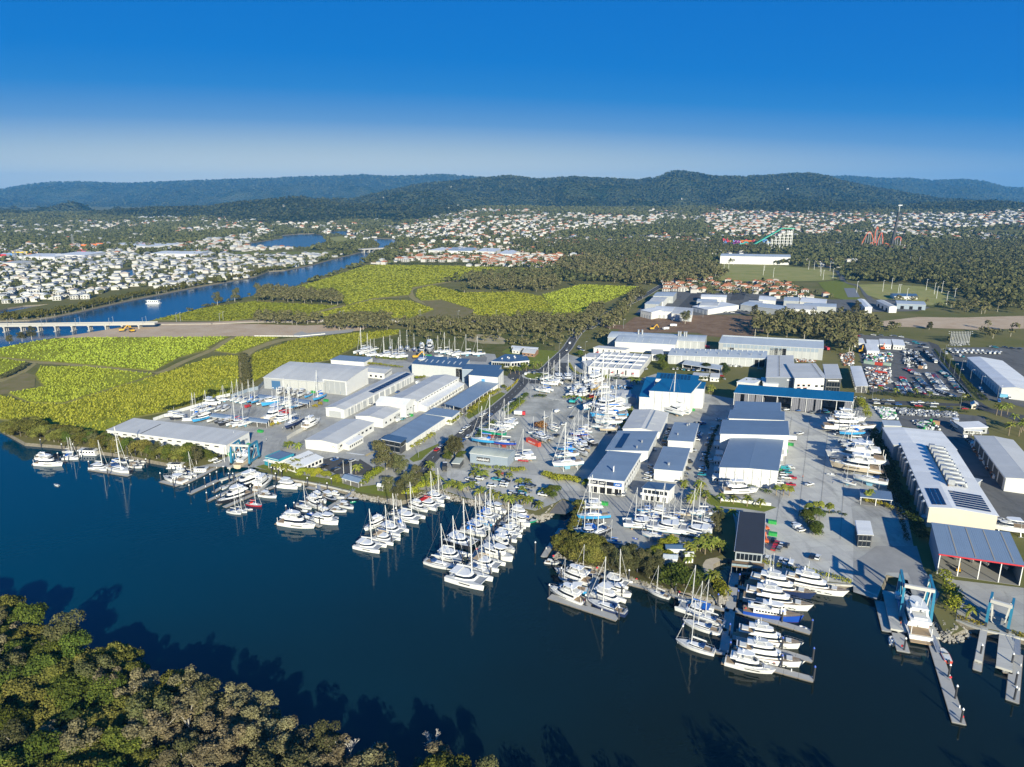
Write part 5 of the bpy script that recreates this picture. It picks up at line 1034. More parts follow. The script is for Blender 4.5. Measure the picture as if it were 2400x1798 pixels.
def kit_super(hc='w',ac='d',land=False,blue=False):
 k=Kit(); L,B=30,6.9; h,d=hull_mb(L,B,2.5,4.0,1.3,.93,.09,16,0,.16); k.add('hull',h,[HULLC[hc],ANTI[ac]]); k.add('deck',d,TEAK)
 for sg in (1,-1):
  for x0,x1 in ((-6,-2.5),(-1.6,.2),(1.4,3.0),(5,5.9),(6.8,7.6)):
   mb=MB(); mb.add([(x0,sg*3.32,1.35),(x1,sg*(3.32-.02*max(0,x1)),1.4),(x1,sg*(3.37-.02*max(0,x1)),1.85),(x0,sg*3.38,1.8)],[(0,1,2,3)]); k.add('hull_window',mb,GLASS,0)
 mb=MB(); mb.box(-16.4,-14.9,-3.0,3.0,.5,.8); k.add('swim_platform',mb,TEAK)
 mb=MB()
 mb.loft([[(-14.6,s*3.2,2.5) for s in (1,-1)] + [(-14.6,s*3.25,3.3) for s in (-1,1)],[(-9.5,s*3.3,2.6) for s in (1,-1)] + [(-9.5,s*3.3,3.4) for s in (-1,1)]]) if False else None
 k.add('main_deckhouse',house(-9.5,7.0,5.9,3.8,2.7,5.2,3.2,.2,.9),WHITE); c=len(k.p)-1
 for n_,m_ in wband(-9.5,7.0,5.9,3.8,2.7,5.2,.38,.78,3.2,.2,.9): k.add(n_,m_,GLASS,c)
 mb=MB(); mb.loft([hring(-13.8,4.6,6.0,3.8,5.25,1,0),hring(-13.8,4.6,6.0,3.8,5.5,1,0),hring(-13.9,4.8,6.1,3.9,5.9,1,0)]); k.add('upper_deck',mb,WHITE)
 mb=MB(); mb.box(-13.4,-7.5,-2.7,2.7,5.91,5.97); k.add('teak_floor',mb,TEAK,len(k.p)-1)
 k.add('upper_deckhouse',house(-7.0,3.2,4.9,3.0,5.9,7.9,2.2,.2,.86),WHITE); c=len(k.p)-1
 for n_,m_ in wband(-7.0,3.2,4.9,3.0,5.9,7.9,.3,.78,2.2,.2,.86): k.add(n_,m_,GLASS,c)
 mb=MB(); mb.loft([hring(-9.4,1.2,4.6,2.8,7.95,.8,0),hring(-9.4,1.2,4.6,2.8,8.15,.8,0),hring(-9.5,1.3,4.7,2.9,8.55,.8,0)]); k.add('sun_deck',mb,WHITE)
 mb=MB(); mb.loft([hring(-7.0,-.8,3.6,2.4,10.0,.6,0),hring(-6.9,-.9,3.5,2.3,10.22,.6,0)]); k.add('hardtop',mb,mat('hardtop_grey',(.5,.51,.52),.4)); t=len(k.p)-1
 mb=MB()
 for sg in (1,-1): mb.beam((-6.2,sg*1.7,8.5),(-5.2,sg*1.6,10),.5,.16); mb.beam((-1.6,sg*1.3,8.5),(-1.9,sg*1.2,10),.14)
 k.add('hardtop_leg',mb,WHITE,t)
 mb=MB(); mb.ball((-5.6,1.0,10.75),.55); mb.ball((-5.6,-1.0,10.75),.55); k.add('radar_dome',mb,WHITE,t)
 mb=MB(); mb.cyl((-4.2,0,10.2),(-4.5,0,13.2),.12,.06,n=6); mb.beam((-4.3,-1,11.3),(-4.3,1,11.3),.1); k.add('antenna_mast',mb,WHITE,t)
 mb=MB(); mb.box(-12.6,-9.6,-1.9,1.9,5.97,6.4); k.add('lounge',mb,CANW); mb=MB(); mb.box(7.2,9.6,-1.6,1.6,3.6,4.0); k.add('fore_lounge',mb,CANW)
 rail(k,L,B,2.5,4.0,.72,.99,.9)
 if land: stands(k,L,1.6,-2.2)
 return k
def kit_exp(hc='b',ac='r',land=False):
 k=Kit(); L,B=27,6.6; h,d=hull_mb(L,B,2.4,4.2,1.3,.9,.07,14,0,.14); k.add('hull',h,[HULLC[hc],ANTI[ac]]); k.add('deck',d,TEAK)
 mb=MB(); n=12
 h2,_=hull_mb(L*1.004,B*1.012,2.5,4.35,.1,.9,.0,14); 
 k.add('main_deckhouse',house(-9.0,6.0,5.4,3.6,2.5,5.0,.8,.1,.97),WHITE); c=len(k.p)-1
 for sg in (1,-1):
  for i in range(9): mb=MB(); x=-7.8+i*1.35; mb.box(x,x+.8,*sorted((sg*2.72,sg*2.80)),3.5,4.3); k.add('cabin_window',mb,GLASS,c)
 mb=MB(); mb.loft([hring(-11.5,5.6,6.0,4.0,5.05,.4,0),hring(-11.5,5.6,6.0,4.0,5.3,.4,0)]); k.add('boat_deck',mb,WHITE)
 k.add('pilothouse',house(-1.0,4.8,4.2,3.0,5.3,7.6,.5,.2,.92),WHITE); c=len(k.p)-1
 for n_,m_ in wband(-1.0,4.8,4.2,3.0,5.3,7.6,.5,.85,.5,.2,.92): k.add(n_,m_,GLASS,c)
 mb=MB(); mb.loft([hring(-5.0,4.4,4.4,3.2,7.65,.4,0),hring(-5.0,4.4,4.4,3.2,7.85,.4,0)]); k.add('flybridge',mb,WHITE)
 mb=MB(); mb.loft([[(-2.4,-.5,7.8),(-2.4,.5,7.8),(-1.2,.5,7.8),(-1.2,-.5,7.8)],[(-2.2,-.2,11),(-2.2,.2,11),(-1.6,.2,11),(-1.6,-.2,11)]]); mb.beam((-1.9,-1.6,10),(-1.9,1.6,10),.14); k.add('radar_mast',mb,WHITE)
 mb=MB(); mb.ball((-1.9,1.2,10.5),.45); mb.ball((-1.9,-1.2,10.5),.45); k.add('radar_dome',mb,WHITE)
 for x,y in ((-8,1.0),(-6.6,-1.2)): mb=MB(); mb.loft([hring(x-2.4,x+2.4,1.5,.9,5.5),hring(x-2.4,x+2.6,1.8,1.1,6.1)]); k.add('tender',mb,CANW)
 rail(k,L,B,2.4,4.2,.6,.99,.9)
 if land: stands(k,L,1.5,-2.2)
 return k
def kit_cruiser(hc='w',ac='d',land=False,cover=None):
 k=Kit(); L,B=10,3.3; h,d=hull_mb(L,B,1.1,1.5,.6,.94,.08,11,0,.16); k.add('hull',h,[HULLC[hc],ANTI[ac]]); k.add('deck',d,DECK)
 k.add('cabin',house(-1.2,3.2,2.5,1.4,1.15,2.0,2.2,.1,.8),WHITE); c=len(k.p)-1
 for n_,m_ in wband(-1.2,3.2,2.5,1.4,1.15,2.0,.25,.85,2.2,.1,.8): k.add(n_,m_,GLASS,c)
 mb=MB(); mb.box(-4.2,-1.3,-1.2,1.2,1.13,1.2); k.add('cockpit',mb,TEAK if not cover else cover)
 mb=MB(); mb.loft([hring(-3.2,.2,2.5,1.9,2.75),hring(-3.1,.1,2.4,1.8,2.88)]); k.add('hardtop',mb,WHITE if not cover else cover); t=len(k.p)-1
 mb=MB()
 for sg in (1,-1): mb.beam((-2.8,sg*1.2,1.2),(-2.6,sg*1.15,2.75),.2,.08); mb.beam((.1,sg*.9,1.9),(-.2,sg*.9,2.75),.07)
 k.add('hardtop_leg',mb,STEEL,t); mb=MB(); mb.box(-5.6,-4.95,-1.3,1.3,.3,.42); k.add('swim_platform',mb,TEAK)
 rail(k,L,B,1.1,1.5,.55,.99,.55)
 if land: stands(k,L,.9,-1.0)
 return k
def kit_trawler(hc='w',ac='r',land=False):
 k=Kit(); L,B=15,4.8; h,d=hull_mb(L,B,1.5,2.6,1.0,.85,.05,12,0,.12); k.add('hull',h,[HULLC[hc],ANTI[ac]]); k.add('deck',d,DECK)
 k.add('saloon',house(-5.2,2.2,3.9,3.0,1.6,3.5,.3,.1,.97),WHITE); c=len(k.p)-1
 for n_,m_ in wband(-5.2,2.2,3.9,3.0,1.6,3.5,.45,.82,.3,.1,.97,'LR'): k.add(n_,m_,GLASS,c)
 k.add('pilothouse',house(-.6,3.6,3.4,2.5,2.2,4.9,.5,.2,.92),WHITE); c=len(k.p)-1
 for n_,m_ in wband(-.6,3.6,3.4,2.5,2.2,4.9,.6,.88,.5,.2,.92): k.add(n_,m_,GLASS,c)
 mb=MB(); mb.loft([hring(-6.6,3.8,4.0,2.8,3.55,.2,0),hring(-6.6,3.8,4.0,2.8,3.7,.2,0)]); k.add('boat_deck',mb,WHITE2)
 mb=MB(); mb.loft([hring(-1.2,3.9,3.5,2.6,4.95,.2,0),hring(-1.2,3.9,3.5,2.6,5.1,.2,0)]); k.add('pilothouse_roof',mb,WHITE)
 mb=MB(); mb.cyl((-1.6,0,3.7),(-1.9,0,9.0),.11,n=6); mb.beam((-1.7,0,4.4),(-6.0,0,5.2),.12); mb.beam((-1.8,-.8,7),(-1.8,.8,7),.08); k.add('mast',mb,ALU)
 rail(k,L,B,1.5,2.6,.5,.99,.8)
 if land: stands(k,L,1.2,-1.6)
 return k
def kit_houseboat(hc='w',ac='d',land=False):
 k=Kit(); mb=MB(); mb.box(-6,6,-2.4,2.4,-.4,.55); k.add('pontoon_hull',mb,WHITE2)
 mb=MB(); mb.box(-4.8,4.8,-2.1,2.1,.55,3.0); k.add('cabin',mb,WHITE)
 for sg in (1,-1):
  for i in range(5): mb=MB(); x=-4.2+i*1.8; mb.box(x,x+1.0,*sorted((sg*2.1,sg*2.14)),1.5,2.4); k.add('window',mb,GLASS,1)
 mb=MB(); mb.box(-5.6,5.8,-2.4,2.4,3.02,3.18); k.add('roof',mb,WHITE2)
 for i in range(4): mb=MB(); mb.box(-3+i*1.6,-1.6+i*1.6,-1.6,1.6,3.2,3.27); k.add('solar_panel',mb,SOLAR,len(k.p)-1-i)
 mb=MB(); mb.beam((5.6,-2.2,.6),(5.6,-2.2,3),.08); mb.beam((5.6,2.2,.6),(5.6,2.2,3),.08); k.add('roof_post',mb,STEEL); return k
def kit_rib(hc='s',ac='d',land=False):
 k=Kit(); mb=MB(); n=7
 path=[(-2.2,.75),(0.5,.8),(1.6,.55),(2.2,0),(1.6,-.55),(.5,-.8),(-2.2,-.75)]
 for a,b in zip(path[:-1],path[1:]): mb.cyl((*a,.3),(*b,.3),.27,n=7)
 k.add('inflatable_tube',mb,HULLC[hc]); mb=MB(); mb.box(-2.0,1.4,-.6,.6,.02,.18); k.add('floor',mb,DECK); mb=MB(); mb.box(-.7,-.1,-.3,.3,.18,.95); k.add('console',mb,WHITE)
 mb=MB(); mb.box(-2.7,-2.25,-.2,.2,.1,1.1); k.add('outboard',mb,DARK); return k
def kit_day(hc='w',ac='d',land=False):
 k=Kit(); L,B=6.5,2.4; h,d=hull_mb(L,B,.8,1.0,.4,.92,.08,9,0,.15); k.add('hull',h,[HULLC[hc],ANTI[ac]]); k.add('deck',d,DECK)
 mb=MB(); mb.box(-2.6,.3,-.85,.85,.86,.92); k.add('cockpit',mb,WHITE2); mb=MB(); mb.add([(.2,-.8,.95),(.2,.8,.95),(-.3,.75,1.6),(-.3,-.75,1.6)],[(0,1,2,3)]); k.add('windscreen',mb,GLASS)
 mb=MB(); mb.box(-3.7,-3.2,-.25,.25,.3,1.3); k.add('outboard',mb,DARK)
 if land: stands(k,L,.7,-.8)
 return k
def kit_pcat(hc='w',ac='d',land=False):
 k=Kit(); L,B=14,6.4; yo=B/2-.9
 for sg in (1,-1):
  h,d=hull_mb(L,1.8,1.5,2.0,.5,.85,.04,10,yo*sg); k.add('hull',h,[HULLC[hc],ANTI[ac]]); k.add('side_deck',d,DECK,len(k.p)-1)
 mb=MB(); mb.box(-6,4.8,-yo,yo,.9,1.7); k.add('bridge_deck',mb,WHITE)
 k.add('saloon',house(-4.4,4.0,5.2,3.6,1.7,3.5,1.6,.1,.9),WHITE); c=len(k.p)-1
 for n_,m_ in wband(-4.4,4.0,5.2,3.6,1.7,3.5,.4,.8,1.6,.1,.9): k.add(n_,m_,GLASS,c)
 mb=MB(); mb.loft([hring(-6,2.2,4.8,3.2,3.52),hring(-6,2.2,4.8,3.2,3.9)]); k.add('flybridge',mb,WHITE)
 mb=MB(); mb.loft([hring(-4.6,.8,3.9,3.0,5.6),hring(-4.5,.7,3.8,2.9,5.76)]); k.add('hardtop',mb,WHITE); t=len(k.p)-1
 mb=MB()
 for x in (-4.2,.2):
  for sg in (1,-1): mb.beam((x,sg*1.5,3.9),(x,sg*1.5,5.6),.12)
 k.add('hardtop_leg',mb,STEEL,t)
 if land:
  for x in (-3.5,2.5):
   for sg in (1,-1): mb=MB(); mb.box(x-.4,x+.4,yo*sg-.5,yo*sg+.5,-1.1,-.4); k.add('support_block',mb,TEAK)
 return k
KITF={'mono': (kit_mono,12,'white sailing yacht','sailboat',2.0),'cat': (kit_cat,13,'white sailing catamaran','catamaran',1.3),'fly': (kit_fly,16,'white flybridge motor yacht','motorboat',1.3),'super': (kit_super,31,'large three-deck white superyacht','yacht',2.2),'exp': (kit_exp,27,'long-range motor yacht','yacht',2.2),
 'cru': (kit_cruiser,10.3,'white sports cruiser','motorboat',1.0),'trw': (kit_trawler,15,'white trawler yacht with pilothouse','motorboat',1.6),'hb': (kit_houseboat,12,'white boxy houseboat','houseboat',.5),'rib': (kit_rib,4.6,'small inflatable tender','dinghy',0),'day': (kit_day,6.5,'small open runabout','motorboat',.8),'pcat': (kit_pcat,14,'white power catamaran','catamaran',1.1)}
HCN={'w': 'white','b': 'blue-hulled','g': 'green-hulled','r': 'red-hulled','k': 'dark-hulled','t': 'sky-blue-hulled','n': 'navy-hulled','y': 'yellow','c': 'cream','s': 'grey','o': 'orange-red'}
CVN={'': '','B': ' with blue canvas','R': ' with red canvas','G': ' with tan canvas'}
CVM={'': None,'B': mat('royal_blue_canvas',(.02,.14,.5),.8),'R': mat('red_canvas',(.55,.03,.03),.8),'G': mat('tan_canvas',(.45,.34,.22),.8)}
KITS={}
def get_kit(kind,hc,cv,land):
 key=(kind,hc,cv,land)
 if key not in KITS:
  f=KITF[kind][0]; kw=dict(hc=hc,land=land,ac='w' if hc== 'w' and kind in ('cat','mono') and land else ('r' if hc in 'bgr' else 'd'))
  if cv and kind in ('mono','cat','cru'): kw['cover'] =CVM[cv]
  if cv and kind== 'cat': kw['hard'] =False
  if cv== 'K' : pass
  KITS[key] =f(**kw).p
 return KITS[key]
BOATS=[]
def put_boat(kind,hc,cv,s,b,land,label,group,zbase=None,lscale=1.0):
 L=KITF[kind][1]; s,b=Vector(s),Vector(b); d=b-s; sc=max(.55,min(2.2,d.length/L))*lscale*(1 if kind in ('super','exp','rib','hb') else 1.26 if land else 1.1); c=(s+b)/2
 drop=KITF[kind][4]*sc if land else 0
 z=(WL if not land else drop) if zbase is None else zbase
 nm={'sailboat': 'sailing_yacht','catamaran': 'catamaran','motorboat': 'motor_yacht','yacht': 'superyacht','houseboat': 'houseboat','dinghy': 'dinghy'}[KITF[kind][3]]
 o=thing(nm,label,KITF[kind][3],(c.x,c.y,z),math.atan2(d.y,d.x),group,sc)
 objs=[]
 for n_,me,par in get_kit(kind,hc,cv,land): objs.append(put(n_,me,o if par < 0 else objs[par]))
 BOATS.append((kind,c,o)); return o
def fleet(txt,where,group,land=False,what='boat'):
 """'kind[:hullcolour[canvas]] x,y x,y' stern then bow; region letters switch the survey tile"""
 z=0 if land else WL; reg='W'; items=[]; cur=None; pts=[]
 for t in txt.split():
  if ',' in t:
   a,b=t.split(','); pts.append(g(reg,float(a),float(b),z))
   if len(pts) == 2: items.append((cur,*pts)); pts=[]
  elif len(t) == 1: reg=t
  else: cur=t
 items.sort(key=lambda it: topx(*((Vector(it[1])+Vector(it[2]))/2))[0])
 for i,(kd,s,b) in enumerate(items):
  kind,_,v=kd.partition(':'); hc=v[0] if v else 'w'; cv=v[1] if len(v) > 1 else ''
  look=KITF[kind][2]
  if hc != 'w': look=look.replace('white',HCN[hc]) if 'white' in look else HCN[hc] + ' '+ look
  look += CVN[cv]
  put_boat(kind,hc,cv,s,b,land,'%s, %s from left %s' % (look,ORD[min(i,29)],where),group)
G1='boats moored in the marina'; G2='boats on the hardstands'
fleet('fly K 155,600 475,622 fly 150,520 340,505 mono 505,440 605,445 cat:wB 505,525 700,520 hb 700,465 950,470 cat 880,645 1090,670 mono 1090,650 1345,725 cat:wB 1110,600 1300,570 mono 1270,560 1372,555 cru:wG 1340,630 1508,652 cru 1400,600 1535,615 day 1505,565 1605,572 hb 1840,640 2060,640 cru 2060,845 1795,795 fly 1945,745 2150,790 mono 2060,720 2209,760 L hb 75,690 270,690',
 'along the mangrove shore',G1)
fleet('fly:k L 940,800 560,960 fly:s 875,950 1090,795 fly:k 780,985 395,1130 pcat 1195,880 1440,905 cru 940,1005 1150,1040 mono:rR 775,1120 955,1150 mono 525,1215 690,1250 mono 600,1200 765,1230 day 745,1185 840,1192 rib 350,1045 400,1020 rib 410,1020 480,985 day 445,925 540,880 rib:k 650,1140 700,1150','below the lettered pavilion',G1)
fleet('fly L 1215,1365 1640,1432 mono 1415,1135 1600,1185 fly 1570,1090 1745,1200 fly 1620,1030 1790,1110 cru:k 1760,1010 1920,1105 fly 1860,1015 2010,1050 fly:n 1245,1275 1450,1300 rib 1475,1200 1560,1215 rib:b 1560,1235 1650,1260 rib 1500,1275 1585,1300 trw 1640,1325 1940,1385 fly 1755,1235 1860,1270 day 1850,1285 1950,1310 cru 1860,1200 2055,1222 cru 1965,1130 2145,1185 rib:k 2025,1080 2100,1100 rib:g 2100,1100 2180,1085 day:k 2080,1050 2209,1060',
 'in the cluster below the cafe',G1)
fleet('cat M 110,1320 420,1385 cat:wG 335,1220 600,1290 cat 430,1100 700,1185 fly 440,1010 195,1135 cat 640,945 925,1010 mono 545,905 640,875 fly 795,810 1005,895 cat:wR 925,775 1170,850 cat 1025,685 1250,745 mono:wB 620,1020 720,1120','on the short jetty',G1)
fleet('mono a 130,1190 555,1300 cat 330,1060 740,1150 cat:k 490,830 900,950 mono:wB 700,680 1045,790 cat 790,620 1100,730 mono:tB 870,540 1180,620 cat:wB 970,440 1250,530 trw 1060,340 1360,440 mono 1060,310 1150,400 fly 1180,870 1490,1050 trw 1020,1020 1455,1175 cat:wG 880,1180 1290,1290 mono 790,1260 1135,1380 cat 530,1400 1070,1550 cat 1210,760 1560,840 cat 1300,690 1600,730 cat 1390,640 1640,690 trw 1440,520 1730,635 pcat:b 1460,410 1740,480 day:g 1870,500 1740,580 rib 560,1290 640,1330',
 'on the long middle jetty',G1)
fleet('fly Q 780,490 350,350 mono:n 860,370 590,330 fly 690,745 275,580 cru:t 740,600 395,545 mono:n 1235,895 775,745 pcat 870,620 1200,775 trw 980,560 1310,670 cat 1000,440 1300,530 cru 210,215 385,240 mono 1805,680 1545,590 mono 530,470 420,430','around the T-shaped pontoon',G1)
fleet('cat:wB R 300,745 -55,655 mono 440,860 110,760 mono 395,950 15,835 mono 325,1165 -60,1045','left of the superyacht walkway',G1,what='sailboat')
SY=[('super:w',(1065,395),(1800,565),'superyacht with ribbed grey hardtop beside the quay wall'),('super:n',(690,415),(1450,590),'low navy-hulled superyacht, second from the quay wall'),('super:w',(640,560),(1420,720),'white superyacht between the navy-hulled and the blue-hulled yachts'),
 ('exp:b',(650,715),(1300,830),'royal blue long-range yacht with white deckhouse'),('super:w',(560,980),(1310,1125),'white superyacht with dark sun deck below the long finger'),('super:w',(530,1165),(1330,1325),'white superyacht, second from the bottom finger'),('fly:w',(480,1260),(975,1385),'smallest white motor yacht at the outer end of the superyacht dock')]
for kd,s,b,lb in SY:
 kind,hc=kd.split(':'); put_boat(kind,hc,'',g('R',*s,WL),g('R',*b,WL),False,lb,G1)
put_boat('fly','w','',g('S',585,835,WL),g('S',462,510,WL),False,'white motor yacht with navy cover floating inside blue travel lift',None)
put_boat('rib','s','',g('S',350,885,WL),g('S',335,805,WL),False,'grey inflatable tied at the short lift finger',None)
put_boat('day','o','',g('S',835,1030,WL),g('S',785,925,WL),False,'orange rescue boat tied beside the long right pier',None)
put_boat('rib','w','',g('R',1380,930,WL),g('R',1255,870,WL),False,'white tender at tip of the blue yacht pontoon',None)
put_boat('day','w','',g('K',425,880,WL),g('K',372,866,WL),False,'tiny white runabout under way in open river at left',None)
put_boat('hb','w','',g('A',1365,1222,WL),g('A',1292,1222,WL),False,'white houseboat alone on the upper river',None,lscale=1.6)
# ---- hardstands
fleet('trw b 270,800 70,830 trw:k 330,850 180,870 hb 330,870 490,860 mono:wB 590,800 480,870 fly:t 770,840 520,920 day 850,870 740,920 cru:k 1030,890 860,935 cru:k 1140,910 930,980 cat:wR 1290,920 1110,990 mono 1440,940 1250,1005 cat 650,700 480,720 cru 760,690 590,750 mono 830,710 660,760 cru 960,700 860,750 cru 1060,690 970,750 pcat 720,610 900,630 mono 930,560 1060,560 mono 1080,560 940,580',
 'in the yard behind the waterfront shed',G2,True)
fleet('mono b 1230,540 1110,590 mono 1320,560 1190,620 mono 1410,580 1270,630 mono:tB 1480,560 1390,620 mono:t 1580,570 1460,630 cru 1640,590 1540,640 cru 1720,550 1640,590 trw:t 1880,600 1640,665 mono 1990,610 1850,650 mono 2110,610 1920,675 mono 2180,640 2010,690 mono:t 2240,660 2080,710 mono:k 2290,660 2160,700 cru F 1010,880 950,930 cru:k 1110,890 1060,940 cru 1200,900 1130,945 cru 1290,910 1210,965 cru:t 1370,930 1300,970 mono:tB 1540,970 1420,1030 mono:n 1230,1310 1065,1400',
 'in the rows before the arched shed',G2,True)
fleet('pcat:c b 1900,800 1700,915 cat:wR 2040,850 1790,930 mono:n 2190,950 2020,1070','near the yellow shrubs',G2,True)
fleet('cat c 290,250 240,280 mono 400,250 330,265 cat 250,290 110,330 cat 380,330 250,345 mono 340,310 290,320 mono 500,290 495,310 mono:s 590,240 580,265 mono:s 735,250 730,285 mono:s 830,250 830,285 mono:b 930,260 930,290 fly:s 1040,260 1035,310 fly:s 1155,250 1145,315 cat 580,340 430,360 cat 690,350 560,370 cat 790,355 650,380 mono 1340,290 1225,310 mono 1450,300 1310,325 cat 1590,325 1460,345 mono 1490,310 1400,330 mono 1770,330 1610,345 mono 1925,335 1780,350 cru 1330,350 1230,360 cru 1590,380 1500,385 day 1450,380 1370,380',
 'on the upper gravel yard',G2,True)
fleet('trw:c c 1110,510 990,590 cru:c 1200,540 1110,590 pcat:c 1340,540 1210,600 trw:g 1460,530 1335,600','parked against the blue roofed hall',G2,True)
fleet('mono d 600,230 760,200 cat 800,290 620,270 cat 860,290 720,250 cat 850,190 880,250 cat 1000,190 1000,250 cat:wB 720,405 545,375 mono 1310,210 1225,265 pcat 1470,230 1320,300 cat 1600,330 1450,340 mono:r 1400,330 1290,310 cat 1200,340 1040,370 cat 1380,350 1190,380 mono 1360,390 1250,400 cat 1250,400 1130,430 pcat:s 1110,430 1010,470 pcat 1280,440 1150,480 mono:yG 1450,360 1370,440 mono:s 1520,450 1430,500 mono:o 1420,450 1350,490',
 'by the roundabout yard end',G2,True)
fleet('cat d 170,890 0,925 cat 0,1000 30,990 mono:g G 1755,1490 1480,1450 mono:tB 1650,1580 1380,1560 mono:b 1900,1600 1650,1590 cat 1890,1345 1690,1330 cat 1800,1400 1650,1390','along the hedge beside the road',G2,True)
fleet('mono d 850,980 700,950 mono 810,1020 700,980 cat:s 540,1110 700,1180 mono 520,1060 440,1060 cat 450,1430 190,1450 cru:r 370,1480 210,1470','in the open middle of gravel yard',G2,True)
fleet('cat d 1740,590 1570,610 cat 1700,640 1380,740 cat 1860,670 1640,710 mono 1640,700 1500,650 mono 1520,800 1330,820 mono:tB 1860,850 1400,860 mono 1860,880 1460,870 mono 1800,930 1450,920 mono 1540,970 1370,960 mono 1710,970 1540,950 mono:c 1770,1020 1520,1040 cru 1340,985 1180,960 mono 1350,1050 1140,1040 mono:bB 1300,1100 1060,1100 mono 1220,1170 1000,1170 mono:k 1410,1270 1240,1180 cat:wB 1210,1210 1020,1220 cru:c 1210,1260 1330,1360 fly:s 1130,1320 1290,1420 mono:tB 1110,1330 850,1330 mono:wB 1120,1420 830,1460 mono 1180,1570 800,1610 mono:k 1160,1540 870,1550',
 'in the crowded workshop row',G2,True)
fleet('cat N 1130,1050 900,1050 mono:t 1220,1230 880,1250 cat:wB 1080,1390 830,1420 mono:k 1240,1400 1020,1500 mono:tB 1380,1550 1220,1530 cru:t 860,1290 800,1320','on the apron above the small inlet',G2,True)
fleet('cat X 700,850 230,830 mono:b 700,690 450,680 mono:tB 750,560 545,560 cru:t 610,640 450,640 cat:b 850,690 620,680 pcat 1000,600 760,560 cat 1310,960 740,890 mono:t 1260,700 1040,690 mono:c 1540,650 1250,620 mono:wB 1400,760 1120,720 cat 1920,1060 1360,960 cat 1990,960 1650,900 cat:n 2030,830 1720,780 mono 1990,640 1580,640 mono 1060,1170 610,1090 rib:b 480,1100 380,1080 rib:b 190,1300 90,1390','in the yard behind island trees',G2,True)
put_boat('super','w','',g('Y',300,545),g('Y',1690,640),True,'largest white superyacht on supports beside the hedge channel',G2)
fleet('fly Y 600,330 1330,370 fly 760,300 1000,290 mono:tB 1290,720 780,740 mono:t 1330,690 1010,720 cat:s 1340,990 790,960 fly 1430,1270 700,1200 fly 1740,1480 500,1340 fly:c 1640,1700 590,1560 mono O 2209,780 2050,740 rib:s Z 1480,330 1180,310','on the shipyard slab',G2,True)
for i,(x0,y0,x1,y1) in enumerate(((770,905,775,1000),(1120,930,1135,1020),(1310,950,1325,1075),(1880,990,1895,1110),(2075,1050,2070,1115))):
 put_boat('fly',('w','w','w','s','w')[i],'',g('I',x0+15,y0-10),g('I',x1,y1),True,'motor yacht under the blue long roof, %s from left' % ORD[i],'boats inside the blue long shed',lscale=.55)
put_boat('fly','w','',g('O',560,880),g('O',930,885),True,'white flybridge yacht on the white plinth before braced shed',G2)
put_boat('cat','w','',g('H',2000,1185),g('H',1760,1120),True,'white catamaran at foot of the tall blue roofed shed',G2)
for i,(x0,y0,x1,y1) in enumerate(((860,90,910,140),(1000,100,1055,170),(1130,120,1190,205),(1290,140,1360,245))):
 put_boat('fly','w','',g('S',x0-15,y0-30),g('S',x1,y1),True,'white cruiser nose out under the open boat shed, %s from left' % ORD[i],'boats inside the open boat shed',lscale=.75)
put_boat('exp','c','',g('L',640,640),g('L',860,475),False,'tall cream survey ship held in left travel lift',None,zbase=-.2)
put_boat('fly','w','',g('L',1530,150),g('L',1700,70),True,'white houseboat with blue cradle beside the grey wall',G2)
put_boat('cru','w','',g('P',2209,1400),g('P',1710,1345),True,'large white shrink-wrapped hull beside the cream factory',G2)
put_boat('cru','w','',g('J',1290,1300),g('J',1350,1390),True,'white cruiser parked in the yard before pale office',G2,lscale=.8)
put_boat('mono','w','',g('P',390,800),g('P',20,730),True,'grey masted yacht in shade beside the palm pair',G2)
# ------------------------------------------------------------------ vegetation
LEAF={'gum': leaf_mat('gum_leaves',(.060,.068,.026),(.135,.125,.055)),'mangrove': leaf_mat('mangrove_leaves',(.075,.080,.018),(.190,.175,.040)),'broad': leaf_mat('broad_green_leaves',(.036,.056,.011),(.115,.135,.024)),
 'oak': leaf_mat('she_oak_needles',(.115,.100,.052),(.215,.185,.100)),'lime': leaf_mat('lime_shrub_leaves',(.12,.15,.014),(.28,.27,.030)),'palm': leaf_mat('palm_fronds',(.085,.115,.018),(.24,.24,.050)),
 'dark': leaf_mat('dark_evergreen_leaves',(.020,.034,.010),(.055,.072,.020)),'yellow': leaf_mat('yellowing_shrub_leaves',(.24,.20,.02),(.34,.28,.04)),'hill': leaf_mat('hill_forest_leaves',(.026,.038,.015),(.070,.078,.034)),'far': leaf_mat('distant_tree_leaves',(.050,.056,.020),(.115,.108,.046)),'brown': leaf_mat('dead_brown_leaves',(.16,.06,.02),(.26,.11,.04))}
BARK=mat('grey_bark',(.20,.17,.13),.9,noise=(1.5,.3),col2=(.10,.085,.065)); PALEBARK=mat('pale_gum_bark',(.50,.46,.40),.8,noise=(.8,.3),col2=(.32,.29,.25))
def leaf_quads(C,D,S,rg,flat=.35):
 """quads at C facing D (jittered) of half size S"""
 n=len(C); D=D+ rg.normal(0,flat,(n,3)); D /= np.linalg.norm(D,axis=1)[:,None]+1e-9
 T=rg.normal(0,1,(n,3)); T -= (T*D).sum(1)[:,None]*D; T /= np.linalg.norm(T,axis=1)[:,None]+1e-9; B=np.cross(D,T); S=S[:,None]
 V=np.stack([C-T*S-B*S*.7,C+T*S-B*S*.7,C+T*S*.8+B*S*.7,C-T*S*.8+B*S*.7],1); return V.reshape(-1,3)
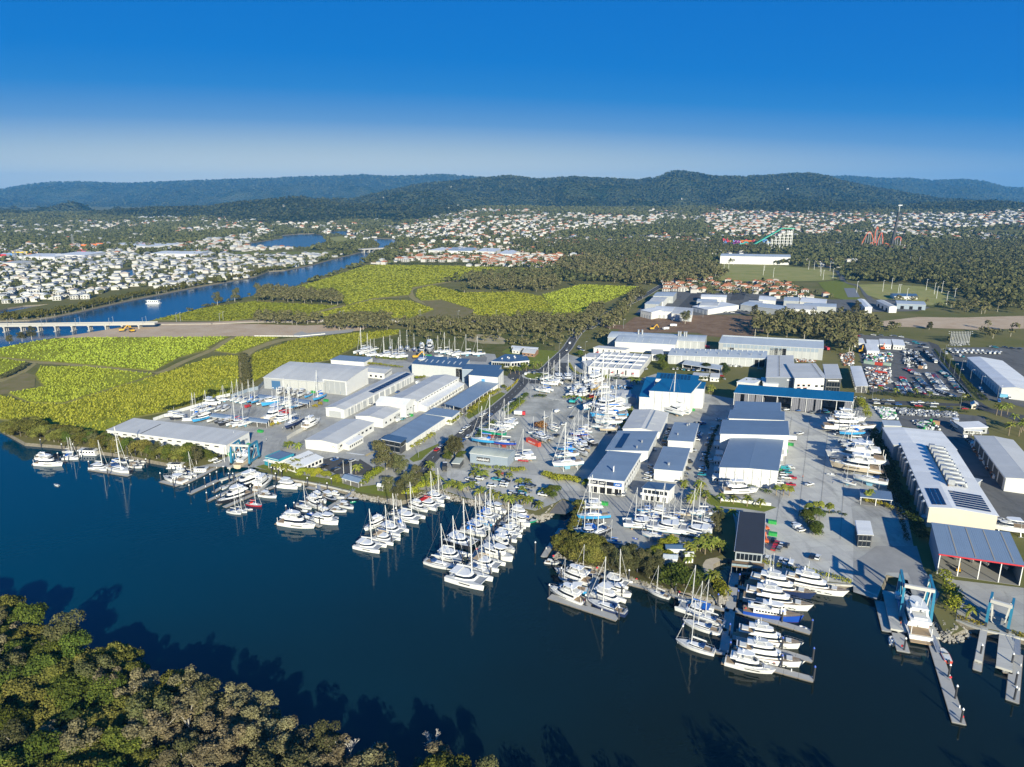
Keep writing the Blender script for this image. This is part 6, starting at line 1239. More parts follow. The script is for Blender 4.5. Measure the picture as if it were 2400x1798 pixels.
def crown_cloud(rg,cl,n,size,inner=.25):
 """cl: clumps (x,y,z,r,squash); leaves on and inside each clump"""
 cl=np.array(cl); w=cl[:,3]**2; k=rg.choice(len(cl),n,p=w/w.sum()); d=rg.normal(0,1,(n,3)); d /= np.linalg.norm(d,axis=1)[:,None]; d[:,2] =np.where(rg.random(n) < .72,np.abs(d[:,2]),d[:,2])
 rr=cl[k,3]*(1 - inner*rg.random(n)**2+ .12*rg.random(n)); P=cl[k,:3] + d*rr[:,None]*np.stack([np.ones(n),np.ones(n),cl[k,4]],1)
 return leaf_quads(P+ rg.normal(0,size*.7,(n,3)),d,size*(.5+.9*rg.random(n)),rg,.55)
def limbs(mb,rg,h,r,cl,lean=(0,0),mi=0):
 t=(lean[0],lean[1],h*.62); mb.cyl((0,0,-.5),t,r,r*.55,n=7,mi=mi)
 for c in cl:
  st=.35+.5*rg.random(); p=(lean[0]*st,lean[1]*st,h*.62*st if c[2] < h*.7 else h*.62*max(st,.7)); mb.cyl(p,(c[0],c[1],c[2]),r*.4,r*.12,n=5,mi=mi,cap=False)
def tree_proto(kind,seed):
 rg=np.random.default_rng(seed); cl=[]
 if kind== 'gum':
  h,R_=15,5.2
  for i in range(20): a=rg.uniform(0,6.28); q=R_*rg.random()**.6*.8; cl.append((q*math.cos(a),q*math.sin(a),h*(.30+.62*rg.random())-q*.2,rg.uniform(1.5,2.4),.95))
  n,sz,lm,bk,rt=4600,.22,'gum',PALEBARK,.32
 elif kind== 'mangrove':
  h,R_=8.5,4.8
  for i in range(15): a=rg.uniform(0,6.28); q=R_*rg.random()**.5; cl.append((q*math.cos(a),q*math.sin(a),h*.80-q*q*.14+rg.uniform(-1,.4),rg.uniform(1.3,2.1),.8))
  n,sz,lm,bk,rt=4600,.20,'mangrove',BARK,.2
 elif kind== 'broad':
  h,R_=10,4.4
  for i in range(14): a=rg.uniform(0,6.28); q=R_*rg.random()**.5*.9; cl.append((q*math.cos(a),q*math.sin(a),h*.72-q*q*.16+rg.uniform(-1.4,.9),rg.uniform(1.4,2.3),.85))
  n,sz,lm,bk,rt=4600,.20,'broad',BARK,.26
 elif kind== 'dark':
  h,R_=9,3.6
  for i in range(12): a=rg.uniform(0,6.28); q=R_*rg.random()**.5*.9; cl.append((q*math.cos(a),q*math.sin(a),h*.70-q*q*.18+rg.uniform(-2,1),rg.uniform(1.2,2.0),.9))
  n,sz,lm,bk,rt=1600,.30,'dark',BARK,.22
 elif kind== 'oak':
  h,R_=12,4.0
  for i in range(22): a=rg.uniform(0,6.28); q=R_*rg.random()**.5; cl.append((q*math.cos(a),q*math.sin(a),h*(.35+.62*rg.random())-q*.45,rg.uniform(.8,1.4),1.25))
  n,sz,lm,bk,rt=4200,.17,'oak',PALEBARK,.2
 elif kind== 'shrub':
  h,R_=3.4,1.8
  for i in range(8): a=rg.uniform(0,6.28); q=R_*rg.random()**.5*.8; cl.append((q*math.cos(a),q*math.sin(a),h*.62-q*.3+rg.uniform(-.5,.4),rg.uniform(.6,1.0),.9))
  n,sz,lm,bk,rt=700,.19,'lime',BARK,.08
 mb=MB(); limbs(mb,rg,h,rt,cl[:9],(rg.uniform(-.6,.6),rg.uniform(-.6,.6))); tr=mb.mesh(kind+'_trunk',bk)
 return h,tr,fast_mesh(kind+'_crown',crown_cloud(rg,cl,n,sz),4,LEAF[lm])
TP={k: [tree_proto(k,100+i*7+len(k)) for i in range(c)] for k,c in (('gum',4),('mangrove',4),('broad',4),('oak',4),('dark',2),('shrub',3))}
TC=[0]
def tree(kind,x,y,h,label,group=None,cat='tree',z=0.,wide=1.,leaf=None,name=None):
 TC[0] += 1; hp,tr,cr=TP[kind][TC[0] % len(TP[kind])]; s=h/hp; w=s*wide*rnd.uniform(.92,1.1)
 o=thing(name or {'gum': 'gum_tree','mangrove': 'mangrove_tree','broad': 'shade_tree','oak': 'she_oak_tree','dark': 'evergreen_tree','shrub': 'shrub'}[kind],label,cat,(x,y,z),rnd.uniform(0,6.28),group,(w,w,s))
 put('trunk',tr,o); c=put('crown',cr,o)
 if leaf: c.material_slots[0].link='OBJECT'; c.material_slots[0].material=LEAF[leaf]
 return o
def frond_mesh(seed,n=18,L=3.2,wid=.55):
 rg=np.random.default_rng(seed); mb=MB()
 for i in range(n):
  a=2*math.pi*i/n*2.4+ rg.uniform(-.2,.2); el=rg.uniform(-.15,1.1); l=L*rg.uniform(.8,1.1); prev=None
  for t in (0,.25,.5,.75,1):
   rr=l*(t*math.cos(el)*1.0+ .12*t); zz=l*(t*math.sin(el) - .75*t*t*(.6+.4*math.cos(el))); w=wid*(.35+1.3*t)*(1-t**3)+.04
   c=(rr*math.cos(a),rr*math.sin(a),zz); sx,sy=-math.sin(a)*w,math.cos(a)*w; cur=[(c[0]-sx,c[1]-sy,c[2]-w*.45),c,(c[0]+sx,c[1]+sy,c[2]-w*.45)]
   if prev: mb.add(prev+cur,[(0,1,4,3),(1,2,5,4)])
   prev=cur
 return mb.mesh('palm_crown',LEAF['palm'])
FROND=[frond_mesh(i,20) for i in range(3)]; FAN=[frond_mesh(9+i,26,2.0,.75) for i in range(2)]
PT=MB(); PT.cyl((0,0,-.3),(.1,0,.5),.24,.17,n=7); PT.cyl((.1,0,.5),(.0,.05,1.0),.17,.15,n=7); PT=PT.mesh('palm_trunk',mat('palm_bark',(.30,.24,.17),.9,noise=(6,.3),col2=(.2,.16,.11)))
PC=[0]
def palm(x,y,h,label,group=None,fan=False,s=1.,z=0.):
 PC[0] += 1; o=thing('palm_tree',label,'palm',(x,y,z),rnd.uniform(0,6.28),group)
 put('trunk',PT,o,sc=(1.2*s,1.2*s,h)); put('crown',(FAN[PC[0] % 2] if fan else FROND[PC[0] % 3]),o,(0,0,h),rnd.uniform(0,6),s); return o
def hedge(name,label,txt,w,h,leaf='lime',dens=26,closed=False,cat='hedge',lump=.5):
 line=smooth_line(gs(txt),4); rg=np.random.default_rng(len(txt)); cl=[]; x0,y0=line[0]
 for i in range(len(line)-1):
  a,b=Vector(line[i]),Vector(line[i+1]); n=max(1,int((b-a).length/(w*.45)))
  for j in range(n):
   p=a.lerp(b,(j+rg.random())/n); cl.append((p.x-x0+rg.normal(0,w*.12),p.y-y0+rg.normal(0,w*.12),h*(.5+lump*.35*rg.random()),w*rg.uniform(.38,.58),h/w*.62))
 n=int(sum(c[3]**2 for c in cl)*dens); me=fast_mesh('foliage',crown_cloud(rg,cl,min(n,14000),.17+w*.02),4,LEAF[leaf]); o=thing(name,label,cat,(x0,y0,0)); put('foliage',me,o)
 mb=MB()
 for c in cl[::3]: mb.cyl((c[0],c[1],-.1),(c[0],c[1],c[2]),.06,.04,n=4,cap=False)
 mb.build('stems',BARK,o)['kind'] ='stuff'; return o

# ---- the near bank: every crown a tree
rg=random.Random(3); NB=[]
for j in range(60):
 for i in range(60):
  x,y=-260+i*7.4+rg.uniform(-2.6,2.6),128+j*7.0+rg.uniform(-2.4,2.4)
  if not inpoly(x,y,near_bank): continue
  px,py=topx(x,y,7)
  if -90 < px < 1150 and py < 1990: NB.append((x,y,px,py))
lab={'mangrove': 'olive-green mangrove in the near bank thicket','broad': 'glossy green tree in the near bank thicket','gum': 'tall grey-green gum rising from near bank thicket','oak': 'feathery khaki she-oak in the near bank thicket','dark': 'dark evergreen in near bank thicket'}
for x,y,px,py in NB:
 q=rg.random(); kd=('oak' if q < .72 else 'gum' if q < .85 else 'mangrove') if px > 330+ 60*math.sin(py*.02) else ('mangrove' if q < .42 else 'broad' if q < .72 else 'gum' if q < .84 else 'oak' if q < .95 else 'dark')
 hh={'mangrove': 9.5,'broad': 11,'gum': 14,'oak': 11.5,'dark': 9}[kd]*rg.uniform(.78,1.18)
 tree(kd,x,y,hh,lab[kd],'trees of the near bank: '+ kd,z=-.6,wide=1.12 if kd != 'oak' else 1.3)
# bare white trees at the water's edge
def bare_tree(x,y,h,label,seed):
 rr=random.Random(seed); o=thing('dead_tree',label,'tree',(x,y,-.6)); mb=MB(); mb.cyl((0,0,-.3),(.2,.1,h*.5),.2,.13,n=6); mb.build('trunk',PALEBARK,o); mb=MB()
 def br(p,d,l,r,dep):
  q=p+ d*l; mb.cyl(p,q,r,r*.6,n=4,cap=False)
  if dep:
   for _ in range(3): br(q,(d+ Vector((rr.uniform(-.7,.7),rr.uniform(-.7,.7),rr.uniform(-.1,.5)))).normalized(),l*rr.uniform(.55,.8),r*.6,dep-1)
 for _ in range(4): br(Vector((.15,.08,h*rr.uniform(.3,.5))),Vector((rr.uniform(-.6,.6),rr.uniform(-.6,.6),1)).normalized(),h*.22,.11,3)
 mb.build('branch',mat('bleached_wood',(.62,.58,.52),.8),o)
for i,(u,v,lb) in enumerate(((985,1130,'bleached bare tree forked at the water edge'),(1110,1110,'bleached bare tree right of the forked one'),(1360,1177,'bleached bare trunk with short limbs at frame bottom'),(1880,1060,'small bare snag near the right end of near bank'),(600,900,'thin bare snag over water left of the forked tree'))):
 p=g('U',u,v,1); bare_tree(p[0],p[1],9 if i != 4 else 6,lb,i+2)
# wood on the same bank just below the picture, which throws the long shade on the water
def cloud_stuff(name,pts,k,leaf,label=None,trunk=False,sz=1.):
 """pts rows x,y,h,r -> one leaf cloud"""
 A=np.array(pts,float); rgn=np.random.default_rng(len(pts)+k)
 if len(A) == 0: return
 n=len(A); X=np.repeat(A,k,0); m=len(X); d=rgn.normal(0,1,(m,3)); d[:,2] =np.where(rgn.random(m) < .8,np.abs(d[:,2]),d[:,2]*.6); d /= np.linalg.norm(d,axis=1)[:,None]
 r=X[:,3]*(.72+.36*rgn.random(m)); zb=X[:,4] if A.shape[1] > 4 else 0; P=np.stack([X[:,0]+d[:,0]*r,X[:,1]+d[:,1]*r,zb+ X[:,2]*.58+d[:,2]*X[:,2]*.42*r/X[:,3]],1)
 V=leaf_quads(P,d,X[:,3]*1.5/math.sqrt(k)*(.7+.6*rgn.random(m))*sz,rgn,.4)
 o=put(name,fast_mesh(name,V,4,LEAF[leaf])); tag(o,kind='stuff')
 if label: o['label'] =label
 if trunk:
  T=[]
  for x,y,h,r_ in A[::3,:4]:
   w=.12+h*.01; T += [(x-w,y,0),(x+w,y,0),(x+w*.6,y,h*.6),(x-w*.6,y,h*.6)]
  put(name.replace('wood','trunks').replace('trees','trunks') if 'wood' in name or 'trees' in name else name+'_trunks',fast_mesh('t',np.array(T),4,PALEBARK),o)['kind'] ='stuff'
 return o
sh=[]
rg=random.Random(11)
for i in range(70):
 x=rg.uniform(-30,190); e=np.interp(x,[q[0] for q in nb_edge],[q[1] for q in nb_edge]); y=e - rg.uniform(3,30)
 if topx(x,y,21)[1] > 1830: sh.append((x,y,rg.uniform(13,23),rg.uniform(3.5,5.5)))
cloud_stuff('near_bank_wood',sh,260,'gum',None,True)

# ---- left shore mangroves
rg=random.Random(5)
for i,(u,v,s) in enumerate([(-60,250,8),(10,255,9),(70,250,8),(130,240,8.5),(190,270,8),(250,290,7.5),(310,300,7),(370,320,7.5),(430,330,7),(500,330,7),(560,345,6.5),(620,330,6),(690,340,6),(760,350,6.5),(830,350,7),(890,380,7),(950,400,7.5),(1020,415,7.5),(1090,420,8),(1150,440,7),(1220,450,7.5),
 (1290,455,8),(1360,470,8),(1430,480,8),(1500,500,8.5),(1570,515,8),(1640,525,8),(1700,535,7.5),(1770,550,7.5),(1840,560,8),(1900,570,8),(1960,575,7.5),(2020,580,7.5),(2080,590,8),(2150,600,8.5),(2215,610,8),(-110,230,6),(-180,225,5),(-240,215,4),(60,170,7),(140,180,7),(330,240,6),(950,350,5),(1250,395,5),(1480,430,6)]):
 p=g('K',u,v-12); s *= 1.22; tree(('mangrove','mangrove','broad','gum')[i % 4] if i > 6 else 'mangrove',p[0],p[1],s*rg.uniform(.9,1.15),'dense olive mangrove crown on the left shore' if i % 4 != 2 else 'bright green mangrove crown on the left shore','left shore mangroves',wide=1.0)
for i in range(34):
 u=80+i*42+rg.uniform(-14,14) if i < 26 else -150+(i-26)*40; v=np.interp(u,[-250,130,560,1000,1300],[205,205,280,375,420]) - rg.uniform(10,45); p=g('K',u,v); tree(('mangrove','gum','mangrove','broad')[i % 4],p[0],p[1],rg.uniform(5.5,9.5),'olive shrub tree between the left shore mangroves and cane','second row of the left shore',wide=1.15)
for i,(u,v,s) in enumerate(((190,510,6),(250,530,6.5),(300,560,6),(130,490,7),(60,470,7),(10,440,7))):
 p=g('L',u,v); tree('broad',p[0],p[1],s,'green tree at right end of the waterfront shed, %s from right' % ORD[(2,1,0,3,4,5)[i]])
hedge('hedge_row','dark thicket between cane field and boat yard fence','E 1700,1000 1950,930 2209,830 F 60,900 200,900 340,870',4,3.6,'dark')
hedge('hedge_row','tall overgrown hedge down the drain between cane fields','F 540,800 530,600 520,480 500,400',7,3.6,'gum')
hedge('scrub_row','low scrub in the gully at far left field','E 0,660 160,590 280,510',6,3,'gum',cat='scrub')

# ---- marina trees
def trees(kind,txt,h,label,group=None,wide=1.,leaf=None,name=None,cat='tree'):
 P=gs(txt); P.sort(key=lambda p: topx(*p)[0])
 for i,p in enumerate(P): tree(kind,p[0],p[1],h*rnd.uniform(.9,1.12),label % ORD[i] if '%s' in label else label,group,cat,wide=wide,leaf=leaf,name=name)
trees('gum','M 480,330',19,'tall olive gum before the glass pavilion',wide=1.25)
trees('gum','M 660,420 M 580,370',12,'smaller gum crown at foot of the tall gum, %s from left')
trees('gum','M 520,620 620,670 700,640 760,560 840,560 860,500',9,'waterside gum below the road end, %s from left',wide=1.1)
trees('gum','M 1330,160 1370,200',13,'pale trunked gum at the road end, %s from left')
trees('broad','M 1250,230 1420,210 1460,180 1300,180',5,'small green tree around the kiosk, %s from left')
trees('broad','L 1480,750 1590,770 1700,770 1790,800 1930,840',5.5,'round lime-green tree on the quay lawn, %s from left',leaf='lime',wide=1.2)
hedge('garden_hedge','palm-leafed yellow green hedge by the lettered pavilion','L 1120,650 1250,690 1380,710 1480,680',4,4.5,'lime',20)
hedge('garden_hedge','leafy hedge along waterfront left of tall gum','M 180,560 260,480 330,420 400,400',5,4.5,'lime',20)
hedge('garden_hedge','lush shrubs along bank right of waterside gums','M 740,690 830,640 950,570 1050,550',5,3.5,'lime',20)
hedge('garden_hedge','yellow green hedge in front of the green roofed shed','M 1570,310 1800,335 2000,345 2209,365',3,2.6,'lime')
hedge('garden_hedge','yellow green hedge at the corner below the crowded yard','N 440,650 560,690 700,700 860,740',5.5,3.4,'lime')
hedge('garden_hedge','hedge beside pale shed wall in the boat yard','N 0,590 90,580 160,575',3,2.4,'lime')
hedge('street_hedge','clipped lime hedge trees along the verge by the carport','G 1310,1180 1400,1110 1500,1020 1600,950 1720,880',4,4.2,'lime',22)
hedge('street_hedge','clipped lime hedge trees along the verge by the showroom','G 1060,1310 1130,1270 1200,1210',4,4,'lime',22)
hedge('street_hedge','low hedge trees between showroom and lower verge','G 580,1630 680,1570 780,1510 880,1450',3.5,3.5,'lime',22)
hedge('street_hedge','dark hedge between road and gravel yard','d 20,700 150,620 280,520 370,440',4,3,'broad',24)
hedge('street_hedge','second thinner hedge row on yard side of the road','d 60,760 180,660 330,540',2.5,2.2,'lime')
hedge('street_hedge','trees and shrubs at the lower end of the road hedge','G 1400,1560 1460,1450 1560,1380 1640,1300',4,4,'broad')
hedge('yard_hedge','hedge between roundabout yard and gravel lot','d 950,500 1120,490 1280,515 1520,550',3.5,2.6,'lime')
hedge('yard_hedge','short hedge left of the gravel lot fence','d 470,480 560,470 640,480',3.5,2.8,'broad')
hedge('yard_hedge','hedge beside ridge workshop wall','d 1830,1000 1860,900 1950,760 1980,680',3.5,3.2,'lime')
hedge('yard_hedge','yellow clipped strip below the roundabout corner','G 1960,720 1900,790 1800,860',1.6,1.2,'yellow')
hedge('yard_hedge','lime hedge by the factory units corner','H 520,520 560,600 640,650 820,690',2.5,2,'lime')
hedge('yard_hedge','dark hedge strip before the blue rear shed','H 960,700 1200,715 1420,715',3,1.6,'dark')
hedge('yard_hedge','yellow shrubs along upper gravel yard edge','G 60,450 200,450 350,465 540,470',3,2.4,'lime')
hedge('yard_hedge','yellow shrubs beside the low office end','G 0,520 150,530 300,555 460,570',3,2.4,'lime')
hedge('yard_hedge','shrubs behind the low slate roofed shed','F 2000,520 2209,530',3,2.5,'lime')
hedge('yard_hedge','shade trees before the white canteen','I 820,790 950,785 1100,800 1250,790 1420,820',6,5,'broad',20)
hedge('yard_hedge','shrubbery right of the tall blue shed','I 220,730 330,725 490,735',6,4,'broad',20)
hedge('yard_hedge','dark line of shrubs down the workshop lane','O 460,0 400,120 350,260 310,400 310,520 330,570',2,1.8,'dark')
hedge('yard_hedge','shrubs at foot of white braced wall','O 720,770 800,790 900,800 1050,850 1140,880',2.5,2.2,'broad')
hedge('yard_hedge','clipped shrub island in the shipyard slab','O 1560,1180 1620,1260 1700,1370 1760,1420',5,4,'broad',20)
hedge('yard_hedge','low dark hedge along the staff bay','O 1620,1120 1800,1130 2000,1130 2120,1170',2,1.6,'dark')
hedge('yard_hedge','dense hedge down the channel beside east factory','J 80,1000 140,1120 190,1240',5,5,'lime',20)
hedge('yard_hedge','dark overgrown channel hedge beside cream factory','P 230,60 330,260 430,470 520,720 600,930 700,1150 800,1300 900,1500',6,3.5,'dark',16)
hedge('yard_hedge','outer channel hedge on the shipyard side','P 230,120 300,330 400,600 480,830 580,1100 640,1300 700,1500',2.5,2,'gum',16)
hedge('yard_hedge','yellow tipped shrubs along the shipyard lane','P 150,980 250,990 380,1030 510,1080',3,2.2,'yellow')
hedge('yard_hedge','tall leafy shrubs beside the lift channel','S 800,290 850,420 880,520 870,610',5,5,'lime',20)
hedge('yard_hedge','yellow clipped hedge beside right lift bay','S 920,640 1030,670 1125,700',2,1.2,'yellow')
hedge('yard_hedge','yellow clipped hedge at frame right edge','S 1400,770 1506,800',2,1.2,'yellow')
hedge('yard_hedge','quayside shrubs beside the superyachts','R 820,180 950,210 1100,260 1250,280',2.5,2.2,'lime')
hedge('yard_hedge','right quayside shrubs beside the superyachts','R 1300,270 1450,320 1580,350 1700,380 1800,410',2.5,2.4,'lime')
hedge('yard_hedge','tall dark hedge before the vehicle yard','J 240,930 400,925 610,950',5,3.6,'dark',18)
hedge('yard_hedge','tall dark hedge right of the vehicle yard gate','J 690,940 900,970 1200,990 1400,1010 1540,1000',5,3.6,'dark',18)
hedge('yard_hedge','low hedge along the frontage street','J 500,1075 800,1095 1200,1120 1500,1150',2,1.5,'dark')
hedge('yard_hedge','hedge row beside the slip road fence','J 1050,330 1200,560 1400,820 1530,960',1.6,1.5,'dark')
hedge('yard_hedge','dark hedge wall along warehouse road','J 1150,400 1350,640 1560,860 1720,1000',3,2.4,'dark',18)
hedge('garden_bush','rounded fig bush on island tip beside beach','R 360,400 400,470 430,520',5,3,'lime',cat='bush')
trees('dark','Q 1800,450 1900,470 2000,510 1850,520',8,'rounded dark fig crown on the island, %s from left',wide=1.5,leaf='broad')
trees('mangrove','Q 420,110 500,130 580,150 650,190 730,200 800,210 870,190 600,90 700,100 780,110 480,60 880,110',9,'island shore mangrove, %s from left',wide=1.1)
trees('gum','Q 1000,200 1080,240 1180,290 1260,330 1230,200 1340,280 1400,340 1450,300 1520,330 1600,300 1560,420 1640,430',9.5,'island gum between mangroves and fig, %s from left',wide=1.1)
trees('broad','X 1160,1260 1020,1330 1050,1560 870,1480 760,1530 1150,1570 620,1570',6,'leafy island shrub tree, %s from left',leaf='lime')
trees('gum','X 2090,840 2150,1000 2170,720',6,'slender gum beside the catamaran yard, %s from left')
trees('mangrove','N 870,1060 860,1110 840,1180 830,1240 810,1300 780,1350 740,1430 690,1510 640,1600',4.5,'low shrub along the inlet wall, %s from left')
trees('broad','N 460,900 520,880 570,860 530,940',5,'low green tree on the inlet point, %s from left')
trees('broad','N 960,770 1100,820 1430,850',4.5,'clipped tree before the trade centre, %s from left',leaf='lime')
trees('broad','I 530,590 300,600 570,660',8,'round shade tree beside the site cabins, %s from left',leaf='dark')
trees('broad','O 1600,1210 1730,1190 1740,1370 1690,1400',6,'dense tree in the shipyard island bed, %s from left')
trees('broad','H 650,420 1690,490 1720,560 1740,600',8,'round tree near the factory units, %s from left')
tree('shrub',*g('d',560,980),7,'heap of dead brown foliage in the gravel yard',None,'bush',leaf='brown',wide=1.2)
trees('broad','F 880,1330 940,1300 1430,1090 1490,1060',3.6,'yellow shrub in the west yard, %s from left',leaf='yellow',name='yellow_shrub',cat='shrub')
trees('broad','G 2030,600 1770,840 1750,580',5,'green tree by the blue hall corner, %s from left')
trees('broad','G 640,720 700,720 740,700',3.6,'leafy shrub before the blue hall yard, %s from left',leaf='lime',name='leafy_shrub',cat='shrub')
# single mid-distance trees
for u,v,h,lb in (('B',(1800,1135),19,'lone white trunked gum at edge of the cane grove'),('C',(540,1068),12,'lone pale gum on the straw paddock'),('C',(1495,1400),17,'tall pale gum before the estate fence'),('A',(1880,1235),19,'broad gum on the near river bank'),('A',(2030,1205),20,'tall gum right of the broad bank gum'),('E',(330,250),15,'broad bank tree beside the rail bridge'),('E',(230,270),11,'smaller tree left of the bridge bank tree'),('E',(100,290),10,'low tree at far left river bank'),
 ('C',(2080,1340),16,'gum before white estate roofs'),('D',(760,1300),16,'gum between estate sheds'),('C',(1130,1180),15,'roadside gum at cane corner'),('C',(940,1310),18,'big roadside gum crown above the road bend'),('J',(985,60),9,'dark rounded tree on brown paddock'),('D',(1390,1450),9,'rounded tree on far edge of brown paddock')):
 p=g(u,*v); tree('gum',p[0],p[1],h,lb)
# ---- palms
def palms(txt,h,label,fan=False,s=1.,group=None):
 P=gs(txt); P.sort(key=lambda p: topx(*p)[0])
 for i,p in enumerate(P): palm(p[0],p[1],h*rnd.uniform(.88,1.12),label % ORD[i] if '%s' in label else label,group,fan,s*rnd.uniform(.9,1.1))
palms('O 490,990 655,1000 830,1035 1005,1050 445,1160 635,1185',4.2,'date palm on the shipyard lawn, %s from left')
palms('O 1210,890 1300,890 1380,895 1625,1130 1705,1100 1775,1105 1895,1125',5,'fan palm by the shipyard slab, %s from left',True,1.1)
palms('P 170,980 210,980',6,'fan palm of the pair beside dark shelter, %s from left',True,1.1)
palms('M 1270,580 1330,570 1400,600 1470,610 1530,610 1590,580 1660,680 1720,660 1830,700 1900,720 1990,760 2060,780 2100,760',3.4,'young coconut palm along the rock wall, %s from left')
palms('N 110,1000 160,1010 230,1000 350,1070',3.2,'young palm on the inlet car park edge, %s from left')
palms('M 960,540 1020,500 1060,470 1110,520 1150,540',4.5,'palm on the bank below the road end, %s from left')
palms('M 1030,370 1060,390',6,'tall palm at the road end corner, %s from left')
palms('M 1600,420 1640,400 1690,430 1740,420 1920,430 2060,450',2.6,'small palm in the visitor car park, %s from left')
palms('N 100,740 200,740 130,850 400,860',2.2,'tiny palm between parked cars, %s from left')
palms('L 1180,680 1280,700 1340,650 1420,640',4,'palm beside the lettered pavilion, %s from left')
palms('L 1330,395 1290,400 1430,420 1850,370 2000,380 1920,430',4,'palm at the front shed, %s from left')
palms('M 80,390 110,370',4,'palm beside the waterside cafe, %s from left')
palms('G 1860,650 1920,640 2030,590 1970,660 2160,580 2060,610',6,'tall palm at the roundabout office, %s from left')
palms('H 60,560 110,550 160,540',4,'palm beside the office lawn, %s from left')
palms('H 1310,760 1350,790 1400,780 1430,770 980,740 1000,720',4,'palm in the shade below factory units, %s from left')
palms('X 1720,1330 1780,1350 1850,1300 2000,1370 2060,1320 1480,1420 1560,1460 2150,1320 1900,1200',5,'lush palm among the island cottages, %s from left')
palms('X 1660,260 1760,220 1600,350 1880,270 1560,390',4,'golden palm at end of the workshop lane, %s from left')
palms('R 210,60 240,90 400,70 420,50 60,170 100,120 300,380 340,400',4,'palm beside the beach, %s from left')
palms('J 340,890 545,920 790,930 980,950 1440,990',4.5,'palm rising from the vehicle yard hedge, %s from left')
palms('J 1850,1180 1910,1190 1990,1170 2060,1330 2170,1400 2200,1380 2140,1450 2010,1440',8,'tall royal palm at the right street corner, %s from left',False,1.2)
palms('I 360,850 390,880 350,900',3.5,'palm beside the tall blue shed, %s from left')
palms('O 200,790 240,800 310,940 50,240 10,770',3,'young palm in the workshop lane beds, %s from left')
palms('S 1020,620',3.4,'single palm beside the right lift bay')
palms('H 1665,1110 1745,1110',2,'small fan palm at foot of tall blue shed, %s from left',True,.7)

# ---- woods and far trees: masses
FORB=[land_h for land_h in (lake,can1,can2,can3,can4)]
def scatter(txt,sp,hr,rr,dens=1.,seed=1):
 P=gs(txt); xs=[p[0] for p in P]; ys=[p[1] for p in P]; r_=random.Random(seed); o=[]
 y=min(ys)
 while y < max(ys):
  x=min(xs)
  while x < max(xs):
   u,v=x+r_.uniform(-.45,.45)*sp,y+r_.uniform(-.45,.45)*sp
   if r_.random() < dens and inpoly(u,v,P): o.append((u,v,r_.uniform(*hr),r_.uniform(*rr)))
   x += sp
  y += sp
 return o
W1=[]
for tx,sp,hr,cr_,dn in (('B 0,1335 250,1330 560,1345 560,1405 300,1412 0,1405',7,(6,11),(3,4.5),.8),('B 590,1385 800,1335 1150,1350 1170,1450 600,1460',7,(7,11),(3,5),.9),('B 1180,1395 1700,1372 2212,1365 C 0,1375 500,1355 640,1320 600,1400 520,1475 0,1475 B 2212,1470 1350,1475',7.5,(6,11),(3,5),.8),
 ('C 690,1290 800,1255 760,1350 640,1450 560,1475 520,1475',7,(8,14),(3.5,5),.8),('C 860,1340 1000,1200 1080,1130 1130,1130 1000,1330 900,1440 700,1475',7.5,(8,15),(3.5,5),.8),('B 1840,1000 2212,965 C 0,965 350,975 400,1090 240,1130 0,1105 B 2150,1120 1850,1105',9,(8,15),(4,6),.75),
 ('B 0,1100 260,1120 725,1165 760,1235 640,1235 0,1205',8,(9,14),(3.5,5),.95),('C 380,890 640,830 1000,910 1300,930 1640,885 1780,935 1850,1000 1640,1045 1300,1075 1100,1085 950,1050 700,1020 400,950',12,(10,20),(5,8),.7),('I 930,10 2000,0 2209,60 J 0,150 I 2209,430 1830,320 1830,225 930,180',9,(12,20),(4.5,6.5),.85),
 ('D 0,1345 500,1345 900,1370 960,1420 900,1475 0,1475',10,(9,17),(4,6),.7),('D 1380,1260 2000,1240 2212,1290 2212,1325 1660,1330',11,(9,15),(3.5,5.5),.55),('J 0,10 600,25 620,120 0,110',10,(6,11),(3,5),.6),('J 1580,60 2209,100 2209,250 1560,230',12,(6,12),(3,5),.4),('J 1020,170 1350,220 1330,280 1100,250',9,(5,8),(3,4),.5),('G 520,110 1000,50 1300,30 2209,20 H 0,30 420,20 440,280 0,300 G 2209,290 1850,270 1250,190 860,250 520,190',7.5,(3,8),(2.2,4),.5),
 ('H 460,300 560,180 640,120 800,30 880,10 740,150 600,300',8,(8,13),(3.5,5),.5),('H 860,260 920,150 1000,80 1020,200 900,290',8,(6,10),(3,4.5),.7),('C 1310,1110 1600,1060 2212,1060 D 560,1180 300,1190 0,1180 C 1500,1140',17,(5,9),(3,4.5),.5),('D 1060,1185 1700,1230 1650,1250 1100,1225',14,(6,9),(3,4),.6),('C 0,1350 500,1345 300,1475 0,1475',9,(7,12),(3.5,5),.6)):
 W1 += scatter(tx,sp,hr,cr_,dn,len(tx))
cloud_stuff('mid_distance_wood',W1,46,'gum',None,True)
W2=[]
for tx,sp,dn in (('D 700,890 850,870 1300,810 1700,610 2212,625 2212,1290 1720,1225 1640,1150 1400,1060 1000,1045 760,1030',13,.88),('D 0,760 300,735 620,765 1300,745 1700,605 1450,600 900,645 500,625 200,660',16,.75),('C 0,720 300,690 900,640 1300,560 1640,560 1700,680 2212,690 D 0,760 0,790 C 1780,800 1640,880 1300,920 1000,900 640,820 300,780',15,.8),('D 0,890 180,880 520,900 640,940 500,900',14,.6)):
 W2 += scatter(tx,sp,(9,18),(4.5,7.5),dn,len(tx))
cloud_stuff('far_forest',W2,26,'far')
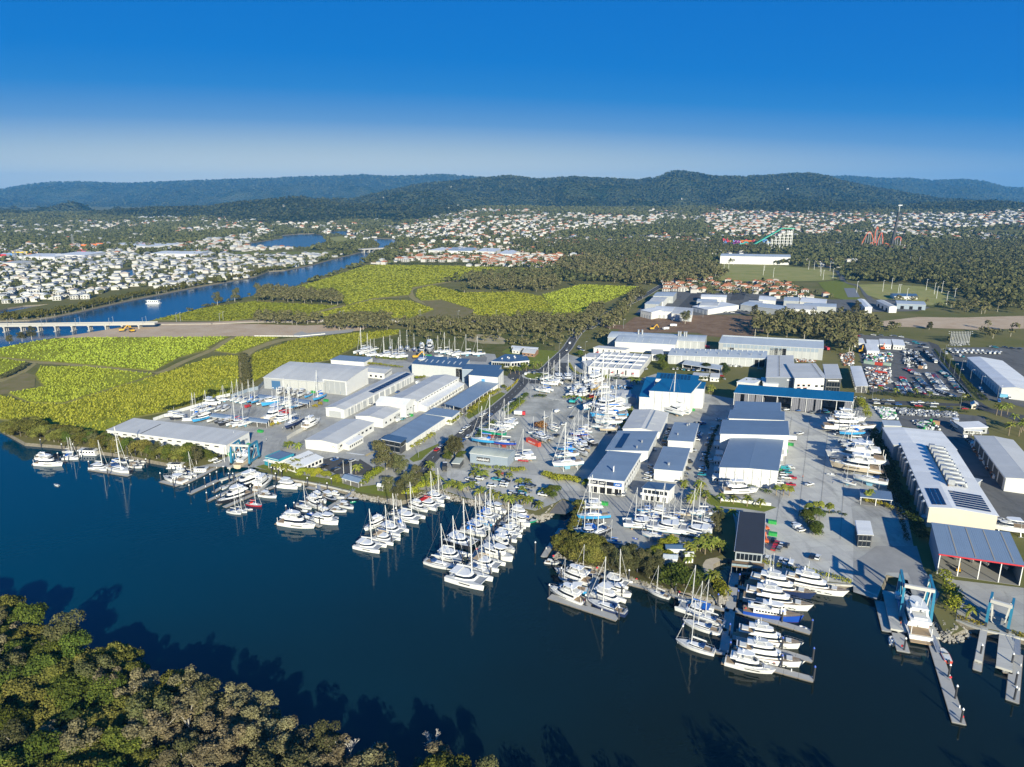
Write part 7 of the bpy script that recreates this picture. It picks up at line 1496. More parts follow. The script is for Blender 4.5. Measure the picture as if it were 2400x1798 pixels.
# trees lining the river banks
RB=[]
rg=random.Random(8)
for ln,off,n in ((rl[:12],14,420),(rl[12:],30,60),(rr[9:20],9,40),(rr[:8],30,70)):
 for i in range(n):
  t=rg.uniform(0,len(ln)-1.01); k=int(t); a,b=Vector(ln[k]),Vector(ln[k+1]); d=(b-a).normalized(); nn=Vector((-d.y,d.x)); p=a.lerp(b,t-k)
  q=p+ nn*rg.uniform(1,off)*(1 if ln in (rl[:12],rl[12:]) else 1)
  if not inpoly(q.x,q.y,land): q=p - nn*rg.uniform(1,off)
  if inpoly(q.x,q.y,land): RB.append((q.x,q.y,rg.uniform(5,10.5) if ln != rr[9:20] else rg.uniform(3,6.5),rg.uniform(2,3.6)))
cloud_stuff('river_bank_trees',RB,40,'mangrove',None,True)

if HILLT:
 A=np.concatenate(HILLT); rgn=np.random.default_rng(2); n=len(A); k=4; X=np.repeat(A,k,0); m=len(X); d=rgn.normal(0,1,(m,3)); d[:,2] =np.abs(d[:,2]); d /= np.linalg.norm(d,axis=1)[:,None]
 rr_=np.repeat(rgn.uniform(6,13,n)*np.clip(A[:,1]/6500,.6,2.0),k); P=X+ d*rr_[:,None]; P[:,2] += 3
 tag(put('hill_forest',fast_mesh('hill_forest',leaf_quads(P,d,rr_*.8,rgn,.3),4,LEAF['hill'])),kind='stuff')
# ------------------------------------------------------------------ pontoons, piles, jetties
PONT=mat('pontoon_concrete',(.42,.41,.38),.85,noise=(.6,.3),col2=(.34,.33,.31)); FLT=mat('pontoon_float',(.10,.10,.10),.8); TIMB=mat('weathered_timber',(.30,.24,.17),.85,noise=(1,.3),col2=(.22,.18,.13))
def pontoon(label,txt,w,name='pontoon',panel=5.0,top=.62):
 a,b=(Vector(p) for p in gs(txt,WL)); d=b-a; L=d.length; n=max(1,round(L/panel)); o=thing(name,label,'pontoon',(a.x,a.y,WL),math.atan2(d.y,d.x))
 for i in range(n):
  x0,x1=L*i/n+.03,L*(i+1)/n-.03; mb=MB(); mb.box(x0,x1,-w/2,w/2,top-.18,top); mb.build('deck_panel',PONT,o)
  mb=MB(); mb.box(x0+.2,x1-.2,-w/2+.12,w/2-.12,-.35,top-.19); mb.build('float',FLT,o)
 for sg in (1,-1): mb=MB(); mb.box(0,L,*sorted((sg*(w/2+.01),sg*(w/2+.13))),top-.22,top-.02); mb.build('rub_rail',TIMB,o)
 for i in range(max(1,int(L/14))): mb=MB(); x=L*(i+.5)/max(1,int(L/14)); mb.box(x-.15,x+.15,w/2-.45,w/2-.15,top,top+.9); mb.build('power_pedestal',TRIM,o)
 return o
PONTS=[('main walkway of the superyacht dock','R 562,300 455,1160',3.6),('long finger below the blue-hulled yacht','R 545,695 1380,945',3.0),('second finger of the superyacht dock','R 515,985 1400,1250',2.6),('bottom finger of the superyacht dock','R 930,1325 1410,1455',2.8),('short left finger at shore bend of superyacht dock','R 320,665 500,715',2.2),('outer left finger of the superyacht dock','R 330,1140 460,1175',2.2),('small left finger between monohulls','R 395,880 470,930',1.8),('upper finger of the superyacht dock','R 560,440 720,480',2.2),
 ('T-head pontoon below the island','Q 265,665 1150,955',3.6),('walkway joining T-head to shore','Q 885,385 745,790',3.0),('shore walkway before island mangroves, left part','Q 365,205 880,380',2.4),('shore walkway before island mangroves, middle part','Q 880,385 1500,550',2.4),('shore walkway before island mangroves, right part','Q 1500,555 R 320,660',2.4),('sloping walkway along the inlet wall','Q 190,155 N 640,1330',2.6),
 ('long middle jetty walkway','a 1290,620 820,1160',3.2),('outer head of the middle jetty','a 480,1230 860,1310',3.0),('upper link of the middle jetty','a 1420,460 1260,640',2.6),('short jetty walkway before tall trees','M 720,830 480,1060',2.6),('main walkway of the cafe cluster','L 2080,1010 1560,1345',2.6),('outer finger of cafe cluster','L 1530,1340 1720,1415',2.2),('floating landing below quay lawn','L 1550,905 1745,945',2.8),
 ('upper jetty of the pavilion berths','L 1150,885 880,985',2.6),('long diagonal pontoon of pavilion berths','L 880,985 475,1165',2.6),('second diagonal finger of the pavilion berths','L 660,990 385,1135',2.2),('third diagonal finger of pavilion berths','L 550,945 255,1085',2.0),('fourth short finger of pavilion berths','L 480,885 335,970',2.0),('narrow dark finger beside grey yacht','L 720,770 540,860',2.0),('pontoon below the left travel lift','L 395,815 20,990',3.0),
 ('walkway from left shore ramp','L 480,595 -40,860',2.8),('left finger beside cruiser off mangroves','K 1755,828 1975,885',2.6),('detached pontoon under left catamarans','K 835,672 1350,752',3.0),('small finger beside leftmost yacht','K 400,550 520,510',1.6),('shore pontoon among small cruisers','K 1360,590 1560,540',1.8),('shore strip pontoon along mangroves','K 1610,560 1850,600',2.0),
 ('left lift landing pontoon','S 250,500 320,770',5.0),('short finger at the blue lift','S 385,760 440,945',4.0),('long right pier reaching toward camera','S 690,810 930,1580',3.6),('right lift left pier float','S 1115,930 1090,1110',2.4),('right lift pontoon at right edge','S 1440,960 1400,1385',3.4),('cross pontoon of right lift bay','S 1310,1110 1400,1130',2.0)]
for lb,tx,w in PONTS: pontoon(lb,tx,w)
PILE=MB(); PILE.cyl((0,0,-4),(0,0,5.0),.3,n=9); PILE=PILE.mesh('pile_shaft',mat('steel_pile',(.045,.045,.05),.5))
PCAP=MB(); PCAP.cyl((0,0,4.99),(0,0,5.2),.36,n=9); PCAP.cyl((0,0,5.2),(0,0,5.7),.36,.02,n=9)
PCAPW=PCAP.mesh('pile_cap',TRIM); PCAPB=PCAP.mesh('pile_cap',mat('blue_pile_cap',(.03,.09,.42),.5))
def piles(txt,label,blue=False,s=1.,grp='mooring piles'):
 P=gs(txt,WL); P.sort(key=lambda p: topx(*p)[0])
 for i,p in enumerate(P): o=thing('mooring_pile',label % ORD[i],'pile',(p[0],p[1],WL),0,grp,(1,1,s)); put('shaft',PILE,o); put('cap',PCAPB if blue else PCAPW,o)
piles('R 1385,935 1400,1245 1410,1450 1068,835 1068,1130 1062,1325 590,610 605,430 500,980 375,650 505,1180 0,980','blue capped mooring pile of the superyacht dock, %s from left',True)
piles('Q 262,655 1160,950 415,430 1200,660 1290,460 1890,640 1980,1200 730,790 80,90','dark mooring pile around the T-head, %s from left')
piles('a 1275,1180 1440,900 1175,740 1590,700 820,1230 790,1000 1330,560 1130,1420 1240,660','mooring pile of the middle jetty, %s from left')
piles('M 545,1310 1855,1180 600,960 1460,1560 1945,1540 735,760','timber toned pile near the short jetty, %s from left')
piles('L 30,985 255,1085 390,1130 228,890 300,840 385,810 470,740 345,970 540,830 595,830 820,1000 1145,830 1130,1000 1555,890 1680,1200 1755,1180 1710,1400 1280,1260 1385,1220 1220,800 1090,750 1180,770 1810,960 1865,900','white topped pile around the pavilion berths, %s from left')
piles('K 430,560 515,590 690,530 830,670 1070,760 1350,745 1430,520 1735,560 1755,825 1900,740 480,440 625,440 1920,900 205,380 2075,740 1570,640','tall pile along the mangrove shore, %s from left')
piles('S 835,1170 895,1360 945,1570 445,930 1425,1240 1415,1370 1390,1070 1115,990','pile on the right piers, %s from left')
# red life-ring posts
for i,(r_,x,y) in enumerate((('R',675,720),('R',1005,810),('R',990,1100),('R',985,1300),('Q',725,755),('Q',880,330),('Q',1390,480),('Q',1940,645),('Q',315,175),('S',850,1200),('S',955,1550),('S',425,920),('a',910,1030),('a',1175,660))):
 p=g(r_,x,y,WL); o=thing('life_ring_post','red life-ring cabinet on pontoons, %s in the list from superyacht dock outwards' % ORD[i],'cabinet',(p[0],p[1],WL+.62)); mb=MB(); mb.box(-.08,.08,-.08,.08,0,1.1); mb.build('post',STEEL,o); mb=MB(); mb.cyl((0,-.12,1.2),(0,.12,1.2),.42,n=10); mb.build('ring_case',REDP,o)
for o in [o for o in COL.objects if o.name.startswith('life_ring_post')]: o['label'] ='red life-ring cabinet standing on a marina pontoon'; o['group'] ='life-ring cabinets'
def gangway(label,txt,w=1.6):
 ps=gs(txt.rsplit(' ',1)[0],.2) ; a=Vector((*gs(txt,.2)[0],.2)); b=Vector((*gs(txt,WL+.7)[1],WL+.75)); d=(b-a); n=Vector((-d.y,d.x,0)).normalized()*w/2
 o=thing('gangway',label,'gangway',(0,0,0)); mb=MB(); mb.beam(a,b,w,.15); mb.build('tread_deck',STEEL,o)
 for sg in (1,-1):
  mb=MB(); k=max(4,int(d.length/1.5)); mb.beam(a+n*sg+Vector((0,0,1.1)),b+n*sg+Vector((0,0,1.1)),.07)
  for i in range(k+1): p=a.lerp(b,i/k)+n*sg; mb.beam(p,p+Vector((0,0,1.1)),.05)
  mb.build('handrail',STEEL,o)
gangway('steel gangway beside the cafe cluster','L 2150,925 2060,1020'); gangway('steel gangway to the short jetty','M 1200,550 1060,640'); gangway('steel gangway down to the middle jetty','a 1530,240 1430,450'); gangway('steel gangway beside restaurant deck','R 880,280 620,300'); gangway('truss gangway beside the blue lift','S 700,790 760,945'); gangway('gangway beside the floating landing','L 1690,850 1700,920'); gangway('gangway at right lift bay','S 1440,820 1440,960',2); gangway('gangway at the left travel lift','L 800,690 590,810')
# lift piers and piers of concrete
def pier(label,txt,w,z=.05):
 a,b=(Vector(p) for p in gs(txt)); d=b-a; L=d.length; o=thing('lift_pier',label,'pier',(a.x,a.y,0),math.atan2(d.y,d.x)); mb=MB(); mb.box(0,L,-w/2,w/2,-.7,z); mb.build('deck_slab',CONC2,o)
 for i in range(max(2,int(L/7))+1):
  x=.8+(L-1.6)*i/max(2,int(L/7)); mb=MB(); mb.cyl((x,0,-4),(x,0,-.7),.45,n=8); mb.build('pier_pile',PONT,o)
pier('left concrete pier beneath the blue travel lift','S 320,400 400,740',5); pier('right concrete pier beneath the blue travel lift','S 585,590 700,800',5); pier('left pier of the right lift bay','S 1160,700 1105,1010',2.2); pier('right grated pier of the right lift bay','S 1360,750 1330,1080',4.5); pier('right pier of left travel lift','L 840,660 420,800',2); pier('left pier of left travel lift','L 640,560 530,640',2)
# ------------------------------------------------------------------ travel lifts
LIFTB=mat('lift_blue_paint',(.02,.17,.28),.4,noise=(.8,.3),col2=(.035,.21,.33))
def lift(label,c,ang,L,wd,h,m=LIFTB,sling=True):
 o=thing('travel_lift',label,'boat lift',(c[0],c[1],0),ang)
 for sx in (-1,1):
  for sy in (-1,1):
   mb=MB(); x,y=sx*L/2,sy*wd/2; mb.loft([[(x-.6,y-.45,.9),(x+.6,y-.45,.9),(x+.6,y+.45,.9),(x-.6,y+.45,.9)],[(x*.8-.5,y-.4,h),(x*.8+.5,y-.4,h),(x*.8+.5,y+.4,h),(x*.8-.5,y+.4,h)]]); mb.build('leg',m,o)
   for k in (-.9,.9): mb=MB(); mb.cyl((x+k,y-.35,.75),(x+k,y+.35,.75),.75,n=12); mb.build('wheel',DARK,o)
 for sy in (-1,1):
  mb=MB(); mb.beam((-L/2,sy*wd/2,1.7),(L/2,sy*wd/2,1.7),.7,.8); mb.build('lower_beam',m,o); mb=MB(); mb.beam((-L*.42,sy*wd/2,h),(L*.42,sy*wd/2,h),.8,1.0); mb.build('upper_beam',m,o)
  mb=MB(); mb.beam((-L*.3,sy*wd/2,1.9),(L*.3,sy*wd/2,h-.4),.3); mb.build('brace',m,o)
 mb=MB(); mb.beam((-L*.42,-wd/2,h+.6),(-L*.42,wd/2,h+.6),1.0,1.2); mb.build('cross_beam',mat('lift_pale_beam',(.55,.53,.48),.5),o)
 mb=MB(); mb.box(L*.2,L*.38,wd/2-.9,wd/2+.9,2.2,4.0); mb.build('engine_box',TRIM,o)
 if sling:
  for x in (-L*.22,L*.22):
   mb=MB(); pts=[(x,-wd/2+.5,h-.5)] + [(x,(wd/2-1)*math.sin(t)*.9,h*.15 - 1.2*math.cos(t)) for t in (-1.3,-.8,-.3,.3,.8,1.3)] + [(x,wd/2-.5,h-.5)]
   for a,b in zip(pts[:-1],pts[1:]): mb.beam(a,b,.35,.06)
   mb.build('sling',mat('sling_web',(.6,.58,.52),.8),o)
 return o
p0,p1=Vector(g('S',400,640)),Vector(g('S',670,690)); q0,q1=Vector(g('S',405,500)),Vector(g('S',650,520))
c=(Vector(g('S',500,470))+Vector(g('S',520,690)))/2; ax=Vector(g('S',470,250))-Vector(g('S',590,830))
c=(Vector(g('S',395,560))+Vector(g('S',650,590)))/2
lift('large blue travel lift straddling the white yacht at the slip',c,math.atan2(ax.y,ax.x),15,(Vector(g('S',395,560))-Vector(g('S',650,590))).length*.98,12.5)
c=(Vector(g('S',1180,650))+Vector(g('S',1370,700)))/2; ax=Vector(g('S',1290,560))-Vector(g('S',1260,700)); lift('empty blue travel lift with hanging slings at right',c,math.atan2(ax.y,ax.x),9,(Vector(g('S',1180,650))-Vector(g('S',1370,700))).length,9,sling=True)
c=Vector(g('L',750,560)); ax=Vector(g('L',860,475))-Vector(g('L',640,640)); lift('blue travel lift holding the tall cream ship',c,math.atan2(ax.y,ax.x),12,11,11)
# stone revetments
def rocks(name,txt,w,n,seed,z=-.9):
 line=smooth_line(gs(txt),5); r_=random.Random(seed); mb=MB()
 for i in range(n):
  t=r_.uniform(0,len(line)-1.01); k=int(t); a,b=Vector(line[k]),Vector(line[k+1]); p=a.lerp(b,t-k); d=(b-a).normalized(); nn=Vector((-d.y,d.x)); u=r_.uniform(-1,1); q=p+nn*u*w/2; s=r_.uniform(.35,.8)
  mb.add([(q.x+s*x*r_.uniform(.7,1.2),q.y+s*y*r_.uniform(.7,1.2),z+(.9*u*SGN)+s*zz*.8) for x,y,zz in ((1,0,0),(0,1,.1),(-1,0,0),(0,-1,-.1),(.1,.1,1),(0,0,-1))],[(0,1,4),(1,2,4),(2,3,4),(3,0,4),(1,0,5),(2,1,5),(3,2,5),(0,3,5)])
 tag(mb.build(name,mat('revetment_rock',(.24,.22,.19),.9,noise=(.7,.3),col2=(.38,.35,.30))),kind='stuff')
SGN=1
rocks('rock_revetment','M 870,700 1000,620 1190,610 1250,650 1500,730 1700,760 2000,810 N 50,1060 200,1130 350,1175 480,1115 560,1010',3.2,900,1)
rocks('island_rocks','R 90,515 250,545 380,580 460,550 440,430',3,220,2); rocks('lift_rocks','S 735,650 800,760 870,790 980,740 910,670',5,260,3); rocks('shore_rocks','M 0,630 200,680 500,725 650,755',2.4,260,4); rocks('inlet_rocks','Q 350,90 500,200 900,290 1150,360 1500,480 1900,590',2.5,300,5)
# quay walls: capping beams
for nm,tx in (('quay_wall_cap','L 830,690 1090,742 1300,790 1550,830 1800,880 M 0,620'),('quay_wall_cap','R 620,160 890,290 1060,330 1400,395 1840,425 S 215,445'),('quay_wall_cap','S 905,655 1130,735 1506,820 W 2480,1524'),('quay_wall_cap','N 850,1040 790,1260 700,1400 600,1640')):
 ln=gs(tx); mb=MB()
 for a,b in zip(ln[:-1],ln[1:]): mb.beam((*a,-.1),(*b,-.1),.9,.7)
 tag(mb.build(nm,CONC2),kind='structure')
# ------------------------------------------------------------------ cars
def car_kit(kind):
 mbB=MB(); mbG=MB()
 if kind== 'sedan': prof_=[(-2.25,.45),(-2.2,.95),(-1.5,1.02),(.95,.98),(2.1,.82),(2.25,.45)]; cab=[(-1.75,1.0),(-1.1,1.45),(.1,1.47),(1.05,.99)]
 elif kind== 'suv': prof_=[(-2.3,.5),(-2.3,1.1),(-1.5,1.12),(1.0,1.12),(2.15,1.02),(2.3,.5)]; cab=[(-2.2,1.1),(-1.95,1.72),(.35,1.74),(1.1,1.12)]
 elif kind== 'ute': prof_=[(-2.6,.55),(-2.6,1.1),(-.9,1.1),(1.0,1.1),(2.4,1.02),(2.55,.5)]; cab=[(-.9,1.1),(-.75,1.72),(.45,1.74),(1.15,1.12)]
 else: prof_=[(-2.6,.45),(-2.65,1.95),(-2.4,2.15),(1.1,2.15),(2.1,1.25),(2.6,.95),(2.65,.45)]; cab=None
 w=.9
 mbB.loft([[(x,-w,z) for x,z in prof_],[(x,-w*.98,z) for x,z in prof_][:0] or [(x,w,z) for x,z in prof_]])
 glass=[]
 if cab:
  r0=[(x,-.84+(z-1)*.22,z) for x,z in cab]; r1=[(x,.84-(z-1)*.22,z) for x,z in cab]; mbG.loft([r0,r1]); roof=MB(); a,b=cab[1],cab[2]; roof.box(a[0]+.05,b[0]-.02,-.70,.70,max(a[1],b[1])-.03,max(a[1],b[1])+.03)
 else:
  for sg in (1,-1): mbG.box(-.2 if False else .3,1.35,*sorted((sg*.9,sg*.915)),1.3,1.85)
  mbG.add([(1.14,-.78,2.1),(1.14,.78,2.1),(2.08,.78,1.3),(2.08,-.78,1.3)],[(0,1,2,3)]); roof=None
 mw=MB(); mw.cyl((0,-.1,0),(0,.1,0),.34,n=10)
 return mbB,mbG,roof,mw
CK={k: car_kit(k) for k in ('sedan','suv','ute','van')}
CCOL={'white': (.72,.72,.70),'silver': (.45,.46,.47),'black': (.02,.02,.022),'red': (.42,.02,.02),'blue': (.03,.10,.30),'grey': (.16,.17,.18),'teal': (.03,.25,.30),'yellow': (.6,.38,.03)}
CM={}
def car(kind,col,x,y,ang,label,group=None,z=.0):
 if (kind,col) not in CM:
  b,gl,rf,mw=CK[kind]; pm=mat('car_paint_'+col,CCOL[col],.25,coat=.6); CM[kind,col] =(b.mesh('car_body',pm),gl.mesh('car_glass',GLASS),rf.mesh('car_roof',pm) if rf else None)
 if 'wheel' not in CM: CM['wheel'] =CK['suv'][3].mesh('wheel',DARK)
 o=thing({'sedan': 'parked_car','suv': 'parked_car','ute': 'parked_ute','van': 'parked_van'}[kind],label,'van' if kind== 'van' else 'car',(x,y,z+.18),ang,group)
 b,gl,rf=CM[kind,col]; put('body',b,o); put('windows',gl,o)
 if rf: put('roof',rf,o)
 for wx in (-1.45,1.45):
  for wy in (-.86,.86): put('wheel',CM['wheel'],o,(wx,wy,.34))
 return o
CW=['white']*6+ ['silver']*3+ ['black','black','red','blue','grey','grey','teal']
crg=random.Random(21)
def cars(txt,ang_px,where,group,kinds=('sedan','suv','ute','suv'),z=.12,cols=None):
 """cars standing at points; heading = direction in the survey picture"""
 P=[]; r_='W'
 for t in txt.split():
  if ',' in t: a,b=(float(v) for v in t.split(',')); P.append((g(r_,a,b),g(r_,a+ang_px[0],b+ang_px[1])))
  else: r_=t
 P.sort(key=lambda p: topx(*p[0])[0])
 for i,(p,q) in enumerate(P):
  col=(cols[i % len(cols)] if cols else crg.choice(CW)); kd=kinds[i % len(kinds)]
  car(kd,col,p[0],p[1],math.atan2(q[1]-p[1],q[0]-p[0]) + crg.uniform(-.04,.04),'%s %s, %s vehicle from left %s' % (col,{'sedan': 'sedan','suv': 'wagon','ute': 'pickup','van': 'van'}[kd],ORD[min(i,29)],where),group,z)
cars('L 1910,555 1900,545 2060,580 2080,600 2000,620 1780,640 1720,670 1900,690 1930,680 2130,570',(20,-8),'in the quayside car park','cars in the quayside car park',cols=['black','black','silver','black','blue','grey','black'])
cars('M 1545,480 1600,500 1680,470 1740,450 1940,400 1900,480 2020,500 2000,530 1840,560 1990,560 2110,660 2209,590 1620,520',(20,3),'in the visitor car park','cars in the visitor car park')
cars('N 110,810 150,770 230,790 260,780 40,880 130,880 200,850 150,910 400,900 330,1000 60,900',(20,3),'on the inlet point car park','cars on the inlet point')
cars('G 1490,1200 1535,1165 1265,1370 1310,1340 1225,1410',(20,-14),'on the verge beside the road','cars parked on the verge',cols=['white'])
cars('G 1440,1370 1580,1255 1600,1190 1310,1470 1250,1520 960,1600 1190,1560 1850,1040 1880,1010 1920,990',(18,-14),'in shade along the main road','cars along the main road',cols=['silver','black','blue','white'])
cars('G 900,1640',(12,-10),'at the road end',None,('sedan',),cols=['red'])
cars('M 1130,95',(12,-10),'above the road junction lawn',None,('suv',),cols=['red'])
cars('d 835,710 1050,640 1070,800 660,800 170,840 830,1085 940,905',(14,-8),'on the open gravel yard','cars on the gravel yard',('ute','sedan','suv','van'),cols=['white','white','black','white'])
cars('O 1520,105 1640,765 1460,1290 1495,1325 1540,1360',(18,-4),'on the pale shipyard slab','vehicles on the shipyard slab',('suv','van','ute','suv','ute'),cols=['white'])
cars('O 1170,1485 1210,1535 1275,1550 1340,1560 1180,1600 1245,1605',(10,-16),'beside the black roofed restaurant','cars beside the restaurant',cols=['black','red','red','grey','white','black'])
cars('R 1060,170 1110,190 1170,210 1455,140 1390,130 910,150',(8,-18),'on the quay above the superyachts','cars on the superyacht quay',('suv','suv','ute','van','sedan'),cols=['white','white','white','white','black'])
cars('O 1290,550 1330,560 1310,600 1360,610 1310,640 1340,680 1250,710 1250,745 1400,770 1390,550 1420,680',(20,2),'at the right side of braced shed','cars beside the braced shed',('ute','suv','van'))
cars('O 260,550 260,580 250,640 240,680 270,445 290,400 300,360 330,250 350,180 380,110 400,40 370,465',(18,2),'down the shaded workshop lane','cars in the workshop lane')
cars('O 50,560 20,640 200,120 190,150 180,180 210,100 70,470 40,430 130,320',(20,4),'beside the slate workshops','cars beside the slate workshops',('van','suv','ute'))
cars('N 2050,60 2030,95 2010,130 1995,170 1990,210 1985,245 1820,305 1805,545 1810,600 1800,630 1765,650 1760,700',(20,6),'along the workshop wall lane','cars along the workshop wall')
cars('N 1280,860 1330,870 1390,890 1450,890 1500,800 1360,790 1160,760 1600,580',(8,-18),'before the trade centre','cars before the trade centre')
cars('I 2000,1440 1680,1155 1500,1130 1340,1120 1840,1130 1860,1150 600,1240 470,1250 260,1300 215,1295',(18,-2),'around the blue long shed','cars around the blue long shed',('ute','suv','sedan'))
cars('I 20,600 80,605 140,600 210,605 260,610 320,615 440,620 500,660 H 1870,590 1920,590 1990,595 2060,600 2130,605 2180,608',(6,-14),'below the lean-to shelter','cars below the lean-to',z=.1)
cars('I 1000,590 940,540 500,680 520,720',(18,2),'in the shaded works court','cars in the works court')
cars('J 290,995 400,1000 480,1005 300,1040 440,1050 580,1055 780,1030 870,1030 970,1040 1050,1045 820,1060 840,1075 1030,1085 1240,1105 1440,1110 40,970 110,970',(20,1),'along the frontage street','cars along the frontage street',z=.3)
cars('J 260,150 360,155 60,160 100,145 500,160 540,165 620,175 690,250 720,270 790,240 830,260 890,270 920,280 860,310 940,310',(18,2),'behind the depot blocks','cars behind the depot',z=.15)
# rows of the vehicle yard
def row(a,b,n,k,z=.15):
 pa,pb=Vector(a),Vector(b)
 for i in range(n):
  p=pa.lerp(pb,i/max(1,n-1)); x,y=p; q0=g('J',x,y); q1=g('J',x+20,y+3); col=crg.choice(CW); kd=crg.choice(('sedan','suv','ute','suv','van'))
  car(kd,col,q0[0],q0[1],math.atan2(q1[1]-q0[1],q1[0]-q0[0])+crg.uniform(-.05,.05),'%s %s in the %s diagonal row of the vehicle yard' % (col,{'sedan': 'sedan','suv': 'wagon','ute': 'pickup','van': 'van'}[kd],ORD[k]),'cars in the vehicle yard',z)
for k,(a,b,n) in enumerate((((575,775),(660,920),9),((640,715),(740,900),12),((690,590),(830,665),6),((835,705),(975,850),10),((790,770),(900,910),9),((960,650),(1100,850),12),((1040,665),(1190,860),13),((1090,870),(1290,945),8),((1150,630),(1260,715),7),((1270,740),(1400,900),9),((250,785),(490,870),7),((1000,880),(1060,920),4))): row(a,b,n,k)
cars('J 1380,420 1420,430 1200,390 1400,600 1640,860 1660,885 1700,940 1880,1010 2020,970 1310,340 1350,345',(10,14),'along the warehouse road','vehicles along the warehouse road',('van','suv','ute'),.2)
cars('J 2150,330 2050,325 1960,310 1840,310 1790,300',(18,2),'behind the white warehouse','cars behind the warehouse',z=.2)
for i in range(34):
 p=g('J',1250+i*20,345+i % 3*14+i*.6); q=g('J',1258+i*20,330); car(crg.choice(('suv','van','ute')),'white' if i % 4 else 'silver',p[0],p[1],math.atan2(q[1]-p[1],q[0]-p[0]),'vehicle in the packed white fleet lot behind warehouse','fleet lot vehicles',.2)
cars('H 490,350 620,130 530,260 H 690,60 2,640 70,650 G 2060,660',(10,-14),'on the upper road and roundabout','vehicles on the upper road',('van','suv'),.3,['white','white','grey'])
cars('H 650,310 690,350 640,330 950,640 1000,650 1330,655 1160,680 890,690 1060,740 1500,590 1480,600',(16,4),'around the factory units','cars around the factory units',z=.2)
cars('G 90,680 60,1050 400,890 660,770 150,1050 270,590 990,950 960,990 1100,880 1190,830 410,1260 470,1240 540,1200',(18,-10),'in the lanes between west sheds','cars in the west lanes',('suv','ute','van'))
cars('F 560,1080 910,1120 950,1130 1080,1130 910,830 970,850 L 440,510 330,560 390,580 640,470 870,400 1850,350 1880,410',(16,-6),'in the west boat yard','cars in the west yard',('van','sedan','suv','ute'),cols=['white','white','black','white','red','silver'])
cars('e 470,250 520,255 560,260 600,262 640,245 660,250 690,255 560,215 590,212 430,265',(18,1),'in the industrial estate lot','cars in the estate lot',z=.4)
# ------------------------------------------------------------------ bins, containers, machines, people
def boxthing(name,label,cat,r_,x,y,L,w,h,m,ang=(20,3),z=0.1,parts=()):
 p=g(r_,x,y); q=g(r_,x+ang[0],y+ang[1]); o=thing(name,label,cat,(p[0],p[1],z),math.atan2(q[1]-p[1],q[0]-p[0]))
 mb=MB(); mb.box(-L/2,L/2,-w/2,w/2,0,h); mb.build('body',m,o)
 for i in range(int(L/1.0)): mb=MB(); u=-L/2+.5+i; mb.box(u-.1,u+.1,-w/2-.06,w/2+.06,.1,h-.1); mb.build('rib',m,o)
 mb=MB(); mb.box(-L/2-.05,L/2+.05,-w/2-.07,w/2+.07,h-.12,h+.03); mb.build('rim',m,o); return o
ct=boxthing('freight_container','orange-red shipping container with white lettering in gravel yard','container','d',465,1200,12.2,2.44,2.6,mat('container_red',(.55,.065,.03),.5),(20,9))
ptext('LINEX.CO',1.5,TRIM,ct,Matrix.Translation((0,-1.34,1.3)) @ Matrix.Rotation(R(90),4,'X'))
for i,(r_,x,y) in enumerate((('O',1160,1255),('O',1165,1410),('O',1395,245),('O',1315,330),('F',1570,1000),('F',720,1400),('F',1400,890),('L',800,365),('G',565,1190),('N',1195,1015),('Y',1220,290),('c',1060,340),('c',1100,340),('c',1150,340),('N',2190,590),('H',2110,1120),('O',1250,585))):
 boxthing('skip_bin','green skip bin %s' % ('beside restaurant, upper','beside restaurant, lower','on shipyard slab by stepped sheds','against stepped shed wall','beside white gate post in west yard','by the west yard wash pad','before the arched shed doors','behind the right end of waterfront shed','beside middle shed dock','on apron above the inlet','behind the largest hauled superyacht','leftmost of three on upper gravel yard','middle of three on upper gravel yard','rightmost of three on upper gravel yard','beside middle slate workshop','at foot of tall blue shed','at corner of the braced shed')[i],'skip',r_,x,y,3.6,1.8,1.5,GRNP)
for i,(r_,x,y,L,m,lb) in enumerate((('J',325,530,6,'container_red','rust red container among yard scrap'),('J',205,515,9,None,'green topped white container among yard scrap'),('J',435,535,6,None,'pale green container among yard scrap'),('J',355,645,9,'container_red','long flat red stack in the scrap yard'),('Y',1450,1090,8,'maroon','maroon container beside hauled yachts'),('d',1380,480,5,'container_red','orange-red box among yard tarps'),('J',865,575,3,'tan','tan crate by the truck rows'),('J',1070,1300,4,'tan','tan crates in frontage yard'),('F',2120,20,3,'container_red','x'))[:8]):
 boxthing('freight_container',lb,'container',r_,x,y,L,2.4,2.5,{'container_red': MATS['container_red'],'maroon': mat('maroon_paint',(.16,.03,.035),.6),'tan': mat('tan_crate',(.45,.27,.15),.8)}.get(m,mat('pale_green_paint',(.35,.45,.36),.6)))
def machine(label,r_,x,y,m,ang=0.,s=1.):
 p=g(r_,x,y); o=thing('excavator',label,'excavator',(p[0],p[1],.1),ang,None,s)
 for sy in (-1,1): mb=MB(); mb.box(-2,2,sy*1.2-.35,sy*1.2+.35,0,.9); mb.build('track',DARK,o)
 mb=MB(); mb.box(-2,1.2,-1.3,1.3,1.0,2.0); mb.build('body',m,o); mb=MB(); mb.box(-.2,1.3,.1,1.3,2.0,3.2); mb.build('cab',GLASS,o); mb=MB(); mb.beam((1.0,-.3,1.8),(3.6,-.3,4.4),.5); mb.build('boom',m,o); mb=MB(); mb.beam((3.6,-.3,4.4),(5.2,-.3,1.8),.4); mb.build('arm',m,o); mb=MB(); mb.box(4.7,5.7,-.8,.2,.7,1.8); mb.build('bucket',DARK,o)
YEL=mat('machine_yellow',(.62,.34,.02),.5); TEALM=mat('machine_teal',(.03,.38,.36),.5)
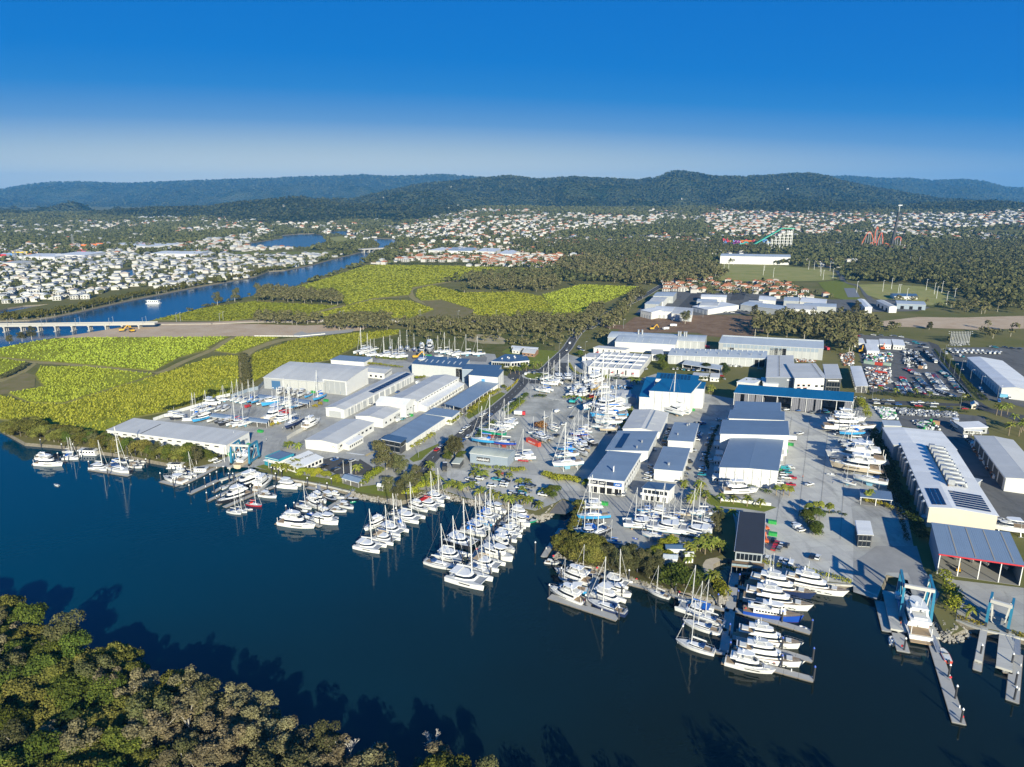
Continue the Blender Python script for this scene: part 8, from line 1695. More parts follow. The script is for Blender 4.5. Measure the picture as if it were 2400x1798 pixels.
machine('teal excavator beside the gravel lot fence','d',1080,570,TEALM,-.3,1.3); machine('yellow excavator on the sand heap','d',1400,590,YEL,1.2,1.2); machine('yellow excavator on left earthworks','E',1270,165,YEL,.5,1.6); machine('yellow loader on right of earthworks machines','E',1370,170,YEL,2.4,1.5); machine('orange lift machine in the frame of restaurant yard','O',1072,1500,ORGP,1.4,.8); machine('orange machine above the restaurant bins','O',1078,1330,ORGP,1.7,.7); machine('yellow excavator on demolition ground','C',1210,1452,YEL,.2,1.5); machine('yellow crane barge parts beside the blue hall','G',640,445,YEL,0,1.6); machine('yellow forklift under open boat shed','S',925,225,YEL,1,.6); machine('yellow machine in depot scrap row','J',100,370,YEL,1,1.5); machine('orange machine in depot row','J',380,330,ORGP,1,1.3)
def truck(label,r_,x,y,cabm,bodym,ang):
 p=g(r_,x,y); o=thing('truck',label,'truck',(p[0],p[1],.1),ang); mb=MB(); mb.box(1.6,3.6,-1.2,1.2,.7,3.0); mb.build('cab',cabm,o); mb=MB(); mb.box(3.55,3.63,-1,1,1.8,2.7); mb.build('windscreen',GLASS,o); mb=MB(); mb.box(-4.2,1.4,-1.25,1.25,1.0,3.2); mb.build('load_body',bodym,o)
 for wx in (-3.2,-2.0,2.6):
  for wy in (-1.0,1.0): mb=MB(); mb.cyl((wx,wy-.2,.5),(wx,wy+.2,.5),.5,n=10); mb.build('wheel',DARK,o)
truck('red and white truck at edge of gravel yard','d',260,755,REDP,TRIM,-.15); truck('white box truck beside stepped shed sign','O',1390,180,TRIM,TRIM,-.1); truck('white tipper with raised bed on demolition ground','C',1330,1450,TRIM,TRIM,.5); truck('white truck at the visitor car park entry','M',1230,330,TRIM,DARK,1.6); truck('white tanker on the earthworks','C',1395,1422,TRIM,TRIM,.1); truck('blue and white delivery truck before warehouse','J',1960,960,TRIM,mat('truck_blue',(.12,.35,.5),.5),-.2); truck('red fire truck beside depot trees','I',300,315,REDP,REDP,.0); truck('red truck right of the portal shed','I',1860,335,REDP,REDP,1.6)
for i in range(12):
 x,y=780+i % 6*28+i//6*140,430+i % 6*26+i//6*-60; p=g('J',x,y); q=g('J',x+14,y+24)
 truck('long trailer truck parked in the dark truck rows','J',x,y,TRIM if i % 3 else DARK,STEEL if i % 2 else DARK,math.atan2(q[1]-p[1],q[0]-p[0]))
for o in [o for o in COL.objects if o.get('label') == 'long trailer truck parked in the dark truck rows']: o['group'] ='trucks in the truck rows'
# scrap and stacked gear heaps in the depot and racks of trailers
def junk(name,txt,n,seed,big=1.6,pal=None):
 P=gs(txt); xs=[p[0] for p in P]; ys=[p[1] for p in P]; r_=random.Random(seed); mb=MB(); k=0
 while k < n:
  x,y=r_.uniform(min(xs),max(xs)),r_.uniform(min(ys),max(ys))
  if not inpoly(x,y,P): continue
  k += 1; a=r_.uniform(0,3.1); L,w,h=r_.uniform(.5,big*1.6),r_.uniform(.4,big),r_.uniform(.3,big); c_,s_=math.cos(a),math.sin(a)
  mb.add([(x+c_*u*L-s_*v*w,y+s_*u*L+c_*v*w,z*h+.1) for z in (0,1) for u,v in ((-.5,-.5),(.5,-.5),(.5,.5),(-.5,.5))],[(4,5,6,7),(0,1,5,4),(1,2,6,5),(2,3,7,6),(3,0,4,7)],r_.choice(pal or (0,0,0,1,1,2,3,4,5)))
 tag(mb.build(name,[TRIM,STEEL,DARK,mat('rust_brown',(.28,.13,.07),.8),GRNP,CCOLM]),kind='stuff')
CCOLM=mat('yard_blue',(.06,.16,.34),.6)
junk('scrap_heaps','J 130,400 490,380 500,480 140,500',260,1,2); junk('scrap_heaps_lower','J 140,570 480,580 490,760 230,840',420,2,1.8,(0,0,1,1,2,3)); junk('trailer_frames','J 510,1090 1340,1150 1350,1220 620,1180',420,3,1.4,(1,1,1,2,0)); junk('hire_gear','J 270,1080 520,1110 570,1240 390,1230',220,4,1.6,(0,0,0,4,1)); junk('hire_gear_centre','J 760,1260 1000,1260 1130,1380 900,1370',160,5,1.8,(0,0,1,4,2)); junk('truck_parts','J 640,330 820,330 960,580 660,560',240,6,2,(0,1,2,2)); junk('timber_stacks','P 1430,130 1560,200 1960,690 1830,680',260,7,1.8,(2,2,3,1,0)); junk('machinery_yard','P 1730,1190 1960,1230 1980,1310 1720,1300',160,8,1.6,(2,2,1,0)); junk('works_materials','I 480,490 780,510 770,560 520,540',120,9,1.6,(0,1,1,2)); junk('brick_stock','I 2030,400 2209,360 2209,540 2080,540',160,10,1.6,(3,3,1,0)); junk('boat_moulds','I 1460,460 1720,470 1710,500 1470,490',70,11,1.6,(0,3,1)); junk('kayak_stack','H 1060,800 1330,800 1330,840 1060,850',60,12,1.6,(5,5,2,0)); junk('transformer_yard','J 1260,220 1500,230 1500,290 1260,280',80,13,1.2,(1,)); junk('stand_props','d 600,1010 790,1050 780,1110 620,1080',40,14,1,(1,)); junk('quay_gear','L 480,470 640,440 700,400 740,430 560,500',60,15,1.3)
# tall steel posts of the transformer yard
for i in range(26):
 p=g('J',1250+i % 13*20,225+i//13*28); o=thing('switchyard_post','grey steel post of the switchyard behind white warehouse','post',(p[0],p[1],0),0,'switchyard posts'); mb=MB(); mb.box(-.25,.25,-.25,.25,0,11); mb.build('shaft',STEEL,o); mb=MB(); mb.box(-3,3,-.2,.2,10.6,11.0); mb.build('cross_arm',STEEL,o)
# people
def person(label,r_,x,y,shirt,ang=0.):
 p=g(r_,x,y); o=thing('person',label,'person',(p[0],p[1],.06),ang); rings=[]
 for z,w,d in ((0,.11,.1),(.45,.12,.1),(.85,.17,.13),(1.05,.16,.12),(1.38,.22,.13),(1.5,.1,.08),(1.56,.06,.06),(1.62,.09,.1),(1.72,.1,.11),(1.8,.04,.05)): rings.append([(w*math.cos(t),d*math.sin(t),z) for t in [k*math.pi/4 for k in range(8)]])
 mb=MB(); mb.loft(rings[:3],1); mb.loft(rings[2:6],0); mb.loft(rings[5:],2)
 for sg in (1,-1): mb.cyl((0,sg*.22,1.4),(.05,sg*.28,.85),.06,.045,n=6,mi=0)
 mb.build('body',[mat('shirt_'+shirt,{'orange': (.7,.15,.03),'white': (.6,.6,.58),'blue': (.05,.1,.3)}[shirt],.8),mat('dark_trousers',(.03,.035,.05),.9),mat('skin',(.35,.2,.14),.6)],o)
person('person in orange vest walking across pale slab','Z',435,430,'orange'); person('person in white shirt near the lift pier','S',255,440,'white'); person('person in orange vest on lift left pier','S',415,700,'orange'); person('person in white shirt in west yard','L',1020,295,'white'); person('person in blue beside shaded vans','Z',1400,600,'blue'); person('person in orange on right lift pier','S',660,745,'orange'); person('person in white on west yard by forklift','L',1228,150,'white')
# ------------------------------------------------------------------ poles
def pole(name,label,cat,r_,x,y,h,m,group=None,arm=0.,r=.1,ball=None):
 p=g(r_,x,y); o=thing(name,label,cat,(p[0],p[1],0),0,group); mb=MB(); mb.cyl((0,0,0),(0,0,h),r*1.3,r*.8,n=6); mb.build('shaft',m,o)
 if arm: mb=MB(); mb.beam((0,0,h-.1),(arm,0,h),r*1.2); mb.build('arm',m,o); mb=MB(); mb.box(arm-.5,arm+.3,-.2,.2,h-.15,h+.05); mb.build('lamp_head',TRIM,o)
 return o
for i,(r_,x,y) in enumerate((('G',1285,1220),('G',1447,1155),('G',1215,1320),('G',1870,840),('G',2025,780),('G',2090,850),('d',250,650),('d',425,510),('d',385,350),('H',80,830),('H',20,960),('H',320,620),('H',575,690),('H',390,360),('G',905,1540),('M',890,180),('d',500,330),('H',725,340),('H',230,700))):
 pole('street_light','tall grey street light along the main road','street light',r_,x,y,9,STEEL,'street lights',1.6)
for i,(x,y) in enumerate(((1285,505),(1395,620),(1510,740),(1645,830),(1185,400),(240,990),(1380,1105),(1865,960),(1115,455),(1170,520),(1235,590),(1300,660),(1365,735))):
 pole('yard_light','pale lamp post along the warehouse road','street light','J',x,y,10,STEEL,'yard lamp posts',2.2)
for i,(r_,x,y) in enumerate((('R',940,230),('R',1145,260),('R',1350,300),('R',1565,385),('R',975,220))): pole('flag_pole','red and white flag pole on the superyacht quay','flag pole',r_,x,y,6,TRIM,'quay flag poles',0,.08)
for i,(x,y) in enumerate(((460,540),(480,570),(540,560),(600,540),(610,330),(2020,720),(2110,740),(2125,745))): pole('flag_pole','white pole on the waterfront apron','flag pole','L',x,y,8,TRIM,'apron poles',0,.1)
for i,(r_,x,y) in enumerate((('D',45,1000),('D',350,930),('D',398,930),('D',455,985),('D',475,1020),('D',535,940),('D',560,1005),('D',1065,1100),('D',1120,1160),('D',1135,1160),('D',1365,1110),('D',1435,1145),('D',1455,1180),('D',1540,1230),('D',1220,890),('D',1305,890),('D',1500,1130),('D',1195,1200),('D',990,1120),('C',1830,940),('C',1870,930),('C',1915,890),('C',2170,980),('C',2180,940),('D',450,950),('D',765,1130),('D',1608,1200))):
 pole('floodlight_mast','tall pale floodlight mast on the playing fields','floodlight',r_,x,y,18,TRIM,'floodlight masts',1.5,.22)
for i,(r_,x,y) in enumerate((('C',963,1440),('C',1650,1345),('C',2075,1370),('D',1065,700),('B',725,1365),('B',755,1360),('B',1410,1360),('B',1425,1350),('B',1748,1360),('B',2075,1355),('A',1525,1380),('A',1560,1375),('A',1900,1385),('A',1930,1370),('H',505,560),('c',175,100))[:14]):
 pole('power_pole','slim rail-side power pole','power pole',r_,x,y,11,STEEL,'rail-side poles',1.5,.18)
def pylon(label,r_,x,y,h):
 p=g(r_,x,y); o=thing('power_pylon',label,'pylon',(p[0],p[1],0),0,'distant pylons'); mb=MB()
 for sx,sy in ((1,1),(1,-1),(-1,1),(-1,-1)): mb.beam((sx*h*.09,sy*h*.09,0),(sx*h*.015,sy*h*.015,h),.5)
 mb.build('lattice_leg',STEEL,o)
 for k in (.62,.76,.9): mb=MB(); mb.beam((-h*.16,0,h*k),(h*.16,0,h*k),.5); mb.build('cross_arm',STEEL,o)
for i,(r_,x,y) in enumerate((('A',220,960),('A',637,735),('A',155,930),('A',865,470),('A',598,480),('A',447,470),('D',1090,450))): pylon('lattice power pylon standing in the distant plain',r_,x,y,38)
# ------------------------------------------------------------------ rail bridge, rail line, road bridge
BRC=mat('bridge_concrete',(.40,.385,.355),.8,noise=(.15,.3),col2=(.42,.40,.37))
a,b=Vector(g('E',-300,100,6)),Vector(g('E',1620,75,6)); d=b-a; L=d.length; ang=math.atan2(d.y,d.x)
o=thing('rail_bridge','long concrete rail bridge on paired piers over the river','bridge',(a.x,a.y,0),ang)
n=11
for i in range(n): mb=MB(); x0,x1=L*i/n+.1,L*(i+1)/n-.1; mb.box(x0,x1,-4.5,4.5,4.4,6.0); mb.build('deck_span',BRC,o)
for sg in (1,-1): mb=MB(); mb.box(0,L,*sorted((sg*4.3,sg*4.6)),6.0,7.1); mb.build('parapet',BRC,o)
for i in range(1,n):
 x=L*i/n; mb=MB(); mb.box(x-1.2,x+1.2,-4.4,4.4,3.4,4.4); h=mb.build('pier_cap',BRC,o)
 for y in (-3.4,0,3.4): mb=MB(); mb.cyl((x,y,-4),(x,y,3.4),.9,n=10); mb.build('pier_column',BRC,o)
 mb=MB(); mb.box(x-1.6,x+1.6,-5,5,-2.6,-1.2); mb.build('pile_cap',BRC,o)
for i in range(2,n,2):
 for y in (-5,5): mb=MB(); x=L*(i+.3)/n; mb.box(x-.15,x+.15,y-.15,y+.15,5.5,13.5); mb.box(x-.1,x+.1,*sorted((y,y*.3)),12.6,12.8); mb.build('catenary_mast',STEEL,o)
RAILB=mat('rail_ballast',(.26,.23,.2),.95,noise=(.3,.3),col2=(.34,.31,.27))
ln=gs('E 1600,78 2209,72 B 0,1372 600,1368 1300,1372 2000,1370 C 0,1362 600,1360',1.5); mb=MB()
for p,q in zip(ln[:-1],ln[1:]): mb.beam((*p,.9),(*q,.9),11,1.4)
o=tag(mb.build('rail_embankment',RAILB),kind='structure')
for off in (-2.6,-1.1,1.1,2.6):
 mb=MB()
 for p,q in zip(ln[:-1],ln[1:]): mb.beam((p[0],p[1]+off,1.68),(q[0],q[1]+off,1.68),.16)
 mb.build('rail',mat('rail_steel',(.25,.18,.13),.5,metal=.5),o)
for lb,tx in (('concrete rail viaduct section, left of scrub','B 580,1368 850,1366'),('concrete rail viaduct section, right of scrub','B 1150,1368 1290,1370')):
 a,b=(Vector(p) for p in gs(tx,3)); d=b-a; o=thing('rail_viaduct',lb,'bridge',(a.x,a.y,0),math.atan2(d.y,d.x)); mb=MB(); mb.box(0,d.length,-5.5,5.5,2,3.2); mb.build('deck',BRC,o); mb=MB(); mb.box(0,d.length,-5.9,-5.5,2,4.4); mb.build('parapet',BRC,o)
a,b=Vector(g('B',900,752,8)),Vector(g('B',1160,738,8)); d=b-a; o=thing('road_bridge','pale flat road bridge over the upper river','bridge',(a.x,a.y,0),math.atan2(d.y,d.x)); mb=MB(); mb.box(0,d.length,-11,11,6,8.5); mb.build('deck',BRC,o)
for i in range(6): mb=MB(); x=d.length*(i+.5)/6; mb.box(x-1.3,x+1.3,-9,9,-4,6); mb.build('pier',BRC,o)
S('highway','A 1280,790 1700,775 2212,765 2212,755 1700,765 1280,782',.6,CONC); S('highway_east','B 1000,800 1120,760 1500,725 C 0,715 400,700 400,707 0,722 B 1500,733 1150,775 1040,815',.6,ASPH2)
# ------------------------------------------------------------------ theme park
OR_=mat('coaster_orange',(.66,.10,.02),.5)
def track(label,pts,r_,w,m,supp=True,h0=0):
 """pts: (picture x, ground row, height)"""
 V=[]; o=thing('roller_coaster',label,'rollercoaster',(0,0,0))
 yb=g(r_,pts[0][0],745)[1]
 for x,z in pts: q=g(r_,x,745); V.append((q[0]*1.0,q[1],z))
 sm=[]; 
 for i in range(len(V)-1):
  p0,p1,p2,p3=(Vector(V[max(0,min(len(V)-1,j))]) for j in (i-1,i,i+1,i+2))
  for t in range(5): u=t/5; sm.append(.5*((2*p1)+(p2-p0)*u+(2*p0-5*p1+4*p2-p3)*u*u+(3*p1-p0-3*p2+p3)*u**3))
 sm.append(Vector(V[-1])); mb=MB()
 for p,q in zip(sm[:-1],sm[1:]): mb.beam(p,q,w)
 mb.build('rail',m,o)
 if supp:
  for k in range(2,len(sm),4): mb=MB(); mb.beam((sm[k].x,sm[k].y,0),sm[k],w*.5); mb.build('support',mat('coaster_support',(.35,.36,.42),.6),o)
track('orange roller coaster with looping hills among the trees',[(800,8),(830,34),(855,46),(880,40),(905,20),(925,12),(910,40),(922,60),(930,52)],'D',1.4,OR_)
track('second orange coaster arch right of the tallest hill',[(930,6),(945,30),(965,44),(980,28),(990,8),(1010,14),(1040,10),(1060,6),(1085,26),(1105,32),(1135,30),(1138,20)],'D',1.4,OR_)
track('low orange coaster track before the tall ride',[(860,6),(880,14),(895,16),(915,8),(940,5),(1000,9),(1060,5)],'D',1.3,OR_,False)
p=g('D',1065,745); q=g('D',1088,745); o=thing('drop_tower','tall black drop tower rising above the orange coaster','tower',(p[0],p[1],0)); mb=MB(); mb.loft([[(-3,-3,0),(3,-3,0),(3,3,0),(-3,3,0)],[(5,-2.6,102),(10.2,-2.6,102),(10.2,2.6,102),(5,2.6,102)]]); mb.build('shaft',mat('tower_black',(.018,.02,.024),.6),o); mb=MB(); mb.box(3,11,-4,4,70,73); mb.build('ride_ring',mat('tower_grey',(.1,.1,.11),.6),o); mb=MB(); mb.beam((7.6,0,102),(8.2,0,120),1.0); mb.box(3,14,-2,2,118,121); mb.build('top_mast',STEEL,o)
p=g('D',90,750); o=thing('water_slide','green water slide tower with white lattice frame','slide',(p[0],p[1],0))
for i in range(7):
 x=-30+i*11; hh=22+i*6; mb=MB(); mb.beam((x,0,0),(x,0,hh),1.2); mb.beam((x,10,0),(x,10,hh),1.2); mb.build('frame_post',TRIM,o)
 if i: mb=MB(); [mb.beam((x-11,0,z),(x,0,z),.8) for z in range(8,hh-6,8)]; mb.build('frame_beam',TRIM,o)
mb=MB(); mb.beam((-70,5,12),(8,5,58),12,2); mb.beam((8,5,58),(40,5,56),12,2); mb.build('slide_chute',mat('slide_green',(.05,.42,.26),.4),o)
PALS=[(.5,.05,.06),(.10,.25,.55),(.65,.45,.03),(.35,.08,.35),(.06,.4,.38),(.62,.16,.03)]
for i,(x,y) in enumerate(((1850,725),(1880,735),(1930,735),(1960,740),(1990,745),(2020,745),(2060,725),(2190,735))):
 p=g('C',x,y); r_=random.Random(i); o=thing('park_ride','colourful looping water ride of the theme park, %s from left' % ORD[i],'ride',(p[0],p[1],0)); pts=[(r_.uniform(-18,18),r_.uniform(-8,8),r_.uniform(4,22)) for _ in range(10)]; mb=MB()
 for a_,b_ in zip(pts[:-1],pts[1:]): mb.cyl(a_,b_,1.5,n=6)
 mb.build('slide_tube',mat('ride_colour_%d' % (i % 6),PALS[i % 6],.4),o); mb=MB()
 for q in pts[::2]: mb.beam((q[0],q[1],0),q,1.2)
 mb.build('support',STEEL,o)
# retail signs at left
for i,(x,y,c_) in enumerate(((10,830,0),(60,825,1),(120,820,1),(160,808,2),(240,805,2),(725,785,0),(745,740,5),(800,735,5),(1200,745,1),(1270,735,0),(1230,728,0),(875,728,5),(1645,785,1),(720,800,0))):
 p=g('A',x,y); o=thing('retail_front','coloured retail frontage in the left commercial strip','shop',(p[0],p[1],0),0,'retail frontages'); mb=MB(); mb.box(-14,14,0,12,0,9); mb.build('wall',TRIM,o); mb=MB(); mb.box(-14,14,-.4,0,4,9.5); mb.build('sign_band',mat('ride_colour_%d' % c_,PALS[c_],.4),o)
# ------------------------------------------------------------------ suburbs
ROOFC={'white': mat('house_roof_white',(.50,.50,.485),.6,rand=.12),'grey': mat('house_roof_grey',(.26,.27,.29),.6,rand=.2),'dark': mat('house_roof_dark',(.07,.075,.085),.6,rand=.2),'terra': mat('house_roof_terracotta',(.42,.17,.085),.8,rand=.18),'pale': mat('house_roof_cream',(.48,.40,.32),.8,rand=.15)}
HWALL=mat('house_render',(.50,.485,.455),.7,rand=.12)
def house_mb(a,b,h,rise,flat=False):
 wl=MB(); wl.box(-a/2,a/2,-b/2,b/2,0,h); rf=MB(); e=.6
 if flat: rf.box(-a/2-e,a/2+e,-b/2-e,b/2+e,h,h+.5); rf.box(-a/4,a/3,-b/4,b/2,h+.5,h+1.4)
 else:
  i=b/2*.95; rf.add([(-a/2-e,-b/2-e,h),(a/2+e,-b/2-e,h),(a/2+e,b/2+e,h),(-a/2-e,b/2+e,h),(-a/2+i,0,h+rise),(a/2-i,0,h+rise)],[(0,1,5,4),(1,2,5),(2,3,4,5),(3,0,4)])
 wn=MB()
 for k in range(3): x=-a/2+a*(k+.5)/3; wn.box(x-a*.09,x+a*.09,-b/2-.06,-b/2+.02,.9,h-.5 if h < 4 else 2.4); (wn.box(x-a*.09,x+a*.09,-b/2-.06,-b/2+.02,3.6,5.2) if h > 5 else None)
 return wl,rf,wn
HM={}
def house_obj(x,y,ang,kind,col,label,group,s=1.):
 if kind not in HM:
  a,b,h,r_,fl={'villa': (15,11,3.2,2.4,False),'two': (14,10,6.0,2.2,False),'cube': (13,11,6.2,0,True),'long': (20,10,3.4,2.4,False)}[kind]; wl,rf,wn=house_mb(a,b,h,r_,fl); HM[kind] =(wl.mesh('house_wall',HWALL),rf,wn.mesh('house_windows',GLASS))
 if (kind,col) not in HM: HM[kind,col] =HM[kind][1].mesh('house_roof',ROOFC[col])
 o=thing('suburban_house',label,'house',(x,y,0),ang,group,s); put('wall',HM[kind][0],o); put('roof',HM[kind,col],o); put('windows',HM[kind][2],o); return o
ZONES=[  # polygon in the survey picture, palette, house share, individual label
 ('A 0,930 300,900 500,830 900,800 1300,800 1700,800 2000,800 2212,810 B 0,810 300,800 650,800 700,815 480,880 250,925 110,935 0,975 A 2212,985 1700,1060 1450,1110 1250,1080 950,1110 780,1180 600,1190 450,1215 0,1230',('white',)*5+('grey','grey','dark','pale'),.66,'white flat-roofed house in the riverside suburb'),
 ('C 0,800 250,800 620,810 640,850 420,860 400,915 0,905 B 1970,900 1930,870 1300,860 1150,850 1250,830 2212,815',('terra',)*6+('pale','white'),.8,'terracotta roofed house beyond the upper cane field'),
 ('B 1290,845 1560,830 1920,830 1950,870 1290,865',('white','grey','white'),.95,'pale grey roofed townhouse behind the conifer hedge'),
 ('C 880,810 1490,800 1480,850 1280,935 1180,940 900,880',('terra',)*5+('pale',),.55,'terracotta roofed villa among trees beyond the cane'),
 ('C 1310,1010 2212,1010 D 560,1180 0,1180 C 2212,1165 1900,1100 1880,1150 1320,1120',('terra',)*7+('pale',),.62,'terracotta roofed townhouse behind the industrial estate'),
 ('A 0,830 780,800 900,770 1400,740 2000,640 2212,600 B 0,560 200,600 0,680 A 2090,720 1800,745 1200,790 560,890 0,960',('white','white','pale','terra','grey'),.5,None),
 ('B 1100,560 1500,520 2000,480 2212,470 C 0,470 400,450 1300,480 1250,540 700,570 200,640 0,650 B 2212,660 1500,660 1250,620',('terra','white','pale','terra','grey','dark'),.40,None),
 ('C 1620,450 2212,430 D 700,460 860,520 620,570 480,650 0,660 C 1700,650 1680,560',('terra','terra','pale','white','terra','grey','dark'),.46,None),
 ('D 870,480 1080,450 1600,460 2212,410 2212,540 2080,560 1500,590 900,590',('white','white','pale','terra','grey','dark'),.42,None),
 ('B 1500,690 2212,680 2212,830 1250,825 1150,790',('white','terra','pale','terra'),.35,None),('B 200,470 800,470 1170,410 1160,430 850,480 600,560 0,560',('white','pale'),.25,None),('A 1180,490 1690,425 1680,470 1300,500',('white',),.8,None),('B 780,460 1000,415 1100,405 1170,425 1000,450 880,480',('white',),.9,None),('A 0,540 650,540 1300,640 1500,670 900,690 0,620',('white','pale'),.08,None)]
ZP=[(gs(t),pal,sh_,lb) for t,pal,sh_,lb in ZONES]
KEEP=[gs(t) for t in ('A 2000,775 2212,770 B 850,760 830,800 0,805 A 2050,820','B 260,572 560,568 540,592 270,594','B 595,655 740,638 815,665 800,702 680,718','B 1165,498 1310,478 1240,537 1165,540','C 1640,885 2212,885 D 640,930 640,1200 560,1180 480,1040 0,1040 C 1800,1035','D 660,865 1180,865 1180,910 900,930 680,905','D 1800,590 2212,588 2212,625 1900,628',
 'B 270,1110 720,970 960,885 2212,912 C 350,925 330,960 0,960 B 1900,990 1350,1085','C 1800,795 D 200,795 200,870 C 1800,870','C 1790,690 2212,690 D 200,690 200,760 C 1790,770','D 780,650 1150,650 1150,750 780,750','B 1165,865 1890,865 1890,900 1165,895')]
hrg=random.Random(77); hrow=math.radians
CNT={}; HST={c: ([],[]) for c in ROOFC}; FT=[]; near_lab=0
dist=640.0
OFF=MB()
HSW=[]; HSR={c: [] for c in ROOFC}
while dist < 4650:
 st=14+ max(0,dist-900)*.0048; hw=dist*.80+60; x=-hw
 while x < hw:
  u,v=x+hrg.uniform(-.35,.35)*st,dist+hrg.uniform(-.35,.35)*st; x += st
  zg=float(rise(np.array(u),np.array(v))); qp=topx(u,v,zg); fu,fv=gpx(*qp) if zg > .02 and qp[1] > 470 else (u,v)
  if zg < .02 and not inpoly(u,v,land) or any(inpoly(u,v,f) for f in FORB) or any(inpoly(fu,fv,f) for f in KEEP): continue
  zn=next((z for z in ZP if inpoly(fu,fv,z[0])),None)
  if zn is None:
   if dist > 1250: 
    nz=float(vnoise(np.array(u/260.),np.array(v/260.),4))
    if nz < .42 and 1500 < dist and hrg.random() < .32: zn=(None,('white','terra','pale','grey'),1,None)
    elif hrg.random() < (.95 if nz > .30 else .4): FT.append((u,v,hrg.uniform(6,15),st*hrg.uniform(.28,.46),zg))
   if zn is None: continue
  if zn[0] is not None and ((u*.94+v*.34) % 88 < 11 or (v*.94-u*.34) % 62 < 10): continue
  nzh=float(vnoise(np.array(u/130.),np.array(v/130.),9)); shr=zn[2]*(1 if zn[3] else np.clip(.35+1.3*nzh,.2,1.1))
  if hrg.random() < shr:
   col=hrg.choice(zn[1]); ang=.35*math.sin(u*.002+v*.003)+hrg.choice((0,math.pi/2))+hrg.uniform(-.1,.1)
   if zn[3] and near_lab < 290 and (zn[3][:5] == 'terra' or 'riverside' not in zn[3] or v < 1150):
    near_lab += 1; kd='cube' if 'flat' in zn[3] and hrg.random() < .6 else hrg.choice(('two','villa','two')) ; house_obj(u,v,ang,kd,col,zn[3].replace('white flat-roofed',{'white': 'white','grey': 'grey roofed','dark': 'dark roofed','pale': 'cream roofed','terra': 'terracotta'}[col]).replace('terracotta roofed',{'terra': 'terracotta roofed','pale': 'cream roofed','white': 'white roofed'}.get(col,'grey roofed')) ,'houses of '+ zn[3].split(' in ')[-1].split(' behind ')[-1].split(' beyond ')[-1],hrg.uniform(.75,1.0)*min(1.15,st/15))
   else:
    s=st/15*hrg.uniform(.72,1.0); a_,b_,h_=13*s,10*s,(3.2 if hrg.random() < .5 else 5.8)*min(s,1.3); c_,s_=math.cos(ang),math.sin(ang)
    q=lambda X,Y,Z: (u+c_*X-s_*Y,v+s_*X+c_*Y,Z+zg)
    base=[(-a_/2,-b_/2),(a_/2,-b_/2),(a_/2,b_/2),(-a_/2,b_/2)]
    for k in range(4): p1_,p2_=base[k],base[(k+1) % 4]; HSW += [q(*p1_,0),q(*p2_,0),q(*p2_,h_),q(*p1_,h_)]
    e=.6; r_=0.4 if hrg.random() < .3 else 2.3*s; i_=b_/2; A_,B_=a_/2+e,b_/2+e
    HSR[col] += [q(-A_,-B_,h_),q(A_,-B_,h_),q(A_-i_,0,h_+r_),q(-A_+i_,0,h_+r_),q(A_,B_,h_),q(-A_,B_,h_),q(-A_+i_,0,h_+r_),q(A_-i_,0,h_+r_),q(A_,-B_,h_),q(A_,B_,h_),q(A_-i_,.01,h_+r_),q(A_-i_,0,h_+r_),q(-A_,B_,h_),q(-A_,-B_,h_),q(-A_+i_,0,h_+r_),q(-A_+i_,.01,h_+r_)]
   if hrg.random() < .6: FT.append((u+st*.5,v-st*.35,hrg.uniform(3,6.5),st*hrg.uniform(.14,.22),zg))
  elif hrg.random() < .85: FT.append((u,v,hrg.uniform(4,9),st*hrg.uniform(.22,.34),zg))
 dist += st*.9
o=put('distant_houses',fast_mesh('distant_houses',np.array(HSW),4,HWALL)); tag(o,'far mass of pale houses below the hills',kind='stuff')
for c_,vv in HSR.items():
 if vv: put('roofs',fast_mesh('roofs',np.array(vv),4,ROOFC[c_]),o)['kind'] ='stuff'
for i,t_ in enumerate(FT):
 if any((not inpoly(t_[0],t_[1]+dd_,land)) or inpoly(t_[0],t_[1]+dd_,lake) for dd_ in (50,120,200)): FT[i] =(t_[0],t_[1],t_[2]*.3,t_[3]*.5,t_[4])
cloud_stuff('suburb_trees',FT,14,'far')
hedge('conifer_hedge','long dark conifer hedge at the top of the upper cane field','B 1170,890 1400,893 1600,893 1880,893',7,7,'dark',10)
hs_=random.Random(4); HH=MB(); HP=np.concatenate(HILLT); 
for i in range(60):
 k=hs_.randrange(len(HP)); x,y,z=HP[k]; s=hs_.uniform(4,8)
 if y < 6500: HH.box(x-s,x+s,y-s*.7,y+s*.7,z,z+hs_.uniform(8,13))
tag(HH.build('hillside_houses',HWALL),kind='stuff')
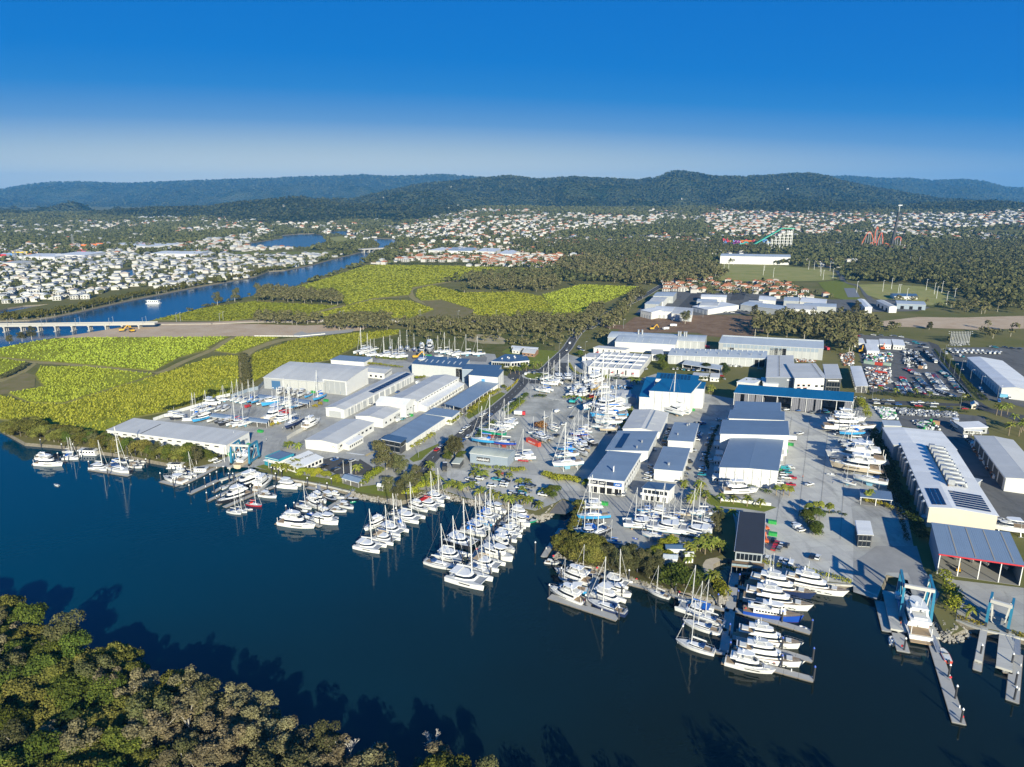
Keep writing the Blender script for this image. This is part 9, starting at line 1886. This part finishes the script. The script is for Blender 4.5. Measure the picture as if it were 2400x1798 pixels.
# ------------------------------------------------------------------ fences
def fence(name,label,txt,h,m,step=2.5,panels=True):
 ln=gs(txt); o=thing(name,label,'fence',(0,0,0))
 for p,q in zip(ln[:-1],ln[1:]):
  p,q=Vector(p),Vector(q); n=max(1,round((q-p).length/step))
  for i in range(n):
   a_,b_=p.lerp(q,i/n),p.lerp(q,(i+1)/n); mb=MB(); mb.beam((a_.x,a_.y,0),(a_.x,a_.y,h+.1),.1); mb.build('post',STEEL,o)
   if panels: mb=MB(); mb.beam((*a_.lerp(b_,.02),h/2+.05),(*a_.lerp(b_,.98),h/2+.05),.05,h-.1); mb.build('panel',m,o)
   else:
    mb=MB(); mb.beam((*a_,h),(*b_,h),.06); mb.beam((*a_,h*.55),(*b_,h*.55),.06); mb.build('rail',m,o)
fence('sheet_fence','white sheet fence along the cane field edge of boat yard','E 1590,1095 1800,1020 2209,900 F 150,970 330,930',2.4,mat('fence_sheet',(.60,.60,.58),.6),5)
fence('sheet_fence','blue grey rack roof fence at back of boat yard','F 340,960 560,880 690,850 800,745',3.0,WALLB,5)
fence('rail_fence','low white rail fence across the gravel lot','d 660,485 760,520 980,545',1.2,TRIM,3,False); fence('rail_fence','curving post fence of the gravel lot','d 1160,590 1080,700 990,830',1.2,TRIM,3,False)
fence('plinth_wall','white plinth wall under the displayed yacht','O 490,965 750,985 1145,1030',1.6,WALLW,4)
fence('yard_wall','pale wall along vehicle yard road','J 1010,380 1220,610 1430,850 1530,960',1.8,mat('fence_sheet',(.6,.6,.58),.6),6)
fence('jersey_barrier','row of white barriers along the haul track','F 640,158 1150,160 1230,160 1560,130',.9,TRIM,6)
fence('concrete_wall','curved pale concrete wall beside the houseboat cradle','L 1285,285 1400,215 1520,150',2.6,CONC2,4)
# rack roofs in the west yard
for lb,pt in (('long blue-grey rack roof in front of boat rows','F 70,1195 800,1280 830,1235'),('upper blue-grey rack roof behind boat rows','F 660,950 1330,1030 1365,985')):
 building('boat_rack',lb,'rack',pt,3.6,'arch',.8,'x',roofm='roof_storm',sheets=8,opensides=(0,1,2,3))
# ------------------------------------------------------------------ haze
mb=MB(); mb.box(-18500,18500,-500,18500,-30,640)
hz=mb.build('haze',[]); hz.data.materials.clear(); hm=bpy.data.materials.new('valley_haze'); hm.use_nodes=True; t=hm.node_tree; t.nodes.clear()
vo=t.nodes.new('ShaderNodeVolumePrincipled'); vo.inputs['Color'].default_value=(.14,.50,1.0,1); vo.inputs['Density'].default_value=4.8e-5; vo.inputs['Anisotropy'].default_value=0.0
ou=t.nodes.new('ShaderNodeOutputMaterial'); t.links.new(vo.outputs[0],ou.inputs['Volume']); hz.data.materials.append(hm); tag(hz,kind='stuff')
